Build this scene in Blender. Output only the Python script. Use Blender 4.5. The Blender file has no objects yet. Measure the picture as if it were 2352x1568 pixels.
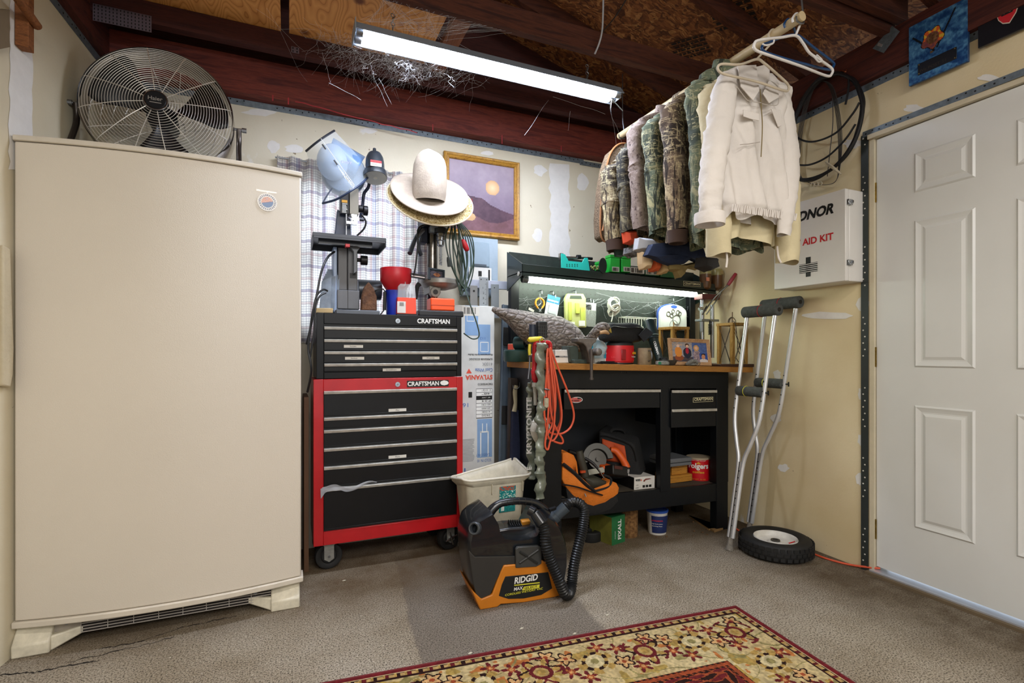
import bpy, math, random
from mathutils import Vector, Matrix
random.seed(7)
SC = bpy.context.scene
COL = SC.collection
V = Vector
PI = math.pi
FPX = 1176.6; CX = 1176.0; HY = 812.0
YAW = math.radians(23.5)
SS, CC = math.sin(YAW), math.cos(YAW)
def ray(px, py):
    u = (px-CX)/FPX; v = (HY-py)/FPX
    return V((SS+CC*u, CC-SS*u, v))
def Q(px, py, Y):
    d = ray(px, py); t = Y/d.y
    return V((d.x*t, Y, 1+d.z*t))
def QX(px, py, X):
    d = ray(px, py); t = X/d.x
    return V((X, d.y*t, 1+d.z*t))
def QZ(px, py, Z=0.0):
    d = ray(px, py); t = (Z-1)/d.z
    return V((d.x*t, d.y*t, Z))
MATS = {}
def srgb(c):
    if isinstance(c, str):
        c = c.lstrip('#'); c = tuple(int(c[i:i+2], 16)/255 for i in (0, 2, 4))
    return tuple((x/12.92 if x <= .04045 else ((x+.055)/1.055)**2.4) for x in c)+(1,)
def nd(nt, t, **kw):
    n = nt.nodes.new(t)
    for k, v in kw.items():
        if k.startswith('i_'):
            n.inputs[k[2:].replace('_', ' ')].default_value = v
        else: setattr(n, k, v)
    return n
def mat(name, col='#808080', rough=.5, metal=0, dirt=.12, dscale=9, bump=0, bscale=60, emit=0, spec=None, trans=0, alpha=1, coat=0, col2=None):
    key = name
    if key in MATS: return MATS[key]
    m = bpy.data.materials.new(name); m.use_nodes = True
    nt = m.node_tree; b = nt.nodes['Principled BSDF']; L = nt.links
    c1 = srgb(col)
    tc = nd(nt, 'ShaderNodeTexCoord')
    ns = nd(nt, 'ShaderNodeTexNoise', i_Scale=dscale, i_Detail=5.0, i_Roughness=.62)
    L.new(tc.outputs['Object'], ns.inputs['Vector'])
    r = nd(nt, 'ShaderNodeValToRGB')
    r.color_ramp.elements[0].position = .3; r.color_ramp.elements[1].position = .7
    if col2:
        r.color_ramp.elements[0].color = srgb(col2); r.color_ramp.elements[1].color = c1
    else:
        r.color_ramp.elements[0].color = tuple(x*(1-dirt) for x in c1[:3])+(1,)
        r.color_ramp.elements[1].color = tuple(min(1, x*(1+dirt*.5)) for x in c1[:3])+(1,)
    L.new(ns.outputs['Fac'], r.inputs['Fac']); L.new(r.outputs['Color'], b.inputs['Base Color'])
    b.inputs['Roughness'].default_value = rough; b.inputs['Metallic'].default_value = metal
    if spec is not None: b.inputs['Specular IOR Level'].default_value = spec
    if coat: b.inputs['Coat Weight'].default_value = coat
    if trans: b.inputs['Transmission Weight'].default_value = trans
    if alpha < 1: b.inputs['Alpha'].default_value = alpha
    if emit:
        b.inputs['Emission Strength'].default_value = emit; b.inputs['Emission Color'].default_value = c1
    if bump:
        n2 = nd(nt, 'ShaderNodeTexNoise', i_Scale=bscale, i_Detail=3.0)
        L.new(tc.outputs['Object'], n2.inputs['Vector'])
        bp = nd(nt, 'ShaderNodeBump', i_Strength=bump, i_Distance=.01)
        L.new(n2.outputs['Fac'], bp.inputs['Height']); L.new(bp.outputs['Normal'], b.inputs['Normal'])
    MATS[key] = m
    return m
def vcmat(name, rough=.8, bump=0, bscale=300, sheen=0, spec=.3):
    if name in MATS: return MATS[name]
    m = bpy.data.materials.new(name); m.use_nodes = True
    nt = m.node_tree; b = nt.nodes['Principled BSDF']; L = nt.links
    a = nd(nt, 'ShaderNodeAttribute', attribute_name='pattern')
    L.new(a.outputs['Color'], b.inputs['Base Color']); b.inputs['Roughness'].default_value = rough
    b.inputs['Specular IOR Level'].default_value = spec
    if bump:
        tc = nd(nt, 'ShaderNodeTexCoord'); n2 = nd(nt, 'ShaderNodeTexNoise', i_Scale=bscale, i_Detail=2.0)
        L.new(tc.outputs['Object'], n2.inputs['Vector'])
        bp = nd(nt, 'ShaderNodeBump', i_Strength=bump, i_Distance=.01)
        L.new(n2.outputs['Fac'], bp.inputs['Height']); L.new(bp.outputs['Normal'], b.inputs['Normal'])
    MATS[name] = m
    return m
def ramp(nt, pts, interp='LINEAR'):
    r = nd(nt, 'ShaderNodeValToRGB'); cr = r.color_ramp; cr.interpolation = interp
    while len(cr.elements) < len(pts): cr.elements.new(.5)
    for e, (p, c) in zip(cr.elements, pts):
        e.position = p; e.color = srgb(c)
    return r
def custom(name, fn, rough=.7, metal=0, spec=.4):
    """fn(nt, texcoord_socket, bsdf) -> colour socket"""
    if name in MATS: return MATS[name]
    m = bpy.data.materials.new(name); m.use_nodes = True
    nt = m.node_tree; b = nt.nodes['Principled BSDF']
    b.inputs['Roughness'].default_value = rough; b.inputs['Metallic'].default_value = metal; b.inputs['Specular IOR Level'].default_value = spec
    tc = nd(nt, 'ShaderNodeTexCoord')
    s = fn(nt, tc.outputs['Object'], b)
    if s is not None: nt.links.new(s, b.inputs['Base Color'])
    MATS[name] = m
    return m
def noise(nt, co, scale, detail=4, rough=.6, dist=0, stretch=None):
    if stretch:
        mp = nd(nt, 'ShaderNodeMapping'); mp.inputs['Scale'].default_value = stretch
        nt.links.new(co, mp.inputs['Vector']); co = mp.outputs['Vector']
    n = nd(nt, 'ShaderNodeTexNoise', i_Scale=scale, i_Detail=detail, i_Roughness=rough, i_Distortion=dist)
    nt.links.new(co, n.inputs['Vector']); return n.outputs['Fac']
def mixc(nt, fac, a, b, mode='MIX'):
    m = nd(nt, 'ShaderNodeMix', data_type='RGBA', blend_type=mode)
    for s, v in ((m.inputs[0], fac), (m.inputs[6], a), (m.inputs[7], b)):
        if hasattr(v, 'is_output') or isinstance(v, bpy.types.NodeSocket): nt.links.new(v, s)
        elif isinstance(v, str): s.default_value = srgb(v)
        else: s.default_value = v
    return m.outputs[2]
def rampf(nt, fac, pts, interp='LINEAR'):
    r = ramp(nt, pts, interp); nt.links.new(fac, r.inputs['Fac']); return r.outputs['Color']
def bumpn(nt, b, h, strength=.3, dist=.01):
    bp = nd(nt, 'ShaderNodeBump', i_Strength=strength, i_Distance=dist)
    nt.links.new(h, bp.inputs['Height']); nt.links.new(bp.outputs['Normal'], b.inputs['Normal'])
def frame(o, x, y=None, z=None):
    x = V(x).normalized()
    if z is None:
        y = V(y).normalized(); z = x.cross(y).normalized(); y = z.cross(x)
    else:
        z = V(z).normalized(); y = z.cross(x).normalized(); x = y.cross(z)
    M = Matrix.Identity(4)
    for i in range(3):
        M[i][0] = x[i]; M[i][1] = y[i]; M[i][2] = z[i]; M[i][3] = o[i]
    return M
def spline(pts, k=6, closed=False):
    pts = [V(p) for p in pts]; n = len(pts); out = []
    if k <= 1: return pts
    rng = n if closed else n-1
    for i in range(rng):
        g = (lambda j: pts[j % n]) if closed else (lambda j: pts[max(0, min(n-1, j))])
        p0, p1, p2, p3 = g(i-1), g(i), g(i+1), g(i+2)
        for j in range(k):
            t = j/k
            out.append(.5*((2*p1)+(p2-p0)*t+(2*p0-5*p1+4*p2-p3)*t*t+(3*p1-p0-3*p2+p3)*t**3))
    if not closed: out.append(pts[-1])
    return out
class MB:
    def __init__(s): s.v = []; s.f = []; s.mi = []; s.cur = 0; s.mats = []
    def add(s, vs, fs, M=None):
        b = len(s.v)
        s.v += [(M @ V(v)) if M else V(v) for v in vs]
        s.f += [tuple(i+b for i in f) for f in fs]; s.mi += [s.cur]*len(fs)
        return s
    def box(s, x0, x1, y0, y1, z0, z1, M=None):
        vs = [(x, y, z) for z in (z0, z1) for y in (y0, y1) for x in (x0, x1)]
        return s.add(vs, [(0, 2, 3, 1), (4, 5, 7, 6), (0, 1, 5, 4), (2, 6, 7, 3), (0, 4, 6, 2), (1, 3, 7, 5)], M)
    def cb(s, c, sx, sy, sz, M=None):
        return s.box(c[0]-sx/2, c[0]+sx/2, c[1]-sy/2, c[1]+sy/2, c[2]-sz/2, c[2]+sz/2, M)
    def quadp(s, pts, th, nrm):
        n = V(nrm).normalized()*th; p = [V(q) for q in pts]; k = len(p)
        return s.add(p+[q+n for q in p], [tuple(range(k))[::-1], tuple(range(k, 2*k))]+[(i, (i+1) % k, k+(i+1) % k, k+i) for i in range(k)])
    def prism(s, poly, z0, z1, M=None, top=None):
        k = len(poly); top = top or poly
        vs = [(p[0], p[1], z0) for p in poly]+[(p[0], p[1], z1) for p in top]
        return s.add(vs, [tuple(range(k))[::-1], tuple(range(k, 2*k))]+[(i, (i+1) % k, k+(i+1) % k, k+i) for i in range(k)], M)
    def cyl(s, p0, p1, r0, r1=None, n=16, caps=True):
        p0, p1 = V(p0), V(p1); r1 = r0 if r1 is None else r1
        d = (p1-p0)
        if d.length < 1e-9: return s
        d.normalize(); a = d.orthogonal().normalized(); b = d.cross(a)
        vs = [p+(a*math.cos(2*PI*i/n)+b*math.sin(2*PI*i/n))*r for p, r in ((p0, r0), (p1, r1)) for i in range(n)]
        fs = [(i, (i+1) % n, n+(i+1) % n, n+i) for i in range(n)]
        if caps: fs += [tuple(range(n))[::-1], tuple(range(n, 2*n))]
        return s.add(vs, fs)
    def tube(s, pts, r, n=8, k=6, closed=False, radii=None, caps=True, flat=1.0, up=None):
        P = spline(pts, k, closed); m = len(P)
        if radii:
            R = []; c = len(radii)
            for i in range(m):
                t = i/(m-1)*(c-1); j = min(int(t), c-2); f = t-j; R.append(radii[j]*(1-f)+radii[j+1]*f)
        else: R = [r]*m
        vs = []; a = None
        for i in range(m):
            d = (P[(i+1) % m]-P[i-1]) if closed else (P[min(i+1, m-1)]-P[max(i-1, 0)])
            if d.length < 1e-9: d = V((0, 0, 1))
            d.normalize()
            if up is not None: a = V(up)-d*V(up).dot(d)
            elif a is None: a = d.orthogonal()
            else: a = a-d*a.dot(d)
            if a.length < 1e-6: a = d.orthogonal()
            a.normalize(); b = d.cross(a)
            vs += [P[i]+(a*math.cos(2*PI*j/n)*flat+b*math.sin(2*PI*j/n))*R[i] for j in range(n)]
        fs = []
        for i in range(m if closed else m-1):
            q = (i+1) % m
            fs += [(i*n+j, i*n+(j+1) % n, q*n+(j+1) % n, q*n+j) for j in range(n)]
        if caps and not closed: fs += [tuple(range(n))[::-1], tuple(range((m-1)*n, m*n))]
        return s.add(vs, fs)
    def lathe(s, prof, M=None, n=24, caps=True, arc=2*PI, sx=1, sy=1):
        m = len(prof); full = abs(arc-2*PI) < 1e-6; N = n if full else n+1
        vs = [(r*math.cos(arc*i/n)*sx, r*math.sin(arc*i/n)*sy, z) for r, z in prof for i in range(N)]
        fs = [(j*N+i, j*N+(i+1) % N, (j+1)*N+(i+1) % N, (j+1)*N+i) for j in range(m-1) for i in range(n)]
        if caps and full:
            if prof[0][0] > 1e-5: fs.append(tuple(range(n))[::-1])
            if prof[-1][0] > 1e-5: fs.append(tuple(range((m-1)*n, m*n)))
        return s.add(vs, fs, M)
    def sph(s, c, rx, ry=None, rz=None, n=16, m=10, M=None):
        ry = rx if ry is None else ry; rz = rx if rz is None else rz
        vs = [(c[0]+rx*math.sin(PI*j/m)*math.cos(2*PI*i/n), c[1]+ry*math.sin(PI*j/m)*math.sin(2*PI*i/n), c[2]-rz*math.cos(PI*j/m)) for j in range(m+1) for i in range(n)]
        fs = [(j*n+i, j*n+(i+1) % n, (j+1)*n+(i+1) % n, (j+1)*n+i) for j in range(m) for i in range(n)]
        return s.add(vs, fs, M)
    def torus(s, c, R, r, nrm=(0, 0, 1), n=32, m=8, sx=1, sy=1):
        z = V(nrm).normalized(); a = z.orthogonal().normalized(); b = z.cross(a); c = V(c)
        vs = []
        for i in range(n):
            t = 2*PI*i/n; d = a*math.cos(t)*sx+b*math.sin(t)*sy
            dn = d.normalized()
            vs += [c+d*R+dn*r*math.cos(2*PI*j/m)+z*r*math.sin(2*PI*j/m) for j in range(m)]
        fs = [(i*m+j, i*m+(j+1) % m, ((i+1) % n)*m+(j+1) % m, ((i+1) % n)*m+j) for i in range(n) for j in range(m)]
        return s.add(vs, fs)
    def grid(s, fn, nu, nv, M=None, cu=False):
        vs = [fn(i/nu, j/nv) for j in range(nv+1) for i in range(nu+(0 if cu else 1))]
        N = nu if cu else nu+1
        fs = [(j*N+i, j*N+(i+1) % N, (j+1)*N+(i+1) % N, (j+1)*N+i) for j in range(nv) for i in range(nu)]
        return s.add(vs, fs, M)
    def build(s, name, m, parent=None, bevel=0, solid=0, sub=0, ang=38, flat=False, segs=2):
        me = bpy.data.meshes.new(name)
        vs = s.v
        if parent is not None:
            I = WM(parent).inverted(); vs = [I @ v for v in vs]
        me.from_pydata([tuple(v) for v in vs], [], s.f); me.update()
        ms = m if isinstance(m, (list, tuple)) else [m]
        for q in ms: me.materials.append(q)
        if len(ms) > 1: me.polygons.foreach_set('material_index', s.mi)
        me.validate()
        if not flat and len(me.polygons):
            me.polygons.foreach_set('use_smooth', [True]*len(me.polygons))
            me.set_sharp_from_angle(angle=math.radians(ang))
        o = bpy.data.objects.new(name, me); COL.objects.link(o)
        if parent is not None: o.parent = parent
        if solid:
            md = o.modifiers.new('Solid', 'SOLIDIFY'); md.thickness = solid; md.offset = 0
        if bevel:
            md = o.modifiers.new('Bevel', 'BEVEL'); md.width = bevel; md.segments = segs; md.limit_method = 'ANGLE'; md.angle_limit = math.radians(40)
            md.harden_normals = False
        if sub:
            md = o.modifiers.new('Sub', 'SUBSURF'); md.levels = sub; md.render_levels = sub
        return o
def WM(o):
    M = o.matrix_basis.copy()
    # matrix_basis is only evaluated from loc/rot lazily: compute by hand
    M = Matrix.Translation(o.location) @ o.rotation_euler.to_matrix().to_4x4() @ Matrix.Diagonal(o.scale).to_4x4()
    return (WM(o.parent) @ M) if o.parent else M
def tag(o, label=None, cat=None, group=None, kind=None):
    if label: o['label'] = label
    if cat: o['category'] = cat
    if group: o['group'] = group
    if kind: o['kind'] = kind
    return o
def thing(name, label, cat, loc=(0, 0, 0), rz=0, group=None, rot=None):
    o = bpy.data.objects.new(name, None); COL.objects.link(o); o.empty_display_size = .05
    o.location = loc; o.rotation_euler = rot or (0, 0, rz)
    return tag(o, label, cat, group)
def dup(root, loc=None, label=None, rot=None):
    def cp(o, par):
        c = o.copy(); COL.objects.link(c)
        if par is not None: c.parent = par
        for ch in [x for x in bpy.data.objects if x.parent == o and x is not c]: cp(ch, c)
        return c
    r = cp(root, None)
    if loc is not None: r.location = loc
    if rot is not None: r.rotation_euler = rot
    if label: r['label'] = label
    return r
def struct(name, mb, m, **kw):
    o = mb.build(name, m, **kw); o['kind'] = 'structure'; return o
def text(body, o, right, up, size, m, parent, width=None, name='lettering', ext=.0006, bold=0, shear=0, align='LEFT', mirror=False, sp=1.0):
    cu = bpy.data.curves.new(name+'_font', 'FONT'); cu.body = body; cu.size = 1; cu.extrude = 0; cu.offset = bold; cu.shear = shear
    cu.resolution_u = 3; cu.space_character = sp
    to = bpy.data.objects.new('t', cu); COL.objects.link(to)
    dg = bpy.context.evaluated_depsgraph_get(); dg.update()
    me = bpy.data.meshes.new_from_object(to.evaluated_get(dg))
    bpy.data.objects.remove(to)
    vs = [v.co.copy() for v in me.vertices]
    if not vs: return None
    x0 = min(v.x for v in vs); x1 = max(v.x for v in vs); y0 = min(v.y for v in vs); y1 = max(v.y for v in vs)
    fs = [tuple(p.vertices) for p in me.polygons]
    bpy.data.meshes.remove(me)
    sy = size/(y1-y0); sx = (width/(x1-x0)) if width else sy
    r, u = V(right).normalized(), V(up).normalized(); nrm = r.cross(u).normalized(); O = V(o)
    off = {'LEFT': 0, 'CENTER': -.5, 'RIGHT': -1}[align]*(x1-x0)*sx
    mb = MB(); k = len(vs)
    P = [O+r*((v.x-x0)*sx+off)+u*((v.y-y0)*sy) for v in vs]
    mb.v = [p+nrm*ext for p in P]; mb.f = fs; mb.mi = [0]*len(fs)
    return mb.build(name, m, parent, flat=True)
def noise2(x, y, s=0):
    # value noise
    def h(i, j):
        n = (i*374761393+j*668265263+s*974711) & 0xffffffff
        n = ((n ^ (n >> 13))*1274126177) & 0xffffffff
        return ((n ^ (n >> 16)) & 0xffff)/65535
    i, j = math.floor(x), math.floor(y); fx, fy = x-i, y-j; fx = fx*fx*(3-2*fx); fy = fy*fy*(3-2*fy)
    return (h(i, j)*(1-fx)+h(i+1, j)*fx)*(1-fy)+(h(i, j+1)*(1-fx)+h(i+1, j+1)*fx)*fy
def lerpc(a, b, t): return tuple(a[i]*(1-t)+b[i]*t for i in range(3))
HX = lambda h: tuple(int(h.lstrip('#')[i:i+2], 16)/255 for i in (0, 2, 4))
def picture(name, fn, corner, right, up, w, h, nu, nv, parent, m=None, th=0, hfn=None):
    """printed panel: fine grid whose faces carry the print's own colours (fn(u,v)->rgb, v up)"""
    r, q = V(right).normalized(), V(up).normalized(); n = r.cross(q); O = V(corner)
    mb = MB()
    mb.grid(lambda a, b: O+r*(w*a)+q*(h*b)+n*((hfn(a, b) if hfn else 0)+th), nu, nv)
    o = mb.build(name, m or vcmat('printed_surface'), parent, flat=hfn is None)
    me = o.data; at = me.color_attributes.new('pattern', 'FLOAT_COLOR', 'CORNER')
    cols = []
    for p in me.polygons:
        j, i = divmod(p.index, nu)
        c = srgb(tuple(max(0, min(1, x)) for x in fn((i+.5)/nu, (j+.5)/nv)))
        cols += list(c)*p.loop_total
    at.data.foreach_set('color', cols)
    return o
UPZ = V((0, 0, 1)); RX = V((1, 0, 0)); RYN = V((0, -1, 0))
BLK = mat('black_plastic', '#0f1013', .45, spec=.4)
BLKM = mat('black_painted_metal', '#0a0b0e', .4, spec=.3)
NAVY = mat('dark_bench_paint', '#090d12', .42, spec=.35)
WHT = mat('white_plastic', '#dcdad4', .45)
CHR = mat('chrome', '#b9bcc0', .22, metal=1)
STEEL = mat('brushed_steel', '#8f9296', .4, metal=1)
ALU = mat('aluminium', '#d6d8db', .38, metal=.55)
GALV = mat('galvanised_steel', '#7c8790', .5, metal=.6, dirt=.35, dscale=40)
RED = mat('red_paint', '#c2131c', .35, coat=.3)
REDP = mat('red_plastic', '#b3121f', .4)
ORG = mat('orange_plastic', '#f0531c', .42)
ORGF = mat('orange_canvas', '#e07a24', .8, bump=.3, bscale=200)
BLKF = mat('black_canvas', '#17181a', .85, bump=.3, bscale=200)
RUB = mat('black_rubber', '#141414', .7, dirt=.4, dscale=30)
WINK = mat('white_print', '#e9e9e6', .5)
KINK = mat('black_print', '#101010', .5)
RINK = mat('red_print', '#c01b22', .5)
YINK = mat('yellow_print', '#d8d23c', .5)
GREENP = mat('green_plastic', '#1f9a3c', .4)
CARD = mat('cardboard', '#9c7245', .85)
WOODL = None
def woodfn(c1, c2, sc=3, st=(1, 12, 12)):
    def f(nt, co, b):
        n = noise(nt, co, sc, 5, .6, .8, st)
        c = rampf(nt, n, [(.3, c2), (.5, c1), (.68, c2)])
        g = noise(nt, co, sc*8, 3, .6, 0, st)
        bumpn(nt, b, g, .15)
        return mixc(nt, .35, c, rampf(nt, g, [(.3, '#5a4530'), (.7, '#ffffff')]), 'MULTIPLY')
    return f
WOODX = custom('beam_redwood_x', woodfn('#80382b', '#511d1c', 3, (1, 10, 10)), .65)
WOODXD = custom('beam_dark_x', woodfn('#4d221d', '#351417', 3, (1, 10, 10)), .7)
WOODY = custom('beam_redwood_y', woodfn('#5c2a20', '#3b1716', 3, (10, 1, 10)), .7)
WOODR = custom('rafter_wood', woodfn('#5f3220', '#3c1c16', 3, (1, 12, 12)), .75)
LIGHTW = custom('light_wood', woodfn('#c39a55', '#a87c3c', 6, (8, 8, 1)), .6)
FRAMEW = custom('picture_oak', woodfn('#cfa67a', '#b4875c', 8, (4, 4, 4)), .5)
# ================================================================ SETTING
XR = 2.46; YB = 2.83; ZP = 2.22   # right wall, back wall, underside of the wall plates
def xr(y): return 2.445+.03*(y-1.45)
def xl(y): return -.745-.15*(YB-y)
def plaster(base, alt, sc=1.6):
    def f(nt, co, b):
        n = noise(nt, co, sc, 5, .55)
        c = rampf(nt, n, [(.3, alt), (.7, base)])
        p = noise(nt, co, 2.3, 6, .5, .6)
        c = mixc(nt, rampf(nt, p, [(.66, '#000000'), (.675, '#ffffff')]), c, '#e6e4df')
        s = noise(nt, co, 26, 3, .5)
        c = mixc(nt, rampf(nt, s, [(.745, '#000000'), (.77, '#ffffff')]), c, '#8a7a60')
        bumpn(nt, b, noise(nt, co, 90, 3), .08)
        return c
    return f
PLB = custom('wall_plaster_back', plaster('#ddd6c2', '#cfc6ae'), .75)
PLR = custom('wall_plaster_right', plaster('#e2d3b0', '#d0bd92'), .75)
PLL = custom('wall_plaster_left', plaster('#dbd3bd', '#cdc2a6'), .75)
def concrete(nt, co, b):
    n = noise(nt, co, 1.7, 6, .6)
    c = rampf(nt, n, [(.28, '#93856f'), (.5, '#b8ae9e'), (.72, '#cdc6ba')])
    g = noise(nt, co, 190, 3, .7)
    c = mixc(nt, .9, c, rampf(nt, g, [(.38, '#2c251e'), (.5, '#e8e4dc'), (.6, '#ffffff')]), 'MULTIPLY')
    sp = noise(nt, co, 110, 2, .5)
    c = mixc(nt, rampf(nt, sp, [(.68, '#000000'), (.72, '#ffffff')]), c, '#d8d0c0')
    # darker repair patch of newer concrete (its own material colour), soil along the walls
    sx = nd(nt, 'ShaderNodeSeparateXYZ');
    dn = nd(nt, 'ShaderNodeTexNoise', i_Scale=9.0, i_Detail=4.0); nt.links.new(co, dn.inputs['Vector'])
    ad = nd(nt, 'ShaderNodeVectorMath', operation='MULTIPLY_ADD'); nt.links.new(dn.outputs['Color'], ad.inputs[0])
    ad.inputs[1].default_value = (.05, .05, 0); nt.links.new(co, ad.inputs[2]); nt.links.new(ad.outputs[0], sx.inputs[0])
    def sm(v, a, bb):
        m = nd(nt, 'ShaderNodeMapRange', interpolation_type='SMOOTHSTEP'); nt.links.new(v, m.inputs[0])
        m.inputs[1].default_value = a; m.inputs[2].default_value = bb; return m.outputs[0]
    def mul(a, bb, op='MULTIPLY'):
        m = nd(nt, 'ShaderNodeMath', operation=op)
        for i, q in enumerate((a, bb)):
            if isinstance(q, (int, float)): m.inputs[i].default_value = q
            else: nt.links.new(q, m.inputs[i])
        return m.outputs[0]
    X, Y = sx.outputs[0], sx.outputs[1]
    xs = mul(X, mul(Y, -.10), 'ADD')
    patch = mul(mul(sm(xs, .238, .252), sm(xs, .935, .905)), sm(Y, 2.62, 2.5))
    pc = mixc(nt, .8, '#7f776e', rampf(nt, g, [(.34, '#4a443c'), (.55, '#ffffff')]), 'MULTIPLY')
    c = mixc(nt, mul(patch, .75), c, pc)
    soil = mul(noise(nt, co, 5, 5, .7), mul(sm(Y, 1.95, 2.35), 1.5))
    c = mixc(nt, mul(soil, .9), c, '#5d4a30')
    soil2 = mul(noise(nt, co, 7, 5, .7), mul(sm(X, 1.8, 2.35), 1.3))
    c = mixc(nt, mul(soil2, 1.1), c, '#4e3f2c')
    stn = noise(nt, co, 2.7, 3, .5)
    c = mixc(nt, rampf(nt, stn, [(.6, '#000000'), (.75, '#888888')]), c, '#6d5a42')
    bumpn(nt, b, g, .9, .006)
    return c
CONC = custom('concrete_floor', concrete, .85, spec=.25)
struct('floor', MB().box(-2.6, 4.0, -3.6, 3.2, -.1, 0), CONC)
# walls
mb = MB()
WX0, WX1, WZ0, WZ1 = 0.02, .66, 1.1, 1.9   # window hole behind the curtain
for (a, b2, c, d) in ((-1.0, WX0, 0, 2.6), (WX1, 2.75, 0, 2.6), (WX0, WX1, 0, WZ0), (WX0, WX1, WZ1, 2.6)):
    mb.box(a, b2, YB, YB+.12, c, d)
struct('wall_back', mb, PLB)
mb = MB(); mb.box(-1.0, 2.75, YB+.0, YB+.12, 2.6, 3.6)
struct('gable_boards', mb, WOODXD)
mb = MB(); mb.quadp([(xl(-3.6), -3.6, 0), (xl(2.95), 2.95, 0), (xl(2.95), 2.95, 2.35), (xl(-3.6), -3.6, 2.6)], .1, (-1, .15, 0))
# vertical strip of white joint compound, slightly proud of the wall
struct('wall_left', mb, PLL)
mb = MB()
DY0, DY1, DZ1 = .605, 1.495, 2.0
def rw(y0, y1, z0, z1):
    mb.quadp([(xr(y0), y0, z0), (xr(y1), y1, z0), (xr(y1), y1, z1), (xr(y0), y0, z1)], .12, (1, 0, 0))
rw(-3.6, DY0, 0, 2.4); rw(DY0, DY1, DZ1, 2.4); rw(DY1, 2.95, 0, 2.4)
struct('wall_right', mb, PLR)
# joint compound patches (thin raised coats of white mud)
MUD = mat('joint_compound', '#e4e2de', .8, dirt=.06, dscale=20, bump=.1)
def blob(pts, nrm, nm='mud'):
    MUDB.quadp(pts, .0015, nrm)
MUDB = MB()
def strip_rag(fa, fb, n, nrm, amp=.008):
    """ragged vertical band between two edges fa(t), fb(t)"""
    nn = V(nrm).normalized(); tg = nn.cross(V((0, 0, 1))).normalized(); nn = nn*.0015
    L = [fa(i/n)+tg*random.uniform(-amp, amp) for i in range(n+1)]
    R = [fb(i/n)+tg*random.uniform(-amp, amp) for i in range(n+1)]
    for i in range(n):
        MUDB.add([L[i]+nn, R[i]+nn, R[i+1]+nn, L[i+1]+nn], [(0, 1, 2, 3)])
def QL(px, py):
    d = ray(px, py); # intersection with the left wall plane x = -.745-.15*(YB-y)
    t = (-.745-.15*YB)/(d.x-.15*d.y); return V((d.x*t, d.y*t, 1+d.z*t))
def QR(px, py, off=0):
    d = ray(px, py); t = (2.445-.03*1.45-off)/(d.x-.03*d.y); return V((d.x*t, d.y*t, 1+d.z*t))
strip_rag(lambda t: QL(20, -60+t*450), lambda t: QL(73, -60+t*450), 22, (1, -.15, 0), .006)
strip_rag(lambda t: Q(1263, 375+t*230, YB), lambda t: Q(1308, 378+t*230, YB), 16, (0, -1, 0), .012)
def mudpatch(P, cx, cy, w, h, nrm, k=14):
    pts = []
    for i in range(k):
        a = 2*PI*i/k; r = 1+random.uniform(-.25, .2)
        pts.append(P(cx+math.cos(a)*w*r, cy+math.sin(a)*h*r))
    c = P(cx, cy); nn = V(nrm).normalized()*.0015
    MUDB.add([p+nn for p in pts]+[c+nn], [(i, (i+1) % k, k) for i in range(k)])
PB = lambda x, y: Q(x, y, YB)
for a in ((600, 258, 42, 9), (628, 336, 17, 14), (676, 342, 22, 9), (700, 262, 30, 6), (850, 300, 18, 8), (1240, 392, 16, 12), (1120, 352, 14, 5), (1340, 420, 14, 20), (1235, 540, 12, 14)):
    mudpatch(PB, *a, (0, -1, 0))
for a in ((1783, 960, 12, 12), (1785, 860, 9, 10), (1980, 905, 10, 15), (1978, 1010, 9, 14), (1974, 1100, 9, 14), (1982, 700, 14, 16), (1800, 1075, 13, 10), (2270, 178, 22, 8), (2100, 250, 25, 9), (1955, 450, 20, 12), (1960, 330, 22, 10), (1900, 725, 70, 9)):
    mudpatch(lambda x, y: QR(x, y), *a, (-1, 0, 0))
o = MUDB.build('trim_1', MUD); o['kind'] = 'structure'
# outside + window
mb = MB()
for (a, b2, c, d) in ((WX0, WX0+.04, WZ0, WZ1), (WX1-.04, WX1, WZ0, WZ1), (WX0, WX1, WZ0, WZ0+.04), (WX0, WX1, WZ1-.04, WZ1), (WX0, WX1, 1.48, 1.51)):
    mb.box(a, b2, YB+.03, YB+.08, c, d)
w = struct('window_1', mb, mat('window_frame_paint', '#c9c8c2', .5))
GLASS = bpy.data.materials.new('window_glass'); GLASS.use_nodes = True
nt = GLASS.node_tree; nt.nodes.clear()
out = nd(nt, 'ShaderNodeOutputMaterial'); mx = nd(nt, 'ShaderNodeMixShader'); tr = nd(nt, 'ShaderNodeBsdfTransparent'); gl = nd(nt, 'ShaderNodeBsdfGlossy')
gl.inputs['Roughness'].default_value = .05; mx.inputs[0].default_value = .08
nt.links.new(tr.outputs[0], mx.inputs[1]); nt.links.new(gl.outputs[0], mx.inputs[2]); nt.links.new(mx.outputs[0], out.inputs[0])
MB().box(WX0+.03, WX1-.03, YB+.053, YB+.057, WZ0+.03, WZ1-.03).build('pane', GLASS, w)
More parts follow.
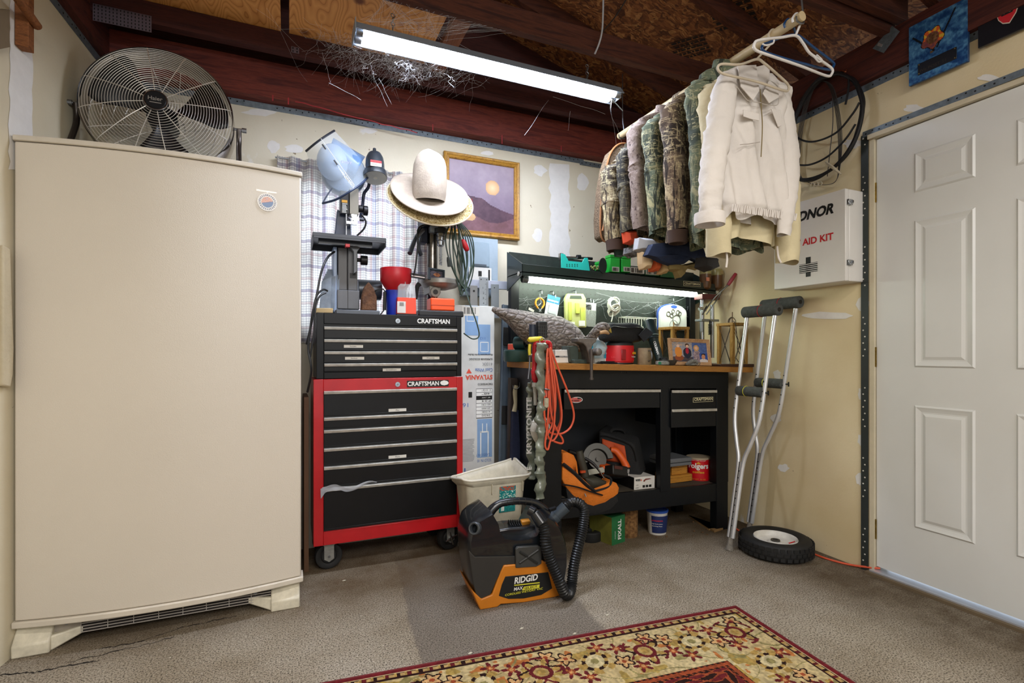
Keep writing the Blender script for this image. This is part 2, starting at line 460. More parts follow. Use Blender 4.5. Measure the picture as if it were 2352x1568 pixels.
# plates and perforated strips
def strip_holes(a, b, w, nrm, updir, name, npm=34, th=.002, mts=None):
    """perforated galvanised strap from a to b (bottom edge), width w along updir"""
    a, b = V(a), V(b); n = V(nrm).normalized(); u = V(updir).normalized()
    L = (b-a).length; d = (b-a)/L
    m = MB(); m.mats = 2
    m.quadp([a, b, b+u*w, a+u*w], th, n)
    k = int(L*npm); m.cur = 1
    for i in range(k):
        if (i % 11) > 6: continue
        c = a+d*(L*(i+.5)/k)+u*(w*(.5+(.18 if i % 2 else -.05)))+n*(th+.0004)
        m.cyl(c, c+n*.0006, .0035, n=8)
    o = m.build(name, list(mts) if mts else [GALV, mat('strap_hole', '#16181c', .9)], flat=True); o['kind'] = 'structure'
    return o
struct('trim_2', MB().box(-.74, 2.46, YB-.075, YB-.001, 2.245, 2.42), WOODX)       # lower plate beam, back
struct('trim_3', MB().box(-.9, 2.6, YB-.02, YB+.02, 2.42, 2.6), WOODXD)
mb = MB(); mb.box(-.9, 2.46, 2.60, 2.645, 2.40, 2.49); struct('trim_4', mb, WOODXD)     # upper beam
strip_holes((-.72, YB-.001, 2.215), (1.73, YB-.001, 2.215), .034, (0, -1, 0), (0, 0, 1), 'trim_5')
strip_holes((1.70, YB-.004, 2.205), (2.1, YB-.004, 2.205), .028, (0, -1, 0), (0, 0, 1), 'trim_6')
# left plate
p0 = QL(231, 152); p1 = QL(112.8, 0)
dl = (p1-p0).normalized(); pA = p0-dl*.2; pB = p1+dl*2.2
strip_holes(pA+V((.001, 0, 0)), pB+V((.001, 0, 0)), .034, (1, -.15, 0), (0, 0, 1), 'trim_7')
mb = MB(); q = V((0, 0, .034))
mb.quadp([pA+q, pB+q, pB+V((0, 0, .26)), pA+V((0, 0, .26))], .035, (1, -.15, 0)); struct('trim_8', mb, WOODY)
# right plate
mb = MB(); mb.quadp([(xr(-1), -1, 2.245), (xr(2.83), 2.83, 2.245), (xr(2.83), 2.83, 2.42), (xr(-1), -1, 2.42)], .03, (-1, 0, 0)); struct('trim_9', mb, WOODY)
strip_holes((xr(2.8), 2.8, 2.213), (xr(0), 0, 2.213), .034, (-1, 0, 0), (0, 0, 1), 'trim_10')
# joists (run along X), rafters and roof deck
def joist(y, x0, x1, z0=2.40, z1=2.53, th=.038, m=WOODR, edge=True):
    o = struct('ceiling_joist', MB().box(x0, x1, y-th/2, y+th/2, z0, z1), m, bevel=.002); return o
joist(2.045, -.85, 2.46, 2.40, 2.50, .04)
joist(1.41, 1.55, 2.44, 2.40, 2.50, .04)
joist(1.36, 1.75, 2.44, 2.43, 2.55, .04)
joist(.78, -.95, 2.44, 2.40, 2.50, .04)
joist(.0, -1.1, 2.44, 2.40, 2.50, .04)
joist(-.8, -1.2, 2.40, 2.40, 2.50, .04)
def osb(nt, co, b):
    v = nd(nt, 'ShaderNodeTexVoronoi', i_Scale=34.0);
    mp = nd(nt, 'ShaderNodeMapping'); mp.inputs['Scale'].default_value = (1, 2.6, 1); mp.inputs['Rotation'].default_value = (0, 0, .6)
    ns = nd(nt, 'ShaderNodeTexNoise', i_Scale=6.0, i_Detail=3.0); nt.links.new(co, ns.inputs['Vector'])
    ad = nd(nt, 'ShaderNodeVectorMath', operation='MULTIPLY_ADD'); nt.links.new(ns.outputs['Color'], ad.inputs[0]); ad.inputs[1].default_value = (.3, .3, .3)
    nt.links.new(co, ad.inputs[2]); nt.links.new(ad.outputs[0], mp.inputs['Vector']); nt.links.new(mp.outputs[0], v.inputs['Vector'])
    sp = nd(nt, 'ShaderNodeSeparateColor'); nt.links.new(v.outputs['Color'], sp.inputs[0])
    c = rampf(nt, sp.outputs[0], [(0, '#5a3420'), (.4, '#85502e'), (.75, '#a56a3e'), (1, '#c48a54')])
    g = noise(nt, co, 25, 4, .6, 0, (1, 4, 1))
    return mixc(nt, .6, c, rampf(nt, g, [(.3, '#6b5648'), (.65, '#ffffff')]), 'MULTIPLY')
OSB = custom('osb_roof_deck', osb, .8)
SL = .29
def zr(x): return 2.44+SL*(2.46-x)
XRG = .75
mb = MB()
mb.quadp([(XRG, -3.6, zr(XRG)+.1), (2.7, -3.6, zr(2.7)+.1), (2.7, 3.0, zr(2.7)+.1), (XRG, 3.0, zr(XRG)+.1)], .02, (0, 0, 1))
mb.quadp([(-1.6, -3.6, zr(XRG)+.1-SL*(XRG+1.6)), (XRG, -3.6, zr(XRG)+.1), (XRG, 3.0, zr(XRG)+.1), (-1.6, 3.0, zr(XRG)+.1-SL*(XRG+1.6))], .02, (0, 0, 1))
struct('ceiling', mb, OSB)
mb = MB(); mb.box(XRG-.02, XRG+.02, -3.6, 2.83, zr(XRG)-.06, zr(XRG)+.09); struct('ridge_beam', mb, WOODR)
for y in (2.45, 1.85, 1.25, .65, .05, -.55):
    mb = MB(); mb.quadp([(XRG, y-.02, zr(XRG)-.0), (2.5, y-.02, zr(2.5)-.0), (2.5, y-.02, zr(2.5)+.1), (XRG, y-.02, zr(XRG)+.1)], .04, (0, 1, 0))
    struct('rafter', mb, WOODR)
    mb = MB(); zl = lambda x: zr(XRG)-SL*(XRG-x)
    mb.quadp([(-1.3, y-.02, zl(-1.3)), (XRG, y-.02, zl(XRG)), (XRG, y-.02, zl(XRG)+.1), (-1.3, y-.02, zl(-1.3)+.1)], .04, (0, 1, 0))
    struct('rafter', mb, WOODR)
# short block hanging between joist and upper beam by the plywood
mb = MB(); mb.box(.66, .74, 2.07, 2.6, 2.462, 2.49); struct('blocking', mb, custom('block_wood', woodfn('#8a5436', '#6d3d28', 5, (12, 1, 12)), .7))
# plywood sheets lying on the joists
def ply(nt, co, b):
    n = nd(nt, 'ShaderNodeTexNoise', i_Scale=2.2, i_Detail=1.5); mp = nd(nt, 'ShaderNodeMapping'); mp.inputs['Scale'].default_value = (3.2, .9, 1)
    nt.links.new(co, mp.inputs[0]); nt.links.new(mp.outputs[0], n.inputs['Vector'])
    m = nd(nt, 'ShaderNodeMath', operation='MULTIPLY'); nt.links.new(n.outputs['Fac'], m.inputs[0]); m.inputs[1].default_value = 26
    f = nd(nt, 'ShaderNodeMath', operation='FRACT'); nt.links.new(m.outputs[0], f.inputs[0])
    c = rampf(nt, f.outputs[0], [(0, '#a8682e'), (.14, '#c98a48'), (.6, '#dc9f5c'), (1, '#cb8c4a')])
    k = nd(nt, 'ShaderNodeTexVoronoi', i_Scale=3.4); nt.links.new(co, k.inputs['Vector'])
    c = mixc(nt, rampf(nt, k.outputs['Distance'], [(.09, '#ffffff'), (.13, '#000000')]), c, '#6e3c22')
    return c
PLY = custom('plywood', ply, .6)
tag(MB().box(-.62, -.035, 2.075, 2.655, 2.492, 2.504).build('plywood_sheet', PLY), 'left plywood offcut lying across the ceiling joists above the fan', 'plywood')
tag(MB().box(.0, .64, 2.075, 2.655, 2.492, 2.504).build('plywood_sheet', PLY), 'right plywood offcut with round knots, lying on the joists by the lamp', 'plywood')
# nail plates and strap on the plate beams
def nailplate(c, w, h, nm, n=(0, -1, 0), r=(1, 0, 0)):
    m = MB(); M = frame(c, r, z=n); m.box(-w/2, w/2, -h/2, h/2, 0, .0015, M); m.cur = 1
    nx = int(w/.012); nz = int(h/.014)
    for i in range(nx):
        for j in range(nz):
            m.box(-w/2+(i+.3)*w/nx, -w/2+(i+.6)*w/nx, -h/2+(j+.2)*h/nz, -h/2+(j+.75)*h/nz, .0015, .002, M)
    o = m.build(nm, [mat('old_galvanised_plate', '#6f6470', .5, metal=.5), mat('strap_hole', '#16181c', .9)], flat=True)
    return o
c = Q(282, 42, 2.595); o = nailplate(c, .2, .07, 'trim_11'); o['kind'] = 'structure'
c = Q(678, 115, 2.598); o = nailplate(c, .035, .028, 'trim_12'); o['kind'] = 'structure'
mb = MB();
pp = [QR(2005, 112, .04), QR(2030, 122, .04), QR(2067, 72, .04), QR(2050, 60, .04)]
mb.quadp(pp, .003, (-1, 0, 0)); struct('trim_13', mb, GALV)
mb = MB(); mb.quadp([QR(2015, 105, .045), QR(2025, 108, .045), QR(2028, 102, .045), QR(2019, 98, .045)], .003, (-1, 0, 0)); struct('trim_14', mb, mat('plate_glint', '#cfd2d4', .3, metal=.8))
# red crayon marks and streak on the back plate beam
mb = MB()
for px, y0, y1, x1 in ((625, 218, 232, 3), (661, 224, 240, 3), (993, 285, 300, 2), (1152, 310, 330, 2), (1288, 335, 348, 2)):
    mb.quadp([Q(px, y0, YB-.076), Q(px+x1, y0, YB-.076), Q(px+x1, y1, YB-.076), Q(px, y1, YB-.076)], .0005, (0, -1, 0))
pts = [Q(678+i*8, 232+i*2.05+4*noise2(i*.4, 1), YB-.076) for i in range(36)]
for a, b2 in zip(pts, pts[1:]):
    mb.quadp([a, b2, b2+V((0, 0, .005)), a+V((0, 0, .005))], .0004, (0, -1, 0))
struct('trim_15', mb, mat('red_crayon', '#a83238', .8))
# door ---------------------------------------------------------------
DWH = mat('door_paint', '#dcdddb', .38, dirt=.03, dscale=4)
XD = 2.455
def DXm(y): return xr(y)+.012
door = bpy.data.objects.new('door_1', None); COL.objects.link(door); door.location = (DXm(1.48), 1.48, .03); door['kind'] = 'structure'
ang = 0
mb = MB(); y0, y1 = .61, 1.48
mb.quadp([(DXm(y0), y0, .032), (DXm(y1), y1, .032), (DXm(y1), y1, 1.975), (DXm(y0), y0, 1.975)], .04, (1, 0, 0))
mb.build('door_slab', DWH, door)
def raised(ya, yb, za, zb):
    m = MB();
    def fr(i, d0, d1, i2):
        a = [(ya-i, za+i), (yb+i, za+i), (yb+i, zb-i), (ya-i, zb-i)]; b = [(ya-i2, za+i2), (yb+i2, za+i2), (yb+i2, zb-i2), (ya-i2, zb-i2)]
        vs = [(DXm(y)-d0, y, z) for y, z in a]+[(DXm(y)-d1, y, z) for y, z in b]
        m.add(vs, [(k, (k+1) % 4, 4+(k+1) % 4, 4+k) for k in range(4)])
    fr(0, 0, .006, .007); fr(.007, .006, .003, .016); fr(.016, .003, .0005, .026); fr(.026, .0005, .0005, .032); fr(.032, .0005, .005, .044)
    i = .044; m.add([(DXm(y)-.005, y, z) for y, z in ((ya-i, za+i), (yb+i, za+i), (yb+i, zb-i), (ya-i, zb-i))], [(0, 1, 2, 3)])
    m.build('door_panel', DWH, door, ang=15)
for ya, yb in ((1.323, 1.108), (.984, .769)):
    for za, zb in ((1.687, 1.856), (.942, 1.569), (.258, .78)): raised(ya, yb, za, zb)
BRASS = mat('brass_hinge', '#a08a50', .4, metal=.8, dirt=.4, dscale=60)
for z in (1.735, .985, .2):
    m = MB(); m.cyl((DXm(1.488)-.006, 1.488, z-.045), (DXm(1.488)-.006, 1.488, z+.045), .006, n=10)
    m.quadp([(DXm(1.49)-.002, 1.5, z-.045), (DXm(1.49)-.002, 1.478, z-.045), (DXm(1.49)-.002, 1.478, z+.045), (DXm(1.49)-.002, 1.5, z+.045)], .002, (-1, 0, 0))
    for k in range(4): m.torus((DXm(1.488)-.006, 1.488, z-.027+.018*k), .0062, .0006, n=10, m=4)
    m.build('hinge', BRASS, door)
JAMB = mat('jamb_paint', '#cfc4aa', .55)
mb = MB(); mb.box(xr(1.5)-.004, xr(1.5)+.09, 1.483, 1.503, 0, 2.0); mb.box(xr(1)-.004, xr(1)+.09, .585, 1.503, 1.98, 2.0); mb.box(xr(.6)-.02, xr(.6)+.09, .585, .607, 0, 2.0)
struct('trim_16', mb, JAMB)
strip_holes((xr(1.5)-.006, 1.505, 0.0), (xr(1.5)-.006, 1.505, 2.01), .033, (-1, 0, 0), (0, 1, 0), 'trim_17', mts=(mat('dark_steel_strap', '#3a403f', .5, metal=.4), mat('bright_hole', '#d8d6cc', .7)))
strip_holes((xr(1.5)-.007, 1.53, 2.0), (xr(.4)-.007, .4, 2.0), .026, (-1, 0, 0), (0, 0, 1), 'trim_18')
# sill: wooden strip, gap with outside light on metal threshold
struct('trim_19', MB().box(xr(1)-.03, xr(1)+.1, .585, 1.5, 0, .012), mat('sill_wood', '#6a5a44', .8))
struct('trim_20', MB().box(xr(1)-.012, xr(1)+.16, .6, 1.49, .012, .018), mat('threshold_aluminium', '#d8dde8', .35, metal=.7))
# baseboard-less wall foot: brown soil line along right wall, cracks in the slab by the freezer
CRK = mat('slab_crack', '#1b1510', 1)
mb = MB()
def crack(pts, w=.004):
    P = spline(pts, 10)
    P = [p+V((random.uniform(-.004, .004), random.uniform(-.006, .006), 0)) for p in P]
    for a, b2 in zip(P, P[1:]):
        ww = w*random.uniform(.3, 1.1); mb.add([a+V((0, -ww, .0006)), b2+V((0, -ww, .0006)), b2+V((0, ww, .0006)), a+V((0, ww, .0006))], [(0, 1, 2, 3)])
crack([QZ(0, 1548), QZ(70, 1545), QZ(140, 1532), QZ(230, 1515)]); crack([QZ(230, 1490), QZ(330, 1470), QZ(420, 1440), QZ(545, 1415)], .003)
crack([QZ(150, 1522), QZ(300, 1488), QZ(400, 1462)], .0025)
struct('trim_21', mb, CRK)
# wall behind the camera is the open garage doorway; one side return
# ================================================================ CAMERA, WORLD, LIGHT
cam = bpy.data.cameras.new('camera'); co = bpy.data.objects.new('camera', cam); COL.objects.link(co)
cam.sensor_width = 36; cam.lens = 36*FPX/2352; cam.clip_start = .05
co.location = (0, 0, 1); co.rotation_euler = (PI/2, 0, -YAW); cam.shift_y = (HY-784)/2352
SC.camera = co
wd = bpy.data.worlds.new('world'); SC.world = wd; wd.use_nodes = True
bg = wd.node_tree.nodes['Background']; bg.inputs[0].default_value = (.85, .93, 1, 1); bg.inputs[1].default_value = .7
SC.view_settings.view_transform = 'Standard'; SC.view_settings.look = 'None'; SC.view_settings.gamma = 1; SC.view_settings.exposure = .48
def emis(name, col, s):
    m = bpy.data.materials.new(name); m.use_nodes = True; nt = m.node_tree; nt.nodes.clear()
    o = nd(nt, 'ShaderNodeOutputMaterial'); e = nd(nt, 'ShaderNodeEmission'); e.inputs[0].default_value = srgb(col); e.inputs[1].default_value = s
    nt.links.new(e.outputs[0], o.inputs[0]); return m
TUBE = emis('fluorescent_tube', '#e6eeff', 64)
TUBE2 = emis('bench_tube', '#f4ffee', 22)
def area(name, loc, rot, sx, sy, power, col=(1, 1, 1)):
    l = bpy.data.lights.new(name, 'AREA'); l.shape = 'RECTANGLE'; l.size = sx; l.size_y = sy; l.energy = power; l.color = col
    o = bpy.data.objects.new(name, l); COL.objects.link(o); o.location = loc; o.rotation_euler = rot; return o
# unseen fill lamps added overhead and behind the camera
area('fill_lamp', (.5, .1, 2.36), (0, 0, 0), 1.3, .25, 20, (1, .95, .88))
area('fill_lamp_rear', (.5, -1.9, 2.5), (math.radians(50), 0, 0), 2.2, .8, 48, (1, .96, .91))
# daylight outside the curtained window
area('window_daylight', (.37, YB+.6, 1.6), (math.radians(-90), 0, 0), 1.2, 1.2, 15, (.85, .93, 1))
# light fixture ------------------------------------------------------
def shoplight(x0, x1, y, z, chains=True):
    t = thing('shop_light', 'bright two-tube fluorescent shop light hanging by chains below the joists', 'light', ((x0+x1)/2, y, z))
    W = mat('fixture_enamel', '#8f9aa6', .4)
    m = MB()  # reflector: trapezoid channel open below
    prof = [(-.062, -.012), (-.03, .03), (.03, .03), (.062, -.012), (.058, -.012), (.028, .026), (-.028, .026), (-.058, -.012)]
    m.prism([(p[0], p[1]) for p in prof], x0, x1, Matrix(((0, 0, 1, 0), (1, 0, 0, y), (0, 1, 0, z), (0, 0, 0, 1))))
    m.build('reflector', W, t)
    m = MB(); m.box(x0-.003, x0, y-.06, y+.06, z-.02, z+.03); m.box(x1, x1+.003, y-.03, y+.03, z-.02, z+.03)
    m.build('end_cap', W, t)
    for s in (-.024, .024):
        m = MB(); m.cyl((x0+.03, y+s, z-.002), (x1-.03, y+s, z-.002), .019, n=14); m.build('tube', TUBE, t)
        for a_, b_ in ((x0+.005, x0+.03), (x1-.03, x1-.003)): m = MB(); m.cyl((a_, y+s, z-.002), (b_, y+s, z-.002), .0192, n=14); m.build('tube_cap', STEEL, t)
    for cx in (x0+.16, x1-.14):
        m = MB()
        for k in range(7): m.torus((cx, y+.05, z+.035+.018*k), .007, .0018, (1, 0, 0) if k % 2 else (0, 1, 0), n=8, m=5, sx=1, sy=1.3)
        m.build('chain', STEEL, t)
    return t
sl = shoplight(.235, 1.475, 2.1, 2.262)
# small tab hanging at the far end
m = MB(); p = Q(1405, 228, 2.1); m.tube([p, p+V((.03, 0, -.02)), p+V((.065, 0, -.045))], .003, n=6); m.tube([p, p+V((-.005, 0, -.05)), p+V((.0, 0, -.08))], .0015, n=5); m.build('hook', CHR, sl)
# ================================================================ FREEZER
FRZ = mat('freezer_enamel', '#d9d1c4', .3, dirt=.03, dscale=2, bump=.12, bscale=350, spec=.5)
FRZP = mat('freezer_plastic', '#d8d0c2', .4, dirt=.1, dscale=12)
fz = thing('upright_freezer', 'tall white upright freezer with a bowed door against the left wall', 'freezer', (-.39, 2.3, 0))
fx0, fx1 = -.834, .047; fc = (fx0+fx1)/2; fh = (fx1-fx0)/2; FY = 2.2
def bow(x, s=.05): return FY-s*(1-((x-fc)/fh)**2)
def bowpoly(x0, x1, off, yb, n=20):
    return [(x0+(x1-x0)*i/n, bow(x0+(x1-x0)*i/n)-off) for i in range(n+1)]+[(x1, yb), (x0, yb)]
MB().prism([(-.735, 2.27), (.036, 2.27), (.036, 2.7), (-.735, 2.7)], .085, 1.70).build('cabinet_body', FRZ, fz, bevel=.006)
MB().prism(bowpoly(fx0+.004, fx1-.004, 0, 2.262), .118, 1.700).build('freezer_door', FRZ, fz, bevel=.005)
MB().prism(bowpoly(fx0, fx1, .006, 2.265), 1.702, 1.72).build('top_trim', FRZP, fz, bevel=.003)
MB().prism(bowpoly(fx0-.003, fx1+.004, .007, 2.265), .095, .117).build('door_bottom_trim', FRZP, fz, bevel=.004)
# grille
GRY = mat('grille_plastic', '#a59c90', .5, dirt=.3, dscale=20)
g0 = .03
MB().box(-.80, .02, 2.225, 2.262, .035, .093).build('base_panel', GRY, fz, bevel=.003)
m = MB(); m.box(-.66, -.06, 2.2205, 2.2255, .038, .078); m.build('grille_recess', mat('grille_dark', '#1c1614', .9), fz)
m = MB()
for z in (.038, .048, .058, .068, .077): m.box(-.66, -.06, 2.216, 2.222, z-.0012, z+.0012)
for i in range(9): x = -.66+.075*i; m.box(x-.001, x+.001, 2.217, 2.222, .038, .078)
m.build('base_grille', mat('grille_slat', '#b8b2ac', .45), fz)
def foot(x0, x1, sgn):
    m = MB(); a, b2 = (x0, x1)
    vs = [(a, 2.185, 0), (b2, 2.185, 0), (b2, 2.262, 0), (a, 2.262, 0), (a, 2.185, .04), (b2, 2.185, .04), (b2, 2.23, .09), (a, 2.23, .09), (b2, 2.262, .09), (a, 2.262, .09)]
    m.add(vs, [(0, 3, 2, 1), (0, 1, 5, 4), (4, 5, 6, 7), (7, 6, 8, 9), (1, 2, 8, 6, 5), (0, 4, 7, 9, 3), (2, 3, 9, 8)])
    if sgn: # sloped web to the grille
        xi = b2 if sgn > 0 else a; xo = xi+sgn*.085
        vs = [(xi, 2.20, .0), (xi, 2.20, .05), (xo, 2.222, .036), (xo, 2.222, .06), (xi, 2.262, 0), (xo, 2.262, .036), (xi, 2.262, .05), (xo, 2.262, .06)]
        fs = [(0, 2, 3, 1), (4, 6, 7, 5), (0, 4, 5, 2), (1, 3, 7, 6), (2, 5, 7, 3)]
        if sgn < 0: fs = [f[::-1] for f in fs]
        m.add(vs, fs)
    m.build('foot', mat('foot_plastic', '#e2dcc8', .4, dirt=.2, dscale=30), fz, bevel=.005)
foot(-.835, -.735, 1); foot(-.065, .038, -1)
for x, z in ((-.70, .076), (-.035, .086), (.015, .09), (-.12, .07)):
    m = MB(); m.cyl((x, 2.224, z), (x, 2.219, z), .006, n=12); m.cyl((x, 2.219, z), (x, 2.217, z), .0025, n=8); m.build('screw', STEEL, fz)
# maker's lettering and round sticker
p = Q(590, 438, 2.158); bx = p.x
text('Westinghouse', (Q(588, 437, 2.16).x, bow(Q(600, 437, 2.16).x)-.003, Q(588, 440, 2.17).z), (1, .09, 0), UPZ, .011, mat('badge_silver', '#c9c5bd', .3, metal=.6), fz, width=.07)
sc = Q(614, 463, 2.165);
def sticker(u, v):
    r = math.hypot(u-.5, v-.5)*2
    if r > .98: return HX('#d9cfbf')
    if r > .58:
        a = math.degrees(math.atan2(v-.5, u-.5)) % 360
        if .66 < r < .86 and (a % 14) < 8: return HX('#8d8f9e')
        return HX('#f1efea')
    if v < .5+.25*(u-.5) or noise2(u*30, v*30) < .2: return HX('#7d94b8')
    return HX('#d8876e') if int((v-u*.3)*26) % 2 else HX('#f0d8cc')
m = MB(); m.cyl((0, 0, 0), (0, 0, .0008), .0205, n=32)
o = picture('sticker', sticker, V((sc.x-.035, bow(sc.x-.035)-.002, sc.z-.035)), (1, .115, 0), UPZ, .07, .07, 44, 44, fz, vcmat('sticker_print', .35))
me = o.data; import bmesh
bm = bmesh.new(); bm.from_mesh(me)
cc = V((0, 0, 0))
for v in bm.verts: cc += v.co
cc /= len(bm.verts)
bmesh.ops.delete(bm, geom=[f for f in bm.faces if (f.calc_center_median()-cc).length > .0345], context='FACES'); bm.to_mesh(me); bm.free()
# ================================================================ FAN
fan = thing('drum_fan', 'round chrome wire fan with black blades standing on top of the freezer', 'fan', (-.488, 2.52, 1.722))
FC = V((-.484, 2.50, 1.985)); FN = (V((0, 0, 1))-FC); FN.z += 1.25; FN.normalize(); FN = V((.02, -1, .13)).normalized()
FR = .262
Mf = frame(FC, V((1, 0, 0)), z=FN)
fx = V((Mf[0][0], Mf[1][0], Mf[2][0])); fy = V((Mf[0][1], Mf[1][1], Mf[2][1]))
def fp(r, a, h): return FC+fx*(r*math.cos(a))+fy*(r*math.sin(a))+FN*h
CHW = mat('chrome_wire', '#e2ddd4', .4, metal=.7)
m = MB()
def hprof(r): return .03+.055*(1-(r/FR)**2)
for i in range(23):
    r = .045+(FR-.05)*i/22; m.torus(FC+FN*hprof(r), r, .00105, FN, n=64, m=5)
for k in range(12):
    a = 2*PI*k/12+.12; m.tube([fp(.04, a, hprof(.04)), fp(.12, a+.03, hprof(.12)), fp(.2, a+.05, hprof(.2)), fp(FR-.003, a+.06, .028), fp(FR+.002, a+.06, -.03)], .0017, n=5, k=4)
m.build('front_grille', CHW, fan)
m = MB()
for i in range(6):
    r = .07+(FR-.07)*i/5; m.torus(FC-FN*(.10+.02*(1-(r/FR)**2)), r, .0012, FN, n=56, m=4)
for k in range(16):
    a = 2*PI*k/16; m.tube([fp(.05, a, -.12), fp(.15, a+.1, -.115), fp(FR, a+.2, -.10)], .0015, n=4, k=3)
m.build('rear_grille', CHW, fan)
m = MB(); m.lathe([(FR, -.10), (FR+.004, -.10), (FR+.004, .026), (FR+.001, .032), (FR-.002, .026), (FR, -.10)], Mf, n=64, caps=False);
m.build('drum_band', mat('chrome_band', '#b0aaa4', .18, metal=1), fan)
m = MB(); m.lathe([(0, .098), (.034, .098), (.038, .092), (.04, .08), (.04, .07)], Mf, n=32); m.cur = 1; m.torus(FC+FN*.093, .039, .003, FN, n=32, m=6)
m.build('hub_cap', [BLK, CHR], fan)
text('Haier', FC+FN*.0985-fx*.0245-fy*.004, fx, fy, .016, mat('badge_silver'), fan, width=.048, bold=.01)
mm = MB(); mm.box(-.019, .02, -.014, -.011, .0985, .0988, Mf); mm.build('badge_underline', mat('badge_silver'), fan)
for k, a0 in enumerate((2.55, .35, -1.45)):
    m = MB()
    def bl(u, v, a0=a0):
        r = .035+(FR-.05)*v; w = (.55+.5*v)*(1-.25*max(0, v-.8)*5)
        a = a0+(u-.5)*w*1.15
        return fp(r, a, -.02-.05*(u-.5)*(1-.3*v)+.02*v)
    m.grid(bl, 8, 8); m.build('fan_blade', mat('fan_blade_black', '#0e0b0c', .4), fan, solid=.002)
m = MB(); m.cyl(FC-FN*.13, FC-FN*.03, .05, .055, n=20); m.build('motor', BLK, fan)
# yoke stand
m = MB(); L = fp(FR+.02, PI, -.03); R = fp(FR+.02, 0, -.03)
zt = 1.735
m.tube([L, L+V((-.0, .0, -.08)), V((L.x+.0, 2.44, zt+.02)), V((L.x+.07, 2.40, zt)), V((FC.x, 2.385, zt)), V((R.x-.07, 2.40, zt)), V((R.x, 2.44, zt+.02)), R+V((0, 0, -.08)), R], .011, n=10, k=6)
m.build('yoke_stand', mat('yoke_tube', '#4a4440', .3, metal=.8), fan)
for p, s in ((L, -1), (R, 1)):
    m = MB(); m.cyl(p-fx*s*.02, p+fx*s*.03, .006, n=8); m.cyl(p+fx*s*.012, p+fx*s*.03, .011, n=8); m.build('yoke_knob', STEEL, fan)
# ================================================================ TOOL CHESTS
PULL = mat('drawer_pull_aluminium', '#c9c7c0', .35, metal=.55, dirt=.25, dscale=25)
DRW = mat('drawer_black', '#0a0a0c', .4, dirt=.3, dscale=20, spec=.35)
LBL = mat('paper_label', '#d9d7d0', .7)
def zpx(y, px, Y): return Q(px, y, Y).z
def lock(x, y, z, par):
    m = MB(); m.cyl((x, y, z), (x, y-.004, z), .0115, n=20); m.cyl((x, y-.004, z), (x, y-.008, z), .007, n=16); m.cur = 1; m.box(x-.0012, x+.0012, y-.0088, y-.0075, z-.004, z+.004)
    m.build('lock', [CHR, KINK], par)
def pull(x0, x1, y, z, par, h=.016):
    m = MB(); m.prism([(0, -h/2), (-.012, -h/2+.002), (-.014, h/2-.003), (-.009, h/2), (0, h/2)], x0, x1, Matrix(((0, 0, 1, 0), (1, 0, 0, y), (0, 1, 0, z), (0, 0, 0, 1))))
    return m.build('pull', PULL, par, bevel=.0008)
YC = 2.47
rc = thing('tool_cabinet', 'red rolling tool cabinet with six black drawers, under the black chest', 'tool cabinet', (.45, 2.62, 0))
X0, X1, ZB, ZT = .100, .802, .131, .88
m = MB(); m.box(X0, X1, YC+.004, YC+.34, ZB, ZT)
m.build('cabinet_body', mat('cabinet_red', '#b8141c', .35, dirt=.15, dscale=8, coat=.2), rc, bevel=.004)
m = MB()  # front frame
m.box(X0, X0+.042, YC-.004, YC+.01, ZB, ZT+.004); m.box(X1-.03, X1, YC-.004, YC+.01, ZB, ZT+.004)
m.box(X0+.042, X1-.03, YC-.004, YC+.01, ZT-.052, ZT+.004); m.box(X0+.042, X1-.03, YC-.004, YC+.01, ZB, ZB+.062)
m.build('face_frame', mat('cabinet_red'), rc, bevel=.002)
MB().box(X0+.043, X1-.031, YC+.0022, YC+.006, ZB+.063, ZT-.053).build('drawer_recess', KINK, rc)
xs0, xs1 = X0+.044, X1-.034
tops = [822.5, .0]
# pull heights read along the drawer column
pz = [.8228, .7030, .6465, .5635, .4805, .3825]
bott = [pz[1]+.012, pz[2]+.012, pz[3]+.012, pz[4]+.012, pz[5]+.012, ZB+.068]
labels = {0: 'Misc', 3: 'Pliers'}
for i, z in enumerate(pz):
    d = thing('drawer', None, None); d.parent = None
    m = MB(); m.box(xs0, xs1, YC-.006, YC+.002, bott[i]+.004, z+.008); m.box(xs0+.0, xs1, YC-.008, YC, bott[i]+.004, bott[i]+.007)
    bpy.data.objects.remove(d)
    dr = m.build('drawer', DRW, rc, bevel=.001)
    pull(xs0, xs1, YC-.004, z, dr)
    if i in labels:
        lx = xs0+.33; m = MB(); m.box(lx-.042, lx+.042, YC-.0093, YC-.008, bott[i]+.009, bott[i]+.023); m.build('label', LBL, dr)
        text(labels[i], (lx, YC-.0095, bott[i]+.0125), RX, UPZ, .007, KINK, dr, align='CENTER')
lock(.475, YC-.004, .8535, rc)
def logo(x, y, z, w, h, par, col):
    text('CRAFTSMAN', (x, y, z), RX, UPZ, h, col, par, width=w, bold=.03)
m = MB(); m.box(.520, .728, YC-.0052, YC-.004, .838, .870); m.build('badge', KINK, rc)
logo(.523, YC-.0054, .8435, .155, .0215, rc, WINK)
m = MB(); m.prism([(.691, .846), (.705, .843), (.722, .847), (.728, .855), (.72, .864), (.704, .868), (.688, .863), (.684, .855)], 0, .0015, Matrix(((1, 0, 0, 0), (0, 0, -1, YC-.005), (0, 1, 0, 0), (0, 0, 0, 1)))); m.build('emblem', WINK, rc)
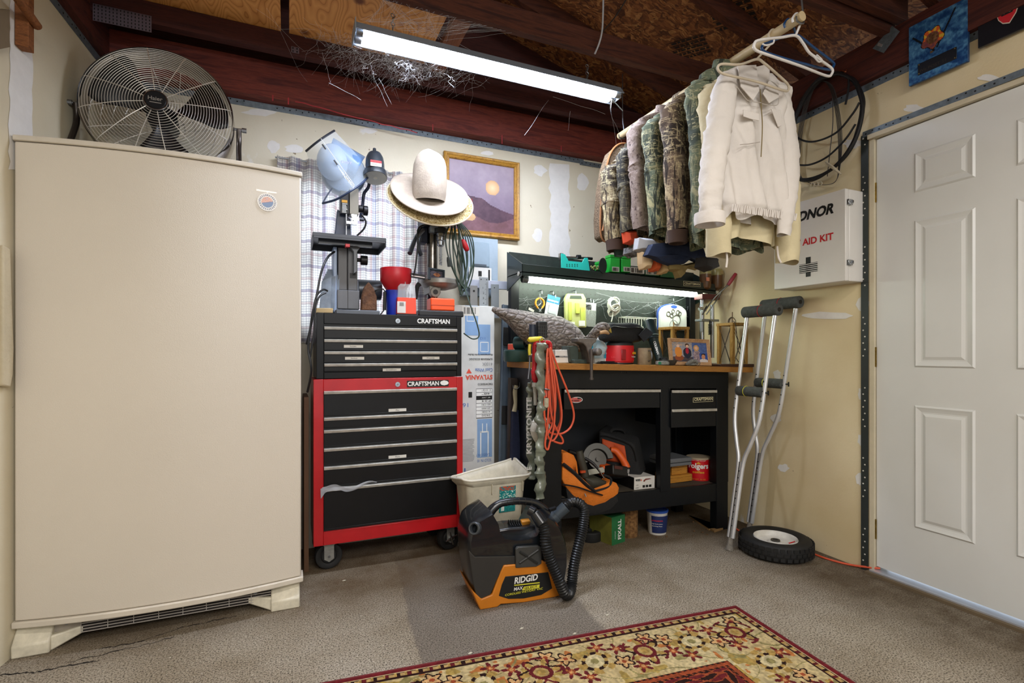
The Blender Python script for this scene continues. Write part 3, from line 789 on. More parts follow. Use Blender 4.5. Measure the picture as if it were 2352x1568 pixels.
# casters
def caster(x, y, par, swivel=0, brake=False):
    z = .062
    c = MB(); d = V((math.cos(swivel), math.sin(swivel), 0)); a = V((-d.y, d.x, 0))
    c.box(x-.05, x+.05, y-.04, y+.04, ZB-.006, ZB)
    # fork plates
    for s in (-1, 1):
        o = V((x, y, 0))+a*s*.024
        Mx = frame(o, d, y=UPZ)
        c.prism([(-.034, ZB-.004), (.034, ZB-.004), (.022, ZB-.02), (.022, z-.012), (0, z-.026), (-.022, z-.012), (-.022, ZB-.02)][::-1], -.0015, .0015, Mx)
    cc = c.build('caster', mat('zinc_fork', '#a9aaa6', .4, metal=.6, dirt=.3, dscale=30), par, bevel=.001)
    w = MB(); o = V((x, y, z))
    Mw = frame(o, d, z=a)
    w.lathe([(.0, -.018), (.03, -.018), (.036, -.012), (.05, -.019), (.058, -.018), (.0615, -.008), (.0615, .008), (.058, .018), (.05, .019), (.036, .012), (.03, .018), (0, .018)], Mw, n=36)
    w.build('wheel', RUB, cc)
    w = MB(); w.cyl(o-a*.029, o+a*.029, .006, n=10); w.build('axle_bolt', STEEL, cc)
    if brake:
        w = MB()
        for k in range(4):
            t = k*PI/2+.3; e = o+d*.034*math.cos(t)+V((0, 0, .034*math.sin(t)))-a*.03
            w.tube([o-a*.03, e], .005, n=6, k=1)
        w.cyl(o-a*.033, o-a*.027, .012, n=12); w.build('brake_lever', CHR, cc)
    return cc
caster(.168, 2.535, rc, .06); caster(.748, 2.54, rc, .25, True); caster(.168, 2.76, rc, .2); caster(.74, 2.76, rc, .1)
# torn plastic strip caught on the lowest pull
m = MB();
def bagf(u, v):
    x = .135+.24*u; w = .011*(1-u)**.8+.002
    return V((x, YC-.022-.006*noise2(u*9, v*3), .387+.01*math.sin(u*9)+.014*u+(v-.5)*w*2*(1+.4*noise2(u*12, 5))-.004))
m.grid(bagf, 40, 4); m.quadp([V((.128, YC-.023, .395)), V((.15, YC-.023, .40)), V((.146, YC-.021, .372)), V((.13, YC-.023, .35))], .0006, (0, -1, 0))
tag(m.build('torn_plastic_strip', mat('cloudy_film', '#b9bdc6', .25, alpha=.6)), 'torn strip of clear plastic caught on the lowest drawer pull of the red cabinet', 'plastic strip')
# black top chest
tc_ = thing('top_tool_chest', 'black top tool chest with four narrow drawers, standing on the red cabinet', 'tool chest', (.45, 2.62, ZT+.006))
Xa, Xb, Za, Zb = .112, .797, .886, 1.186
m = MB(); m.box(Xa, Xb, YC+.006, YC+.33, Za, Zb); m.build('chest_body', BLKM, tc_, bevel=.004)
m = MB(); m.box(Xa, Xa+.032, YC, YC+.01, Za, Zb); m.box(Xb-.026, Xb, YC, YC+.01, Za, Zb); m.box(Xa+.032, Xb-.026, YC, YC+.01, Zb-.05, Zb); m.box(Xa+.032, Xb-.026, YC, YC+.01, Za, Za+.03)
m.build('face_frame', BLKM, tc_, bevel=.002)
pz2 = [1.1155, 1.0585, 1.0035, .9480]
lab = {1: (('Sockets', .125),), 2: (('Sockets', .13), ('Wrenches', .49)), 3: (('Screwdrivers', .30),)}
for i, z in enumerate(pz2):
    zb = (pz2[i+1]+.012) if i < 3 else Za+.033
    m = MB(); m.box(Xa+.033, Xb-.027, YC-.004, YC+.006, zb, z+.008); m.box(Xa+.033, Xb-.027, YC-.006, YC, zb, zb+.003)
    dr = m.build('drawer', DRW, tc_, bevel=.001); pull(Xa+.033, Xb-.027, YC-.002, z, dr, .0155)
    for (s, dx) in lab.get(i, ()):
        lx = Xa+.033+dx; m = MB(); m.box(lx-.04, lx+.045, YC-.0073, YC-.006, z-.031, z-.018); m.build('label', LBL, dr)
        text(s, (lx, YC-.0075, z-.0275), RX, UPZ, .0065, KINK, dr, align='CENTER')
lock(.477, YC, 1.157, tc_)
logo(.571, YC-.0006, 1.148, .164, .0235, tc_, WINK)
# brown hardboard standing between freezer and chest
m = MB(); m.box(.062, .082, 2.53, 2.80, 0, .80); tag(m.build('hardboard_sheet', mat('hardboard', '#5b3f28', .7)), 'brown board standing on edge in the gap between freezer and red cabinet', 'board')
# ================================================================ CURTAIN, PICTURE, PANEL
def curtain_mat():
    m = bpy.data.materials.new('plaid_curtain'); m.use_nodes = True; nt = m.node_tree; nt.nodes.clear(); L = nt.links
    out = nd(nt, 'ShaderNodeOutputMaterial'); d = nd(nt, 'ShaderNodeBsdfDiffuse'); t = nd(nt, 'ShaderNodeBsdfTranslucent'); mx = nd(nt, 'ShaderNodeMixShader'); mx.inputs[0].default_value = .6
    tc = nd(nt, 'ShaderNodeTexCoord'); sx = nd(nt, 'ShaderNodeSeparateXYZ'); L.new(tc.outputs['Object'], sx.inputs[0])
    def line(sock, freq, w, ph=0):
        a = nd(nt, 'ShaderNodeMath', operation='MULTIPLY_ADD'); L.new(sock, a.inputs[0]); a.inputs[1].default_value = freq; a.inputs[2].default_value = ph
        b = nd(nt, 'ShaderNodeMath', operation='FRACT'); L.new(a.outputs[0], b.inputs[0])
        c = nd(nt, 'ShaderNodeMath', operation='LESS_THAN'); L.new(b.outputs[0], c.inputs[0]); c.inputs[1].default_value = w
        return c.outputs[0]
    def sc(s, k):
        a = nd(nt, 'ShaderNodeMath', operation='MULTIPLY'); L.new(s, a.inputs[0]); a.inputs[1].default_value = k; return a.outputs[0]
    X, Z = sx.outputs[0], sx.outputs[2]
    c = mixc(nt, sc(line(X, 90, .22), .5), '#f4f2f0', '#75788c')
    c = mixc(nt, sc(line(Z, 80, .22), .5), c, '#75788c')
    c = mixc(nt, sc(line(X, 17, .2, .3), .35), c, '#a86468'); c = mixc(nt, sc(line(Z, 16, .2), .25), c, '#a86468')
    c = mixc(nt, sc(line(X, 8, .16, .75), .4), c, '#6474a6'); c = mixc(nt, sc(line(Z, 8, .12, .5), .35), c, '#6474a6')
    L.new(c, d.inputs[0]); L.new(c, t.inputs[0]); L.new(d.outputs[0], mx.inputs[1]); L.new(t.outputs[0], mx.inputs[2]); L.new(mx.outputs[0], out.inputs[0])
    return m
cx0, cx1 = -.055, .755
m = MB()
m.grid(lambda u, v: V((cx0+(cx1-cx0)*u, YB-.035+.014*math.sin(u*58+.6*math.sin(v*5))+.006*math.sin(u*131)+.01*(1-v), 1.055+(1.985-1.055)*v)), 260, 12)
cu = tag(m.build('window_curtain', curtain_mat(), ang=80), 'thin plaid cotton curtain glowing with daylight over the window behind the tools', 'curtain')
m = MB(); m.tube([(cx0-.01, YB-.03, 1.975), (cx1+.01, YB-.03, 1.975)], .004, n=6, k=1); m.build('curtain_wire', STEEL, cu)
# framed picture: plain generic stand-in in the same violet and brown colours
pf = thing('framed_picture', 'gold framed picture in dusky violet tones on the wall behind the hat', 'picture', (1.03, 2.8, 1.68))
PX0, PX1, PZ0, PZ1 = .80, 1.268, 1.68, 2.145
GOLD = custom('gilt_wood', woodfn('#c2923c', '#94652a', 10, (3, 3, 3)), .35)
m = MB(); fw = .034; y0, y1 = YB-.035, YB-.012
def mitre(a, b2, c, d, yo, yi):
    m.add([a+V((0, yo, 0)), b2+V((0, yo, 0)), c+V((0, yi, 0)), d+V((0, yi, 0))], [(0, 1, 2, 3)])
O = [V((PX0, 0, PZ0)), V((PX1, 0, PZ0)), V((PX1, 0, PZ1)), V((PX0, 0, PZ1))]
def ins(k): return [O[0]+V((k, 0, k)), O[1]+V((-k, 0, k)), O[2]+V((-k, 0, -k)), O[3]+V((k, 0, -k))]
prof = [(0, YB-.006), (0, YB-.03), (.006, YB-.036), (.013, YB-.034), (.02, YB-.028), (.026, YB-.030), (.031, YB-.026), (.034, YB-.018)]
for (k0, ya), (k1, yb) in zip(prof, prof[1:]):
    A, B = ins(k0), ins(k1)
    for i in range(4): mitre(A[i], A[(i+1) % 4], B[(i+1) % 4], B[i], ya, yb)
m.build('frame', GOLD, pf, ang=50)
def art(u, v):
    n = noise2(u*6, v*6, 3)*.5+noise2(u*17, v*17, 4)*.3+noise2(u*40, v*40, 9)*.2
    c = lerpc(HX('#6c5c70'), HX('#a596a4'), max(0, min(1, (v-.25)*1.1+n*.4)))
    h = .38+.12*math.sin(u*4+.6)+.05*noise2(u*8, 2)
    if v < h: c = lerpc(HX('#3c2a38'), HX('#6a4c58'), n)
    h2 = .2+.06*math.sin(u*7)
    if v < h2: c = lerpc(HX('#5c3c40'), HX('#83606a'), n)
    d = math.hypot((u-.66), (v-.66)*1.0)
    if d < .11: c = lerpc(HX('#e7c9a0'), HX('#c99e74'), d/.11)
    if math.hypot((u-.3)/1.6, v-.2) < .06: c = lerpc(HX('#d9b78a'), HX('#b08a60'), n)
    return c
picture('canvas', art, V((PX0+.033, YB-.016, PZ0+.033)), RX, UPZ, PX1-PX0-.066, PZ1-PZ0-.066, 90, 90, pf, vcmat('painted_canvas', .55))
# electrical panel
ep = thing('electrical_panel', 'pale blue-grey electrical box on the wall behind the drill press', 'electrical panel', (1.01, 2.8, 1.35))
EPM = mat('panel_enamel', '#9fb0bd', .45)
MB().box(.90, 1.115, YB-.06, YB-.001, 1.33, 1.665).build('box_body', EPM, ep, bevel=.002)
MB().box(.945, 1.06, YB-.066, YB-.06, 1.50, 1.64).build('box_door', mat('panel_door_enamel', '#93a6b4', .45), ep, bevel=.003)
m = MB(); m.box(.965, 1.04, YB-.07, YB-.066, 1.50, 1.512); m.build('latch', mat('latch_dark', '#4a545c', .5), ep)
# label card box in front of the panel
t = thing('instruction_card', 'white printed card leaning below the electrical box door', 'card', (1.0, 2.74, 1.35))
m = MB(); m.box(.93, 1.065, 2.745, 2.75, 1.37, 1.49); m.build('card', WHT, t)
m = MB(); m.box(.985, 1.005, 2.7435, 2.745, 1.44, 1.47); m.box(1.045, 1.055, 2.7435, 2.745, 1.40, 1.48); m.build('print', KINK, t)
text('Page   Supply', (.95, 2.7445, 1.405), RX, UPZ, .009, KINK, t)
# ================================================================ BULB CARTON, RULERS, LEVELS
bc = thing('bulb_carton', 'tall white and blue cardboard carton of fluorescent bulbs standing upside down by the red cabinet', 'carton', (.91, 2.66, 0))
CW = mat('carton_white', '#d5d7d6', .7, dirt=.1); CBL = mat('carton_blue_print', '#86a8d2', .7); CBL2 = mat('carton_dark_blue_print', '#4b74b4', .7)
KX0, KX1, KY, KZ = .79, 1.026, 2.60, 1.258
MB().box(KX0, KX1, KY, KY+.13, 0, KZ).build('carton_body', CW, bc, bevel=.003)
def kp(x0, x1, z0, z1, mt, nm='print_block', e=.0008):
    return MB().box(x0, x1, KY-e, KY, z0, z1).build(nm, mt, bc)
def K(px, py): return Q(px, py, KY)
kp(K(1068, 0).x, K(1098, 0).x, K(0, 755).z if 0 else K(1080, 770).z, K(1080, 702).z, CBL)
kp(K(1098, 0).x, K(1126, 0).x, K(1110, 815).z, K(1110, 745).z, CBL)
kp(K(1096, 0).x, K(1130, 0).x, K(1110, 1050).z, K(1110, 962).z, CBL)
kp(K(1064, 0).x, KX1, K(1110, 1225).z, K(1110, 1216).z, CBL2); kp(K(1066, 0).x, K(1069, 0).x, K(1066, 1225).z, K(1066, 1075).z, CBL2)
def kt(s, px, py, h, w, mt, bold=0): # upside-down print: runs right to left
    p = K(px, py); text(s, (p.x, KY-.0012, p.z), (-1, 0, 0), (0, 0, -1), h, mt, bc, width=w, bold=bold)
BL2 = mat('carton_dark_blue_print')
kt('SYLVANIA', 1131, 860, .026, .155, mat('orange_print', '#dc5038', .6), .03)
kt('Cool White', 1131, 845, .02, .10, BL2, .01); kt('4100K', 1131, 832, .018, .06, mat('grey_print', '#8a8e94', .6))
kt('SUPERSAVER ECOLOGIC', 1131, 822, .011, .135, KINK, .02); kt('Fluorescent Light Bulbs', 1131, 811, .012, .14, KINK, .02); kt('F34CW/SS/ECO', 1131, 879, .011, .085, KINK, .02)
kt('112', 1114, 774, .014, .03, BL2); kt('16', 1075, 925, .022, .03, BL2)
kt('SOLD IN 10', 1128, 1052, .016, .08, BL2); kt('CASES ONLY', 1125, 1040, .014, .08, BL2)
# table of figures
tx0, tx1 = K(1094, 0).x, K(1130, 0).x;
for i in range(8):
    z1 = K(1110, 893+i*8.3).z; z0 = K(1110, 893+(i+1)*8.3-1).z
    kp(tx0, tx1, z0, z1, KINK if i == 2 else mat('pale_print', '#eef0ee', .7), 'table_row', .001)
    text(('1 1/2"', '48"', '48" | 34W', 'F34', '60 CRI', '20,000', '4100K', '2650')[i], (tx1-.01, KY-.0014, z1-.002), (-1, 0, 0), (0, 0, -1), abs(z1-z0)*.55, WINK if i == 2 else KINK, bc, width=.05)
m = MB(); m.box(tx0-.001, tx1+.001, KY-.0006, KY, K(1110, 960).z, K(1110, 892).z); m.build('table_border', KINK, bc)
m = MB(); p = K(1076, 900); m.box(p.x-.0, p.x+.02, KY-.001, KY, p.z-.03, p.z); m.build('energy_mark', KINK, bc)
m = MB(); q = K(1077, 852); m.prism([(q.x-.015, q.z-.012), (q.x+.016, q.z-.012), (q.x, q.z+.014)], KY-.001, KY, Matrix(((1, 0, 0, 0), (0, 0, 1, 0), (0, 1, 0, 0), (0, 0, 0, 1)))); m.build('carton_triangle', mat('orange_print'), bc)
m = MB()
for (px, y0, y1) in ((1104, 990, 1048), (1121, 990, 1048)): m.box(K(px, 0).x-.003, K(px, 0).x+.003, KY-.0012, KY, K(px, y1).z, K(px, y0).z)
m.box(K(1104, 0).x, K(1121, 0).x, KY-.0012, KY, K(1110, 993).z, K(1110, 990).z)
for px in (1108, 1118): m.box(K(px, 0).x-.002, K(px, 0).x+.002, KY-.0012, KY, K(px, 990).z, K(px, 972).z)
for (px0, px1, y0, y1) in ((1072, 1090, 712, 738), (1103, 1122, 785, 808)):
    a, b2 = K(px0, y1), K(px1, y0); m.box(a.x, b2.x, KY-.0012, KY, a.z, a.z+.004); m.box(a.x, b2.x, KY-.0012, KY, b2.z-.004, b2.z); m.box(a.x, a.x+.003, KY-.0012, KY, a.z, b2.z); m.box(b2.x-.003, b2.x, KY-.0012, KY, a.z, b2.z)
m.build('tube_drawing', mat('pale_print'), bc)
m = MB()
for i in range(17):
    z = K(1085, 1008+i*3.1).z; m.box(KX0+.03, K(1092, 0).x-.02*noise2(i*1.7, 2), KY-.001, KY, z-.0012, z+.0012)
m.build('small_print', mat('grey_print'), bc)
bp_ = MB(); bp_.box(K(1060, 0).x, K(1101, 0).x, KY-.0016, KY, K(1080, 725).z, K(1080, 703).z); bp_.build('barcode_label', WHT, bc)
m = MB()
for i in range(22):
    if noise2(i*3.3, 7) > .35: x = K(1064, 0).x+.0032*i; m.box(x, x+.0018, KY-.0022, KY-.0016, K(1080, 721).z, K(1080, 706).z)
m.build('barcode', KINK, bc)
# steel squares / rulers standing on the carton
def ruler(x0, x1, y, z0, z1, mt, label, holes=(), ticks=False):
    t = thing('steel_ruler', label, 'ruler', ((x0+x1)/2, y, z0))
    MB().box(x0, x1, y, y+.003, z0, z1).build('blade', mt, t, bevel=.0006)
    if holes:
        m = MB()
        for hx, hz, r in holes: m.cyl((hx, y+.001, hz), (hx, y-.001, hz), r, n=14)
        m.build('hang_hole', KINK, t)
    if ticks:
        m = MB()
        for i in range(18): m.box(x1-.014 if i % 4 else x1-.02, x1-.003, y-.0006, y, z0+.01+i*.007, z0+.0115+i*.007)
        m.build('graduations', KINK, t)
        for i, s in enumerate('4321'): text(s, (x0+.02, y-.0008, z0+.012+.028*i), RX, UPZ, .011, KINK, t)
P1 = Q(1080, 655, 2.64); P2 = Q(1097, 0, 2.64)
ruler(P1.x, P2.x, 2.64, KZ, P1.z, STEEL, 'plain steel square blade with one hole, left of the numbered ruler on the bulb carton', ((( P1.x+P2.x)/2, P1.z-.03, .006),))
P1 = Q(1101, 636, 2.63); P2 = Q(1122, 0, 2.63)
ruler(P1.x, P2.x, 2.63, KZ, P1.z, mat('satin_ruler', '#9aa0a4', .4, metal=.4), 'numbered steel ruler standing on end on the bulb carton', ((P1.x+.01, P1.z-.012, .003), (P2.x-.01, P1.z-.012, .003)), True)
P1 = Q(1128, 652, 2.68); P2 = Q(1146, 0, 2.68)
ruler(P1.x, P2.x, 2.68, 1.2, P1.z, mat('satin_ruler2', '#8d9498', .4, metal=.4), 'steel rule furthest right, half behind the bulb carton', ((P1.x+.02, P1.z-.02, .003),))
m = MB(); a = Q(1062, 640, 2.70); b2 = Q(1168, 665, 2.70); m.box(a.x, b2.x, 2.70, 2.72, b2.z, a.z); tag(m.build('rail', mat('rail_paint', '#b6bccb', .5), bevel=.002), 'pale rail fixed level above the rulers behind the carton', 'rail')
# spirit level
lv = thing('spirit_level', 'long grey aluminium spirit level leaning upright between the bulb carton and the bench', 'spirit level', (1.035, 2.5, .2))
LV = mat('level_anodised', '#5d6b78', .4, metal=.5)
a = Q(1138, 1075, 2.52); b2 = Q(1152, 700, 2.62); w_ = Q(1160, 1075, 2.52).x-a.x
MV = frame(V((a.x, 2.50, .02)), (b2.x-a.x, .12, b2.z-.02), y=RX)   # x = along, y = right
Llen = (V((b2.x, 2.62, b2.z))-V((a.x, 2.5, .02))).length
m = MB(); m.box(0, Llen, 0, .008, -.02, 0, MV); m.box(0, Llen, w_-.008, w_, -.02, 0, MV); m.box(0, Llen, .008, w_-.008, -.012, -.008, MV)
m.build('rail_body', LV, lv, bevel=.001)
for s in (.14, .52, .86):
    m = MB(); m.box(Llen*s-.05, Llen*s+.05, .004, w_-.004, -.021, .001, MV); hb = m.build('vial_housing', KINK, lv, bevel=.002)
    m = MB(); m.box(Llen*s-.017, Llen*s+.017, .009, w_-.009, .0, .003, MV); m.build('vial', mat('vial_glass', '#d5d4bd', .2), hb)
# second narrow bar to its right, and dark lumber
m = MB(); M2 = MV @ Matrix.Translation((0, w_+.006, -.03)); m.box(0, Llen*.9, 0, .012, -.02, 0, M2)
tag(m.build('aluminium_bar', mat('bar_alu', '#77828c', .4, metal=.6)), 'narrow aluminium bar leaning right beside the spirit level', 'bar')
# ================================================================ THINGS ON THE TOOL CHEST
ZC = 1.1865; YT = 2.62
CI = mat('cast_grey', '#6a6e74', .45, dirt=.2, metal=.2); CIL = mat('saw_column_grey', '#68696c', .5); DKB = mat('saw_dark', '#262a33', .4)
bs = thing('band_saw', 'grey bench band saw with a wide black table, left on top of the black chest', 'band saw', (.27, 2.64, ZC))
def T(px, py, Y=YT): return Q(px, py, Y)
def bx(m, x0p, x1p, y0p, y1p, Y0, Y1):
    a = T(x0p, y1p, Y0); b2 = T(x1p, y0p, Y0);
    # use mid pixel rows to keep verticals plumb
    m.box(a.x, b2.x, Y0, Y1, T((x0p+x1p)/2, y1p, Y0).z, T((x0p+x1p)/2, y0p, Y0).z); return m
m = MB(); m.box(T(768, 0).x-.0, T(866, 0).x, 2.53, 2.76, ZC, ZC+.022); m.build('base_plate', mat('base_grey', '#5c6066', .5, metal=.3), bs, bevel=.004)
m = MB(); xa, xb, xm = T(775, 0).x, T(821, 0).x, T(798, 0).x; zt_ = T(800, 570).z; zl_ = T(800, 667).z
m.box(xa-.003, xb+.008, YT-.02, YT+.1, ZC+.03, zl_); m.box(xa+.002, xm-.001, YT-.008, YT+.09, zl_, zt_); m.box(xm+.001, xb, YT-.008, YT+.09, zl_, zt_)
m.build('column', CIL, bs, bevel=.004)
m = MB(); m.box(xm-.001, xm+.001, YT-.0215, YT-.02, ZC+.03, zl_); a = T(820, 640); m.box(a.x-.035, a.x-.004, YT-.0095, YT-.008, a.z-.0, a.z+.025); m.build('seam', KINK, bs)
# lower wheel cover (light blue grey left flank)
m = MB(); m.box(xa-.02, xa-.003, YT-.015, YT+.1, ZC+.012, zt_); m.build('side_cover', mat('saw_cover', '#8c9fbd', .35), bs, bevel=.003)
# motor to the right, behind
m = MB(); z_ = T(850, 665, 2.70).z; m.cyl((T(822, 0, 2.7).x, 2.72, z_), (T(876, 0, 2.7).x, 2.72, z_), .052, n=28); m.build('motor_housing', mat('motor_grey', '#5a6068', .35, metal=.4), bs, bevel=.003)
# table with trunnion
tz = T(800, 548, 2.52).z
m = MB(); x0_, x1_ = Q(718, 0, 2.5).x, Q(887, 0, 2.5).x
m.box(x0_, x1_, 2.50, 2.72, tz-.004, tz+.014)
m.box(x0_, x1_, 2.50, 2.505, tz-.012, tz);
for xx in (x0_, x1_-.005): m.box(xx, xx+.005, 2.5, 2.72, tz-.03, tz)
m.box(x0_, x1_, 2.715, 2.72, tz-.03, tz)
m.build('table', mat('saw_table', '#3a3d44', .4, metal=.3, dirt=.3), bs, bevel=.0015)
m = MB(); m.box(xa-.09, xb+.06, 2.54, 2.56, tz-.028, tz-.004); m.build('table_rib', DKB, bs)
m = MB(); a = T(812, 0).x; m.prism([(a-.035, 0), (a+.04, 0), (a+.012, -.045), (a+.012, -.14), (a-.004, -.15), (a-.004, -.045)][::-1], 2.575, 2.6, Matrix(((1, 0, 0, 0), (0, 0, 1, 0), (0, 1, 0, tz-.004), (0, 0, 0, 1)))); m.build('trunnion', CI, bs, bevel=.002)
for px, py in ((838, 598), (0, 0)):
    if not px: continue
    a = T(px, py, 2.6); m = MB(); m.cyl(a+V((-.02, 0, 0)), a+V((.012, 0, 0)), .024, n=10); m.cyl(a+V((-.05, 0, 0)), a+V((-.02, 0, 0)), .01, n=8); m.build('tilt_knob', BLK, bs, bevel=.002)
m = MB(); a = T(796, 564, 2.52); m.box(a.x-.006, a.x+.014, 2.51, 2.54, a.z-.007, a.z+.008); m.build('table_pin', REDP, bs, bevel=.001)
# arm and upper head
m = MB(); m.prism([(T(768, 0).x, tz), (T(806, 0).x+.004, tz), (T(806, 0).x, T(800, 500).z), (T(776, 0).x, T(800, 480).z)], 2.64, 2.70, Matrix(((1, 0, 0, 0), (0, 0, 1, 0), (0, 1, 0, 0), (0, 0, 0, 1)))); m.build('arm', mat('saw_navy', '#27344f', .4), bs, bevel=.003)
m = MB(); bx(m, 782, 802, 438, 490, 2.60, 2.68); m.build('blade_guard', DKB, bs, bevel=.002)
m = MB(); bx(m, 803, 824, 432, 492, 2.585, 2.66); m.build('guide_post', mat('guide_grey', '#77746c', .4, metal=.4), bs, bevel=.002)
m = MB(); bx(m, 807, 820, 492, 515, 2.58, 2.6); bx(m, 796, 812, 508, 514, 2.578, 2.6)
for k in range(3): a = T(809+(k % 2)*3, 497+k*8, 2.577); m.cyl(a, a+V((0, -.006, 0)), .004, n=10)
m.build('blade_guides', CHR, bs)
m = MB(); a = T(795.5, 540, 2.61); m.box(a.x-.003, a.x+.001, 2.60, 2.612, tz+.014, T(795, 492).z); m.build('saw_blade', STEEL, bs)
m = MB(); bx(m, 784, 799, 459, 490, 2.598, 2.6); lb = m.build('warning_label', KINK, bs)
m = MB(); bx(m, 785, 798, 459, 465, 2.597, 2.5985); m.build('warning_band', mat('amber_print', '#e0a63a', .5), lb)
m = MB()
for i in range(7): bx(m, 786, 798-(i*3) % 4, 467+i*3.2, 468.3+i*3.2, 2.597, 2.5985)
m.build('warning_lines', WINK, lb)
for px, py, r in ((829, 480, .018), (840, 484, .024)):
    a = T(px, py, 2.6); m = MB(); m.cyl(a+V((-.012, 0, 0)), a+V((.01, 0, 0)), r, n=12); m.build('blade_tension_knob', BLK, bs, bevel=.003)
m = MB(); a = T(826, 504, 2.6); m.cyl(a, a+V((.02, 0, 0)), .008, n=8); m.cyl(a+V((.02, 0, 0)), a+V((.03, 0, 0)), .003, n=6); m.build('guide_screw', DKB, bs)
m = MB(); uc = T(790, 400, 2.66); m.lathe([(0, 0), (.10, 0), (.105, .01), (.105, .06), (.10, .07), (0, .07)], frame(uc+V((0, .035, 0)), RX, z=(0, -1, 0)), n=36); m.build('upper_wheel_cover', mat('saw_cover_blue', '#5c7596', .35), bs, bevel=.003)
m = MB(); m.tube([T(830, 493, 2.6), T(840, 508, 2.6), T(836, 525, 2.6), T(820, 541, 2.6)], .0045, n=8); m.build('lamp_cable', BLK, bs)
# face shield hung over the saw --------------------------------------
def shieldmat():
    m = bpy.data.materials.new('clear_visor'); m.use_nodes = True; nt = m.node_tree; nt.nodes.clear()
    o = nd(nt, 'ShaderNodeOutputMaterial'); mx = nd(nt, 'ShaderNodeMixShader'); t = nd(nt, 'ShaderNodeBsdfTransparent'); b = nd(nt, 'ShaderNodeBsdfPrincipled')
    b.inputs['Base Color'].default_value = srgb('#d4e2ee'); b.inputs['Roughness'].default_value = .12
    mx.inputs[0].default_value = .27; nt.links.new(t.outputs[0], mx.inputs[1]); nt.links.new(b.outputs[0], mx.inputs[2]); nt.links.new(mx.outputs[0], o.inputs[0]); return m
CLEAR = shieldmat()
fs_ = thing('face_shield', 'clear face shield with dark rims hung over the top of the band saw', 'face shield', tuple(T(790, 400, 2.56)))
# conical sheet: ruled between two rims (upper-left rim, lower-right rim), bulging towards the viewer
def prim(pts, bulge, n=16):
    P = spline([T(*p, 2.6-bulge*math.sin(PI*i/(len(pts)-1))) for i, p in enumerate(pts)], 4); return [P[round(i*(len(P)-1)/n)] for i in range(n+1)]
r1 = prim([(703, 347), (722, 331), (744, 315), (768, 300)], .05); r2 = prim([(741, 467), (772, 458), (803, 440), (832, 420), (856, 394)], .10)
m = MB(); n = len(r1)
m.add(r1+r2, [(i, i+1, n+i+1, n+i) for i in range(n-1)])
m.build('visor_sheet', CLEAR, fs_)
r1b = prim([(703, 347), (722, 331), (744, 315), (768, 300)], -.03)
m = MB(); m.tube(r1, .0055, n=6, k=1); m.tube(r1b, .0055, n=6, k=1); m.build('upper_rim', DKB, fs_)
m = MB(); m.tube(r2, .0055, n=6, k=1); m.tube([T(741, 466, 2.6), T(757, 440, 2.62), T(772, 424, 2.66)], .004, n=6); m.build('lower_rim', mat('rim_blue', '#2d3b58', .4), fs_)
m = MB()
p1, p2, p3, p4 = T(757, 342, 2.57), T(768, 308, 2.6), T(842, 352, 2.6), T(815, 402, 2.55)
def hg(u, v):
    a = p2.lerp(p3, u); b2 = p1.lerp(p4, u); q = b2.lerp(a, v); q.y += .05-.05*math.cos((v-.5)*PI); return q
m.grid(hg, 10, 8); m.build('brow_guard', mat('brow_guard_blue', '#5d7da6', .3), fs_, solid=.002)
m = MB(); c0 = T(764, 372, 2.60)
m.sph(c0, .072, .05, .088, n=20, m=12); m.build('crown_pad', mat('crown_pad', '#a9bfdc', .35, alpha=.55), fs_)
m = MB()
for (px, py) in ((744, 337), (771, 373), (797, 411)):
    a = T(px, py, 2.52); Mx = frame(a, (T(px+10, py+14, 2.52)-a), z=(0, -1, 0)); m.box(-.013, .013, -.0035, .0035, -.001, .001, Mx)
m.build('adjusting_slot', KINK, fs_)
m = MB(); a = T(737, 318, 2.50); b2 = T(814, 425, 2.47); m.tube([a, a.lerp(b2, .5), b2], .0016, n=5, k=2); m.build('hinge_edge', WHT, fs_)
text('DOT', T(783, 374, 2.505), RX, UPZ, .011, mat('faint_lilac_print', '#8f86b4', .5), fs_, width=.05)
# lamp on gooseneck ---------------------------------------------------
wl = thing('gooseneck_lamp', 'black bullet-shaped machine lamp standing up beside the face shield', 'lamp', tuple(T(848, 470, 2.6)))
lc = T(861, 375, 2.56); s_ = .0212/10*1.02
Mx = frame(T(862, 404, 2.56), RX, z=(.02, .32, 1));
m = MB(); m.lathe([(.056, -.012), (.057, .012), (.053, .024), (.046, .03), (.045, .075), (.042, .10), (.033, .122), (.018, .134), (.009, .138), (.008, .158), (0, .16)], Mx, n=36); m.build('lamp_shade', mat('lamp_black', '#2b3138', .35, coat=.3), wl)
m = MB(); m.lathe([(.054, -.013), (.05, -.004), (.03, .012), (0, .018)], Mx, n=32); m.build('reflector', mat('reflector_grey', '#9a9a92', .35, metal=.5), wl)
m = MB(); m.lathe([(0, -.016), (.02, -.01), (.034, .0), (.036, .01)], Mx, n=24); m.build('bulb', mat('frosted_bulb', '#c7c8c2', .3), wl)
a = T(851, 372, 2.508); m = MB(); m.box(a.x, a.x+.052, a.y-.0, a.y+.004, a.z-.016, a.z+.0); lb = m.build('lamp_label', LBL, wl)
m = MB(); m.box(a.x, a.x+.052, a.y, a.y+.004, a.z+.0, a.z+.012); m.build('lamp_label_red', RINK, lb)
text('CAUTION', (a.x+.026, a.y-.001, a.z+.002), RX, UPZ, .007, KINK, lb, align='CENTER'); text('PARALLEL', (a.x+.026, a.y-.001, a.z-.012), RX, UPZ, .008, KINK, lb, align='CENTER', width=.046)
m = MB(); m.tube([T(850, 410, 2.62), T(846, 430, 2.64), T(836, 445, 2.66), T(833, 470, 2.66), T(828, 500, 2.66)], .008, n=10); m.build('gooseneck', mat('gooseneck_blue', '#25304a', .4), wl)
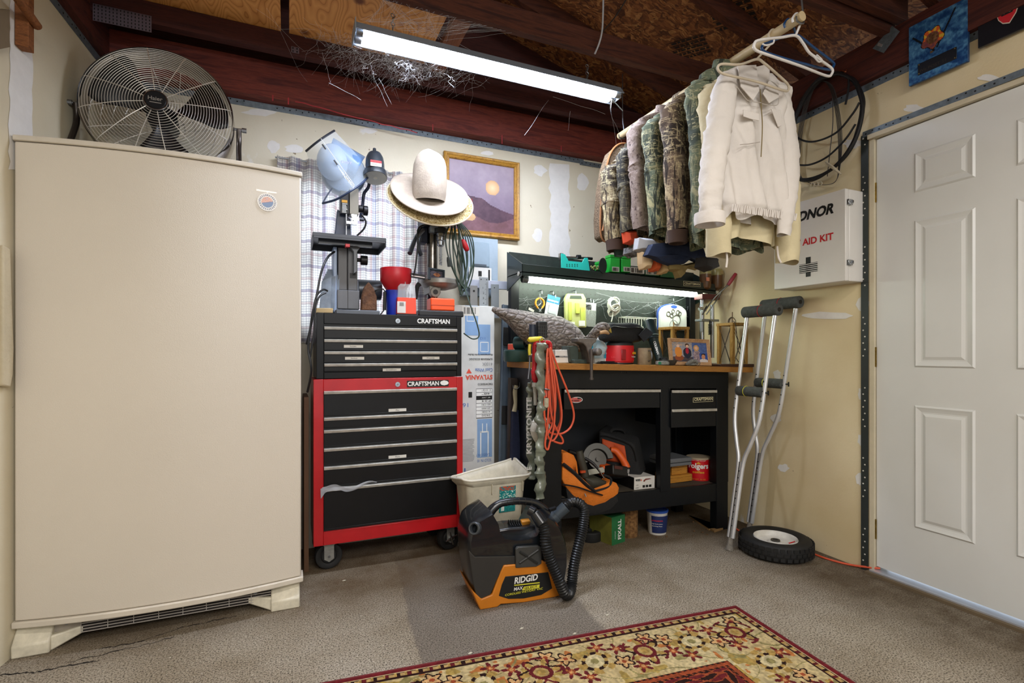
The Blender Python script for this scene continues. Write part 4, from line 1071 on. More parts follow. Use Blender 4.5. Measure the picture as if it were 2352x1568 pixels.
# drill press ---------------------------------------------------------
dp = thing('drill_press', 'bench drill press with chrome chuck and round table, right on top of the black chest', 'drill press', (.70, 2.64, ZC))
m = MB(); a0, a1 = Q(967, 0, 2.50).x, Q(1062, 0, 2.50).x; m.prism([(a0-.012, 2.50), (a1+.008, 2.50), (a1, 2.74), (a0, 2.74)], ZC, ZC+.03); m.build('base', mat('press_base', '#1c1d20', .5), dp, bevel=.006)
cx_ = T(997, 0).x
m = MB(); m.cyl((cx_, 2.66, ZC+.03), (cx_, 2.66, T(997, 505).z), .028, n=20); m.build('column', mat('press_column', '#77736e', .22, metal=.9, dirt=.4, dscale=50), dp)
hz0 = T(1000, 528).z
m = MB(); m.box(cx_-.055, cx_+.075, 2.56, 2.76, T(1000, 522).z, T(1000, 440).z); m.box(cx_-.075, cx_-.03, 2.63, 2.70, T(1000, 558).z, T(1000, 522).z)
m.build('head', mat('press_navy', '#1c2740', .4), dp, bevel=.006)
m = MB(); m.box(cx_-.025, cx_+.02, 2.60, 2.64, T(1000, 535).z, T(1000, 505).z); m.build('head_casting', mat('cast_light', '#9aa6b4', .4, metal=.3), dp, bevel=.003)
kx = T(1010, 0).x; ky = 2.60
m = MB(); zc1 = T(1010, 536).z; zc0 = T(1010, 565).z
m.cyl((kx, ky, zc1-.002), (kx, ky, zc1+.02), .033, n=24); m.cyl((kx, ky, zc1+.02), (kx, ky, zc1+.04), .015, n=16); m.build('quill_collar', KINK, dp)
m = MB(); m.lathe([(.024, zc1), (.026, zc1-.004), (.026, zc1-.022), (.023, zc1-.024), (.026, zc1-.026), (.026, zc1-.042), (.02, zc1-.046), (.018, zc0), (.01, zc0-.008), (0, zc0-.008)], Matrix.Translation((kx, ky, 0)), n=28); m.build('chuck', CHR, dp)
m = MB(); zt2 = T(1010, 610).z; m.cyl((kx, ky, zt2), (kx, ky, zc0), .0055, n=10);
m.tube([V((kx+.006*math.cos(t*1.6), ky+.006*math.sin(t*1.6), zt2+.004*t)) for t in range(16)], .002, n=5, k=3); m.build('drill_bit', STEEL, dp)
tz2 = T(1008, 652).z
m = MB(); m.lathe([(0, -.02), (.04, -.03), (.085, -.018), (.103, -.004), (.103, .016), (.098, .020), (0, .020)], Matrix.Translation((T(1010, 0).x, 2.62, tz2)), n=40)
m.build('press_table', mat('table_cast', '#8c8a84', .4, metal=.4, dirt=.35, dscale=25), dp)
m = MB(); a = T(998, 665, 2.58); m.box(a.x-.028, a.x+.03, 2.57, 2.69, tz2-.055, tz2-.01); m.cyl((a.x, 2.56, tz2-.05), (a.x, 2.60, tz2-.05), .026, n=20); m.build('table_bracket', mat('bracket_cast', '#7c7a74', .45, metal=.4), dp, bevel=.002)
m = MB(); m.cyl((a.x, 2.558, tz2-.05), (a.x, 2.56, tz2-.05), .013, n=16); m.build('bracket_hole', KINK, dp)
m = MB(); b2 = T(958, 660, 2.56); m.tube([b2+V((.012, 0, .02)), b2, b2+V((-.004, 0, -.06))], .009, n=8, radii=[.013, .011, .006]); m.build('clamp_lever', BLK, dp)
for pts in ([T(968, 520), T(955, 545, 2.58), T(941, 582, 2.52)], [T(968, 540), T(962, 570, 2.62), T(966, 585, 2.64)]):
    m = MB(); m.tube(pts, .006, n=8, radii=[.005, .006, .012, .012], k=5); m.build('feed_handle', mat('handle_steel', '#5a6270', .3, metal=.7), dp)
m = MB(); m.cyl(T(972, 528, 2.62), T(955, 545, 2.60), .012, n=12); m.build('feed_hub', STEEL, dp)
# red handled lever through the cords
m = MB(); a = T(1080, 470, 2.56); m.tube([T(1048, 505, 2.58), a], .0035, n=6, k=1); m.cur = 1; m.box(a.x-.012, a.x+.01, 2.55, 2.57, a.z-.008, a.z+.03)
tag(m.build('red_switch_clip', [KINK, mat('maroon_plastic', '#6b1f26', .4)]), 'black rod with a maroon clip poking out right of the hat brim', 'tool')
sd = thing('red_handled_tool', 'steel tool with a rounded red handle hanging in the green cords', 'tool', tuple(T(1065, 560, 2.54)))
m = MB(); m.tube([T(1048, 508, 2.55), T(1062, 552, 2.54)], .0035, n=6, k=1); m.build('shaft', STEEL, sd)
m = MB(); m.tube([T(1061, 550, 2.54), T(1064, 556, 2.54), T(1072, 572, 2.54), T(1074, 577, 2.54)], .013, n=14, radii=[.006, .014, .0155, .013, .004], k=4); m.build('handle', REDP, sd)
# hats ----------------------------------------------------------------
FELT = mat('felt_hat', '#b3a697', .9, dirt=.22, dscale=14, bump=.2, bscale=120); STRAW = custom('straw', lambda nt, co, b: (bumpn(nt, b, noise(nt, co, 160, 2), .8), rampf(nt, noise(nt, co, 120, 2), [(.35, '#8a7145'), (.5, '#c9b27c'), (.65, '#e6d8b0')]))[1], .8)
cc = T(988, 440, 2.50)
def tilt_hat():
    # crown stands nearly upright on the press head, brim droops towards the viewer
    t = thing('felt_hat', 'pale felt hat with tall round crown and wide brim on top of the drill press', 'hat', tuple(cc))
    ax = V((-.02, -.72, .69)).normalized(); Mh = frame(cc, RX, z=ax); m = MB()
    def br(u, v):
        a = 2*PI*u; r = .07+(.195-.07)*v
        return V((r*math.cos(a), r*math.sin(a)*1.02, .012*v*v*math.cos(a)**2-.012*v+.003*math.sin(3*a)))
    m.grid(br, 60, 8, Mh, cu=True); m.build('brim', FELT, t, solid=.004)
    Mc = frame(T(986, 448, 2.47), RX, z=(0, -.10, 1)); m = MB()
    prof = [(.076, -.03), (.081, .0), (.083, .05), (.082, .10), (.079, .14), (.068, .175), (.05, .197), (.025, .209), (0, .211)]
    def cr(u, v):
        a = 2*PI*u; f = v*(len(prof)-1); i = min(int(f), len(prof)-2); g = f-i
        r = prof[i][0]*(1-g)+prof[i+1][0]*g; z = prof[i][1]*(1-g)+prof[i+1][1]*g
        dent = 1-.07*math.exp(-((a-4.71)/.35)**2)*max(0, 1-abs(z-.10)/.09)
        return V((r*math.cos(a)*dent*1.0, r*math.sin(a)*1.12*dent, z+.004*math.sin(2*a)*(v > .6)))
    m.grid(cr, 56, 30, Mc, cu=True); m.build('crown', FELT, t, ang=70)
    return t
tilt_hat()
t = thing('straw_hat', 'woven straw hat brim showing below the felt hat', 'hat', tuple(T(985, 455, 2.53)))
Mh = frame(T(990, 453, 2.52), RX, z=V((-.02, -.74, .67))); m = MB()
m.grid(lambda u, v: V(((.05+.165*v)*math.cos(2*PI*u), (.05+.165*v)*math.sin(2*PI*u)*.98, .014*v*v*math.cos(2*PI*u)**2-.02*v)), 60, 8, Mh, cu=True); m.build('brim', STRAW, t, solid=.004)
m = MB(); m.tube([Mh @ V((.216*math.cos(2*PI*i/48), .216*math.sin(2*PI*i/48)*.98, .014*math.cos(2*PI*i/48)**2-.02)) for i in range(48)], .004, n=6, k=1, closed=True); m.build('brim_edge', mat('straw_edge', '#d8ccb2', .8), t)
# small objects on the chest -----------------------------------------
fn = thing('red_funnel', 'wide red plastic funnel standing in a blue container', 'funnel', tuple(T(912, 640, 2.6)))
fxx = T(911, 0, 2.56).x; za = T(912, 616, 2.56).z
m = MB(); Mx = Matrix.Translation((fxx, 2.58, 0))
m.lathe([(.072, za-.004), (.076, za), (.078, za-.003), (.076, za-.062), (.05, za-.105), (.032, za-.125), (.014, za-.16), (.012, za-.16), (.03, za-.124), (.048, za-.103), (.073, za-.06), (.072, za-.004)], Mx, n=40, caps=False); m.build('funnel_bowl', REDP, fn)
m = MB(); m.lathe([(0, ZC), (.043, ZC), (.046, ZC+.01), (.051, za-.11), (.049, za-.108), (.045, za-.11), (.04, ZC+.012), (0, ZC+.01)], Matrix.Translation((fxx, 2.585, 0)), n=28); tag(m.build('blue_tumbler', mat('blue_plastic', '#1c35b8', .35)), 'bright blue plastic tumbler below the red funnel', 'tumbler')
ib = thing('bit_case', 'clear topped plastic case with an orange-red lower half standing before the funnel', 'case', tuple(T(936, 720, 2.53)))
a, b2 = T(912, 0, 2.50).x, T(957, 0, 2.50).x; z2 = T(935, 683, 2.5).z; z3 = T(935, 652, 2.5).z
m = MB(); m.box(a, b2, 2.50, 2.54, ZC, ZC+.008); m.build('foot', BLK, ib)
m = MB(); m.prism([(a+.001, ZC+.008), (b2-.001, ZC+.008), (b2-.003, z2), (a+.003, z2)][::-1], 2.502, 2.538, Matrix(((1, 0, 0, 0), (0, 0, 1, 0), (0, 1, 0, 0), (0, 0, 0, 1)))); m.build('tray', mat('tray_orange', '#f0492c', .4), ib, bevel=.002)
CL2 = mat('clear_plastic', '#d9dde0', .1, alpha=.35)
m = MB(); m.prism([(a+.003, z2), (b2-.003, z2), (b2-.008, z3-.012), (b2-.016, z3), (a+.018, z3), (a+.006, z3-.012)][::-1], 2.502, 2.538, Matrix(((1, 0, 0, 0), (0, 0, 1, 0), (0, 1, 0, 0), (0, 0, 0, 1)))); m.build('cover', CL2, ib)
m = MB(); m.torus(V((a+.03, 2.52, z3+.006)), .014, .003, (0, 1, 0), n=20, m=6); m.build('hang_tab', CL2, ib)
m = MB()
for i in range(5): m.cyl((a+.016+i*.015, 2.52, z2-.01), (a+.016+i*.015, 2.52, z3-.02-.006*i), .004-.0005*i, n=8)
m.build('bits', STEEL, ib)
m = MB(); m.box(a+.001, a+.042, 2.4995, 2.5015, ZC+.012, z2-.02); lb = m.build('case_label', LBL, ib)
m = MB()
for i in range(7): m.box(a+.012+i*.003, a+.0135+i*.003, 2.499, 2.4996, ZC+.045, z2-.025)
m.build('barcode', KINK, lb)
m = MB(); a = T(986, 706, 2.56); b2 = T(1041, 683, 2.56); m.prism([(a.x, 2.53), (b2.x, 2.53), (b2.x+.0, 2.62), (a.x, 2.62)], ZC+.031, T(1010, 685, 2.55).z); oc = m.build('orange_case', ORG, bevel=.008, segs=3)
tag(oc, 'small bright orange plastic case on the drill press base', 'case')
m = MB(); m.box(a.x+.001, b2.x+.0005, 2.529, 2.532, ZC+.058, ZC+.0605); m.build('lid_seam', mat('seam_orange', '#9c3412', .5), oc)
# small photo frame and black tray on the press table
pfm = thing('small_photo_frame', 'small dark photo frame leaning back on the drill press table', 'photo frame', tuple(T(1005, 640, 2.56)))
o_ = T(983, 641, 2.545); r_ = V((1, .02, -.10)).normalized(); u_ = V((-.12, .3, 1)).normalized()
n_ = r_.cross(u_).normalized(); MF = frame(o_, r_, z=n_)
w1, h1 = .088, .066
m = MB()
for (x0, x1, y0, y1) in ((0, w1, 0, .009), (0, w1, h1-.009, h1), (0, .009, .009, h1-.009), (w1-.009, w1, .009, h1-.009)): m.box(x0, x1, y0, y1, -.006, .004, MF)
m.box(.004, w1-.004, .004, h1-.004, -.006, -.002, MF); m.build('frame', mat('teal_black_frame', '#26323a', .35), pfm, bevel=.001)
def snap(u, v):
    n = noise2(u*7, v*6, 12); d = math.hypot(u-.55, (v-.5)*1.1)
    if d < .28: return lerpc(HX('#b87a4c'), HX('#5a3424'), noise2(u*13, v*13, 3))
    return lerpc(HX('#2c2a33'), HX('#5a5560'), n)
picture('photograph', snap, MF @ V((.012, .012, -.0012)), (MF.to_3x3() @ RX), (MF.to_3x3() @ V((0, 1, 0))), w1-.024, h1-.024, 20, 16, pfm)
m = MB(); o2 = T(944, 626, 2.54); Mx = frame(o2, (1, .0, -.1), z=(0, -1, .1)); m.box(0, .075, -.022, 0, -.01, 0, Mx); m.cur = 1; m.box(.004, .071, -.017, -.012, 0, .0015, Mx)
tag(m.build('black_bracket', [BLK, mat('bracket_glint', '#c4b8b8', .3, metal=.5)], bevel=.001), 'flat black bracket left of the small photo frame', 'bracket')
# old sad iron, papers, wood block
iron = thing('rusty_iron', 'old rusty flat iron standing on its heel beside the band saw column', 'iron', tuple(T(850, 715, 2.56)))
RUST = mat('rusty_iron_brown', '#4a3226', .8, col2='#7a5438', dscale=30, bump=.6, bscale=60, metal=.2)
m = MB(); x_ = T(829, 0, 2.56).x; zz = T(845, 648, 2.56).z; h = zz-ZC-.02
pts = [(-.0, 0), (.075, 0), (.074, h*.5), (.06, h*.78), (.035, h), (.015, h*.8), (.003, h*.45)]
m.prism([(x_+p[0], p[1]+ZC+.022) for p in pts][::-1], 2.55, 2.60, Matrix(((1, 0, 0, 0), (0, 0, 1, 0), (0, 1, 0, 0), (0, 0, 0, 1)))); m.build('sole', RUST, iron, bevel=.006)
m = MB(); a = T(862, 670, 2.56); m.tube([T(857, 672, 2.56), T(866, 666, 2.55), T(880, 664, 2.55), T(885, 672, 2.55)], .003, n=6); m.tube([T(884, 670, 2.55), T(883, 712, 2.55)], .0085, n=10, k=4); m.tube([T(882, 712, 2.55), T(874, 722, 2.55)], .003, n=6, k=1); m.build('handle', KINK, iron)
m = MB(); a = T(722, 712, 2.52); b2 = T(763, 702, 2.52); m.prism([(a.x, 2.50), (b2.x, 2.48), (b2.x, 2.56), (a.x, 2.58)], ZC, ZC+.022); tag(m.build('wood_offcut', mat('pale_wood', '#c9b083', .7), bevel=.002), 'short pale wood offcut at the left front corner of the black chest', 'wood')
m = MB()
for i in range(6):
    o3 = V((T(733, 0, 2.6).x+.006*i, 2.60+.012*i, ZC+.02)); m.quadp([o3, o3+V((.05+.012*i, -.02, 0)), o3+V((.055+.014*i, -.01, .16+.008*i)), o3+V((.012, .01, .14+.014*i))], .0015, (0, -1, 0))
tag(m.build('paper_manuals', mat('manual_paper', '#8d99a8', .7, dirt=.3, dscale=18)), 'bundle of creased paper manuals leaning left of the band saw', 'papers')
# cables ---------------------------------------------------------------
CAB = mat('black_cable', '#16171a', .45)
def cable(pts, r, label, nm='power_cable', m_=CAB, cat='cable', k=8, **kw):
    m = MB(); m.tube(pts, r, n=8, k=k, **kw); return tag(m.build(nm, m_), label, cat)
cable([T(768, 578, 2.58), T(752, 592, 2.5), T(738, 625, 2.46), T(727, 680, 2.45), T(718, 720, 2.45), T(712, 760, 2.455), T(708, 800, 2.46), T(715, 850, 2.46), T(706, 900, 2.52)], .0052, 'black cable curving from under the saw table down the left side of the chests')
cable([T(752, 668, 2.5), T(742, 665, 2.48), T(728, 678, 2.46), T(721, 705, 2.45), T(716, 740, 2.45), T(704, 790, 2.5)], .0045, 'black cable making the upper small loop at the chest corner')
cable([T(748, 672, 2.48), T(733, 682, 2.46), T(724, 712, 2.45), T(722, 760, 2.452), T(712, 820, 2.46)], .0045, 'black cable hanging lowest from the loops at the chest corner')
cable([T(1020, 515, 2.6), T(965, 520, 2.55), T(960, 560, 2.52), T(956, 600, 2.52), T(951, 632, 2.53)], .0042, 'black cable dropping from the drill press head to the black bracket')
GRN = mat('green_cord', '#24382c', .45)
pl = []
m = MB(); random.seed(3)
top = T(1042, 500, 2.56)
for i in range(7):
    x = 1038+i*5;
    m.tube([top+V((random.uniform(-.01, .02), 0, 0)), T(x-6+random.uniform(-4, 4), 560, 2.54-.004*i), T(x+6+random.uniform(-8, 8), 620, 2.53+.004*i), T(1068+random.uniform(-14, 12), 668+random.uniform(-20, 10), 2.54), T(x+20+random.uniform(-8, 6), 610, 2.55), T(x+16, 545, 2.56), top+V((.02, .01, 0))], .0034, n=6, k=6)
m.tube([top, T(1024, 540, 2.55), T(1030, 590, 2.55), T(1050, 640, 2.54), T(1068, 665, 2.52), T(1080, 700, 2.47), T(1096, 745, 2.46), T(1100, 772, 2.46), T(1085, 778, 2.46), T(1065, 765, 2.46)], .0036, n=6, k=8)
gc = tag(m.build('green_extension_cord', GRN), 'dark green extension cord hanging in long loops from the drill press', 'extension cord')
m = MB(); a = T(1029, 590, 2.53); m.tube([a, T(1031, 598, 2.53), T(1033, 612, 2.53)], .01, n=8, radii=[.006, .012, .012]); m.build('plug', mat('plug_green_black', '#2d3330', .5), gc)
# ================================================================ WORKBENCH
wb = thing('workbench', 'dark metal workbench with wooden top, drawers, shelf and lit pegboard back', 'workbench', (1.75, 2.35, 0))
BX0, BX1, BY0, BY1 = 1.09, 2.425, 2.13, 2.60
TILT = -.026
def zt(x, z): return z+TILT*(x-BX0)
def sbox(m, x0, x1, y0, y1, z0, z1):
    vs = [(x, y, zt(x, z)) for z in (z0, z1) for y in (y0, y1) for x in (x0, x1)]
    return m.add(vs, [(0, 2, 3, 1), (4, 5, 7, 6), (0, 1, 5, 4), (2, 6, 7, 3), (0, 4, 6, 2), (1, 3, 7, 5)])
BF = BY0+.06   # bench frame front plane
def zl(py, px, Y): return Q(px, py, Y).z-TILT*(Q(px, py, Y).x-BX0)   # untilted height of a pixel
ZW = .957
TOPM = custom('worktop_edge', woodfn('#b07a34', '#94622a', 5, (3, 30, 30)), .55)
sbox(MB(), BX0, BX1, BY0, BY1, ZW-.03, ZW).build('worktop', TOPM, wb, bevel=.002)
zdt = zl(897, 1304, BF);
m = MB(); lx0 = Q(1272, 0, BF).x;
# legs
LB = .012
def leg(x0, x1, y0, y1):
    m = MB(); zb = 0
    vs = [(x, y, (zb if z == 0 else zt(x, ZW-.031))) for z in (0, 1) for y in (y0, y1) for x in (x0, x1)]
    m.add(vs, [(0, 2, 3, 1), (4, 5, 7, 6), (0, 1, 5, 4), (2, 6, 7, 3), (0, 4, 6, 2), (1, 3, 7, 5)]); m.build('leg', NAVY, wb, bevel=.002)
xL = BX0+.02; xR0, xR1 = Q(1646, 0, BF).x, Q(1672, 0, BF).x
leg(xL, Q(1290, 0, BF).x, BF, BF+.05); leg(xR0, xR1, BF, BF+.05); leg(xL, xL+.06, BY1-.05, BY1); leg(xR1-.06, xR1, BY1-.05, BY1)
xM0, xM1 = Q(1517, 0, BF).x, Q(1540, 0, BF).x
z_low = zl(1120, 1528, BF)
sbox(MB(), xM0, xM1, BF-.001, BF+.04, .28, ZW-.031).build('center_post', NAVY, wb, bevel=.002)
sbox(MB(), xL-.004, xL, BF+.002, BY1-.002, .25, ZW-.031).build('side_panel', NAVY, wb)
sbox(MB(), xR1, xR1+.004, BF+.002, BY1-.002, .3, ZW-.031).build('side_panel', NAVY, wb)
xD0 = Q(1293, 0, BF).x
m = MB(); zr1 = zl(892, 1400, BF); sbox(m, xL+.001, xR1-.001, BF-.004, BF-.0005, zr1, ZW-.031); ap = m.build('apron', NAVY, wb)
m = MB()
for px, py in ((1427, 855), (1441, 855), (1427, 890), (1441, 890), (1523, 857), (1536, 857), (1524, 890), (1537, 890)):
    a = Q(px, py, BF-.0045); m.cyl(a, a+V((0, -.001, 0)), .0035, n=8)
m.build('bolt_hole', KINK, ap)
# lower shelf and beam
zs = zl(1116, 1400, BF)-.0;
zbeam1 = zl(1132, 1430, BF); zbeam0 = zl(1172, 1430, BF)
sbox(MB(), xL+.005, xR1-.005, BF+.003, BF+.02, zbeam0-.01, zbeam1).build('lower_beam', NAVY, wb, bevel=.002)
ZS = zbeam1
sbox(MB(), xL, xR1, BF+.02, BY1, ZS-.012, ZS-.002).build('lower_shelf', mat('dusty_shelf', '#4a4438', .8, dirt=.4), wb)
sbox(MB(), xL, xR1, BY1-.008, BY1-.003, ZS-.01, ZW-.04).build('back_panel', mat('back_dark', '#23262a', .6), wb)
# drawers
def bdrawer(px0, px1, py0, py1, ypull):
    x0, x1 = Q(px0, 0, BF-.01).x, Q(px1, 0, BF-.01).x; pc = (px0+px1)/2
    z1, z0 = zl(py0, pc, BF-.01), zl(py1, pc, BF-.01)
    m = MB(); sbox(m, x0, x1, BF-.012, BF+.3, z0, z1); d = m.build('drawer', NAVY, wb, bevel=.0015)
    m = MB(); sbox(m, x0, x1, BF-.022, BF-.012, z1-.004, z1+.011); m.build('pull', PULL, d, bevel=.002)
    return d, x0, x1, z0, z1
d1, x0, x1, z0, z1 = bdrawer(1295, 1515, 899, 938, 0)
a = Q(1325, 918, BF-.013)
m = MB(); m.lathe([(0, 0), (.034, 0), (.034, .001), (0, .001)], frame(a+V((-.002, 0, 0)), RX, z=(0, -1, 0)), n=28, sy=.42); bd = m.build('badge', WINK, d1)
m = MB(); m.lathe([(0, 0), (.031, 0), (.031, .0012), (0, .0012)], frame(a+V((-.002, 0, 0)), RX, z=(0, -1, 0)), n=28, sy=.38); m.build('badge_field', KINK, bd)
m = MB(); Mx = frame(a+V((-.008, -.0014, 0)), (1, 0, -.03), z=(0, -1, 0)); m.box(-.03, .02, -.01, .004, 0, .0006, Mx); m.box(-.022, .01, .004, .011, 0, .0006, Mx); m.cyl(Mx @ V((.026, -.002, 0)), Mx @ V((.026, -.002, .001)), .007, n=14); m.build('badge_red', mat('badge_red', '#c05a55', .5), bd)
text('BALL BEARING', a+V((-.033, -.0026, -.006)), (1, 0, -.03), UPZ, .0075, KINK, bd, width=.045, bold=.02)
d2, x0, x1, z0, z1 = bdrawer(1541, 1644, 900, 940, 0)
a = Q(1592, 924, BF-.013); b2 = Q(1638, 911, BF-.013)
m = MB(); m.box(a.x, b2.x, BF-.0135, BF-.012, a.z, b2.z); bd = m.build('badge', mat('cream_print', '#d8cfa6', .5), d2)
m = MB(); m.box(a.x+.002, b2.x-.002, BF-.014, BF-.0135, a.z+.002, b2.z-.002); m.build('badge_field', KINK, bd)
text('CRAFTSMAN', (a.x+.006, BF-.0145, a.z+.0085), (1, 0, .0), UPZ, .0155, mat('cream_print'), bd, width=b2.x-a.x-.012, bold=.02)
bdrawer(1541, 1644, 943, 980, 0)
# backboard: posts, pegboard, top shelf, lamp
PBF = BY1-.03
m = MB(); peg = mat('pegboard_green_black', '#232d28', .5, dirt=.3, dscale=30)
zc = zl(604, 1190, BY1-.2)
ZTOP = Q(1168, 577, BY1-.02).z; ZSH = Q(1187, 604, BY1-.20).z
GRNB = mat('bench_hood_green', '#18241f', .35, coat=.2)
m = MB(); sbox(m, BX0+.02, BX1-.01, BY1-.012, BY1, ZW, ZTOP); m.cur = 1
for i in range(40):
    for j in range(16):
        x = BX0+.07+i*.0315; z = ZW+.06+j*.0315
        if x < BX1-.05: a = V((x, BY1-.0121, zt(x, z))); m.cyl(a, a+V((0, -.0006, 0)), .0034, n=6)
m.build('pegboard', [peg, KINK], wb, flat=True)
for x0, x1 in ((BX0+.012, BX0+.062), (BX1-.075, BX1-.03)):
    sbox(MB(), x0, x1, BY1-.05, BY1-.012, ZW, ZSH-.02).build('upright', NAVY, wb, bevel=.002)
# hood shelf: bottom at lamp, front lip, side gussets
hx0, hx1 = BX0+.01, BX1-.01; HY0 = BY1-.20
zlip0 = ZSH-.062
m = MB(); sbox(m, hx0, hx1, HY0, HY0+.004, zlip0, ZSH); m.build('hood_lip', GRNB, wb, bevel=.001)
m = MB(); sbox(m, hx0, hx1, HY0, BY1-.012, ZSH-.045, ZSH-.04); m.build('hood_shelf', GRNB, wb)
for x in (hx0, hx1-.004):
    m = MB(); m.add([(x+dx, y, zt(x, z)) for dx in (0, .004) for y, z in ((HY0, ZSH-.06), (BY1, ZSH-.12), (BY1, ZTOP), (HY0, ZSH))], [(0, 3, 2, 1), (4, 5, 6, 7), (0, 1, 5, 4), (1, 2, 6, 5), (2, 3, 7, 6), (3, 0, 4, 7)]); m.build('hood_side', GRNB, wb)
a = Q(1172, 627, BY1-.16); m = MB(); m.cyl(V((hx0-.001, a.y, a.z)), V((hx0-.004, a.y, a.z)), .012, n=16); m.build('plug_cap', mat('cap_grey', '#b8b8b0', .5), wb)
a = Q(1570, 656, HY0-.001); b2 = Q(1609, 645, HY0-.001)
m = MB(); m.box(a.x, b2.x, HY0-.0012, HY0, a.z, a.z+.029); bd = m.build('badge', mat('cream_print'), wb)
m = MB(); m.box(a.x+.002, b2.x-.002, HY0-.0018, HY0-.0012, a.z+.002, a.z+.027); m.build('badge_field', KINK, bd)
text('CRAFTSMAN', (a.x+.006, HY0-.0022, a.z+.0075), (1, 0, 0), UPZ, .014, mat('cream_print'), bd, width=b2.x-a.x-.012, bold=.02)
# tube
ta = Q(1212, 641, BY1-.14); tb = Q(1597, 676, BY1-.14)
m = MB(); m.cyl(ta, tb, .0185, n=16); m.build('lamp_tube', TUBE2, wb)
m = MB(); m.cyl(ta+V((-.035, 0, 0)), ta, .017, n=14)
for i in range(4): m.torus(ta+V((-.03+.009*i, 0, 0)), .0175, .003, RX, n=16, m=6)
m.build('lamp_holder', STEEL, wb)
YH = BY1-.13
def H(px, py, Y=YH): return Q(px, py, Y)
def shelf_z(x): return zt(x, ZSH-.04)
jig = thing('drill_guide', 'turquoise drilling jig with a chrome rod on top of the bench hood', 'drill guide', tuple(H(1320, 610)))
TEAL = mat('teal_plastic', '#27b8a8', .4)
a, b2 = H(1283, 612), H(1352, 616); zb = shelf_z(a.x)
m = MB(); m.prism([(a.x, zb), (b2.x, zb-.008), (H(1344, 0).x, H(1345, 594).z), (H(1336, 0).x, H(1336, 594).z), (H(1331, 0).x, H(1331, 604).z), (H(1300, 0).x, H(1300, 601).z), (H(1292, 0).x, H(1292, 586).z), (a.x, H(1283, 584).z)][::-1], YH-.03, YH-.024, Matrix(((1, 0, 0, 0), (0, 0, 1, 0), (0, 1, 0, 0), (0, 0, 0, 1))))
m.box(a.x, b2.x, YH-.03, YH+.03, zb-.008, zb+.006); m.build('jig_body', TEAL, jig, bevel=.002)
m = MB()
for i in range(5):
    for j in range(2): q = H(1302+i*6, 607+j*4, YH-.0305); m.cyl(q, q+V((0, -.0008, 0)), .0035, n=8)
m.build('jig_holes', mat('teal_dark', '#0d5c54', .5), jig)
m = MB(); m.cyl(H(1290, 591), H(1350, 593), .007, n=12); m.box(H(1285, 0).x, H(1292, 0).x, YH-.01, YH+.01, H(1288, 597).z, H(1288, 582).z); m.build('rod', CHR, jig)
m = MB(); m.cyl(H(1325, 590), H(1333, 590), .012, n=12); m.cyl(H(1348, 593), H(1360, 594), .008, n=10); m.build('clamp_knob', BLK, jig)
def gbox(px0, px1, py0, py1, mt, nm, label, cat='ammunition box', Y=YH, dep=.05, lid=True, group=None):
    a, b2 = H(px0, py1, Y), H(px1, py1, Y); zt0 = H((px0+px1)/2, py0, Y).z; zb = H((px0+px1)/2, py1, Y).z
    t = thing(nm, label, cat, (a.x, Y, zb), group=group)
    MB().box(a.x, b2.x, Y, Y+dep, zb, zt0-.018 if lid else zt0).build('box_body', mt, t, bevel=.002)
    if lid: MB().box(a.x-.001, b2.x+.001, Y-.001, Y+dep+.001, zt0-.017, zt0).build('hinged_lid', mt, t, bevel=.003)
    return t, a.x, b2.x, zb, zt0
BG = mat('bright_green_plastic', '#1fb23c', .4); DG = mat('dark_green_plastic', '#14532c', .4); GYP = mat('grey_green_plastic', '#59605c', .4)
def lab(t, x0, x1, z0, z1, y, bars=True):
    l = MB().box(x0, x1, y-.001, y, z0, z1).build('label', LBL, t)
    m = MB(); n = max(3, int((x1-x0)/.004))
    for i in range(n):
        if noise2(i*2.1, x0*90) > .3: m.box(x0+.003+i*.0035, x0+.005+i*.0035, y-.0016, y-.001, z0+.003, z1-.004)
    m.build('barcode', KINK, l)
YG = HY0+.01
for i, (p0, p1, y0, y1, mt, lb_) in enumerate(((1402, 1424, 585, 625, BG, 'bright green plastic cartridge box, left of the upright pair on the bench hood'), (1428, 1449, 587, 625, BG, 'bright green plastic cartridge box, right of the upright pair on the bench hood'))):
    t, x0, x1, z0, z1 = gbox(p0, p1, y0, y1, mt, 'cartridge_box', lb_, Y=YG)
    lab(t, x0+.012, x1-.006, z0+.004, z0+.03, YG)
gbox(1377, 1400, 600, 620, BG, 'cartridge_box', 'low bright green box lying behind the dark disc on the bench hood', Y=YG+.06)
t, x0, x1, z0, z1 = gbox(1447, 1481, 611, 629, GYP, 'cartridge_box', 'flat grey cartridge box with white label, beside the green pair', Y=YG, lid=False); lab(t, x0+.004, x1-.004, z0+.004, z1-.008, YG)
t, x0, x1, z0, z1 = gbox(1482, 1514, 613, 633, DG, 'cartridge_box', 'flat dark green box with white label right of the grey one', Y=YG, lid=False); lab(t, x0+.004, x1-.006, z0+.006, z1-.008, YG)
gbox(1517, 1552, 616, 637, DG, 'cartridge_box', 'unlabelled dark green box, last in the row on the bench hood', Y=YG, lid=False)
m = MB(); a = H(1384, 610, YG-.008); m.lathe([(0, 0), (.045, 0), (.045, .006), (0, .006)], frame(a+V((0, 0, 0)), RX, z=(0, -1, 0)), n=24, arc=2*PI, sx=.55, sy=.95); tag(m.build('dark_disc', mat('dark_disc', '#16221f', .5)), 'dark half-round plastic disc standing on the bench hood lip', 'disc')
m = MB()
for i in range(9):
    a = H(1358+i*2.6, 612+(i % 3)*3, YG+.02); m.sph(a, .006+.002*(i % 2), n=8, m=5)
tag(m.build('crumpled_wrapper', mat('wrapper', '#8f8f55', .6, dirt=.5, dscale=80)), 'crumpled olive wrapper between the turquoise jig and green boxes', 'wrapper')
YPG = BY1-.03
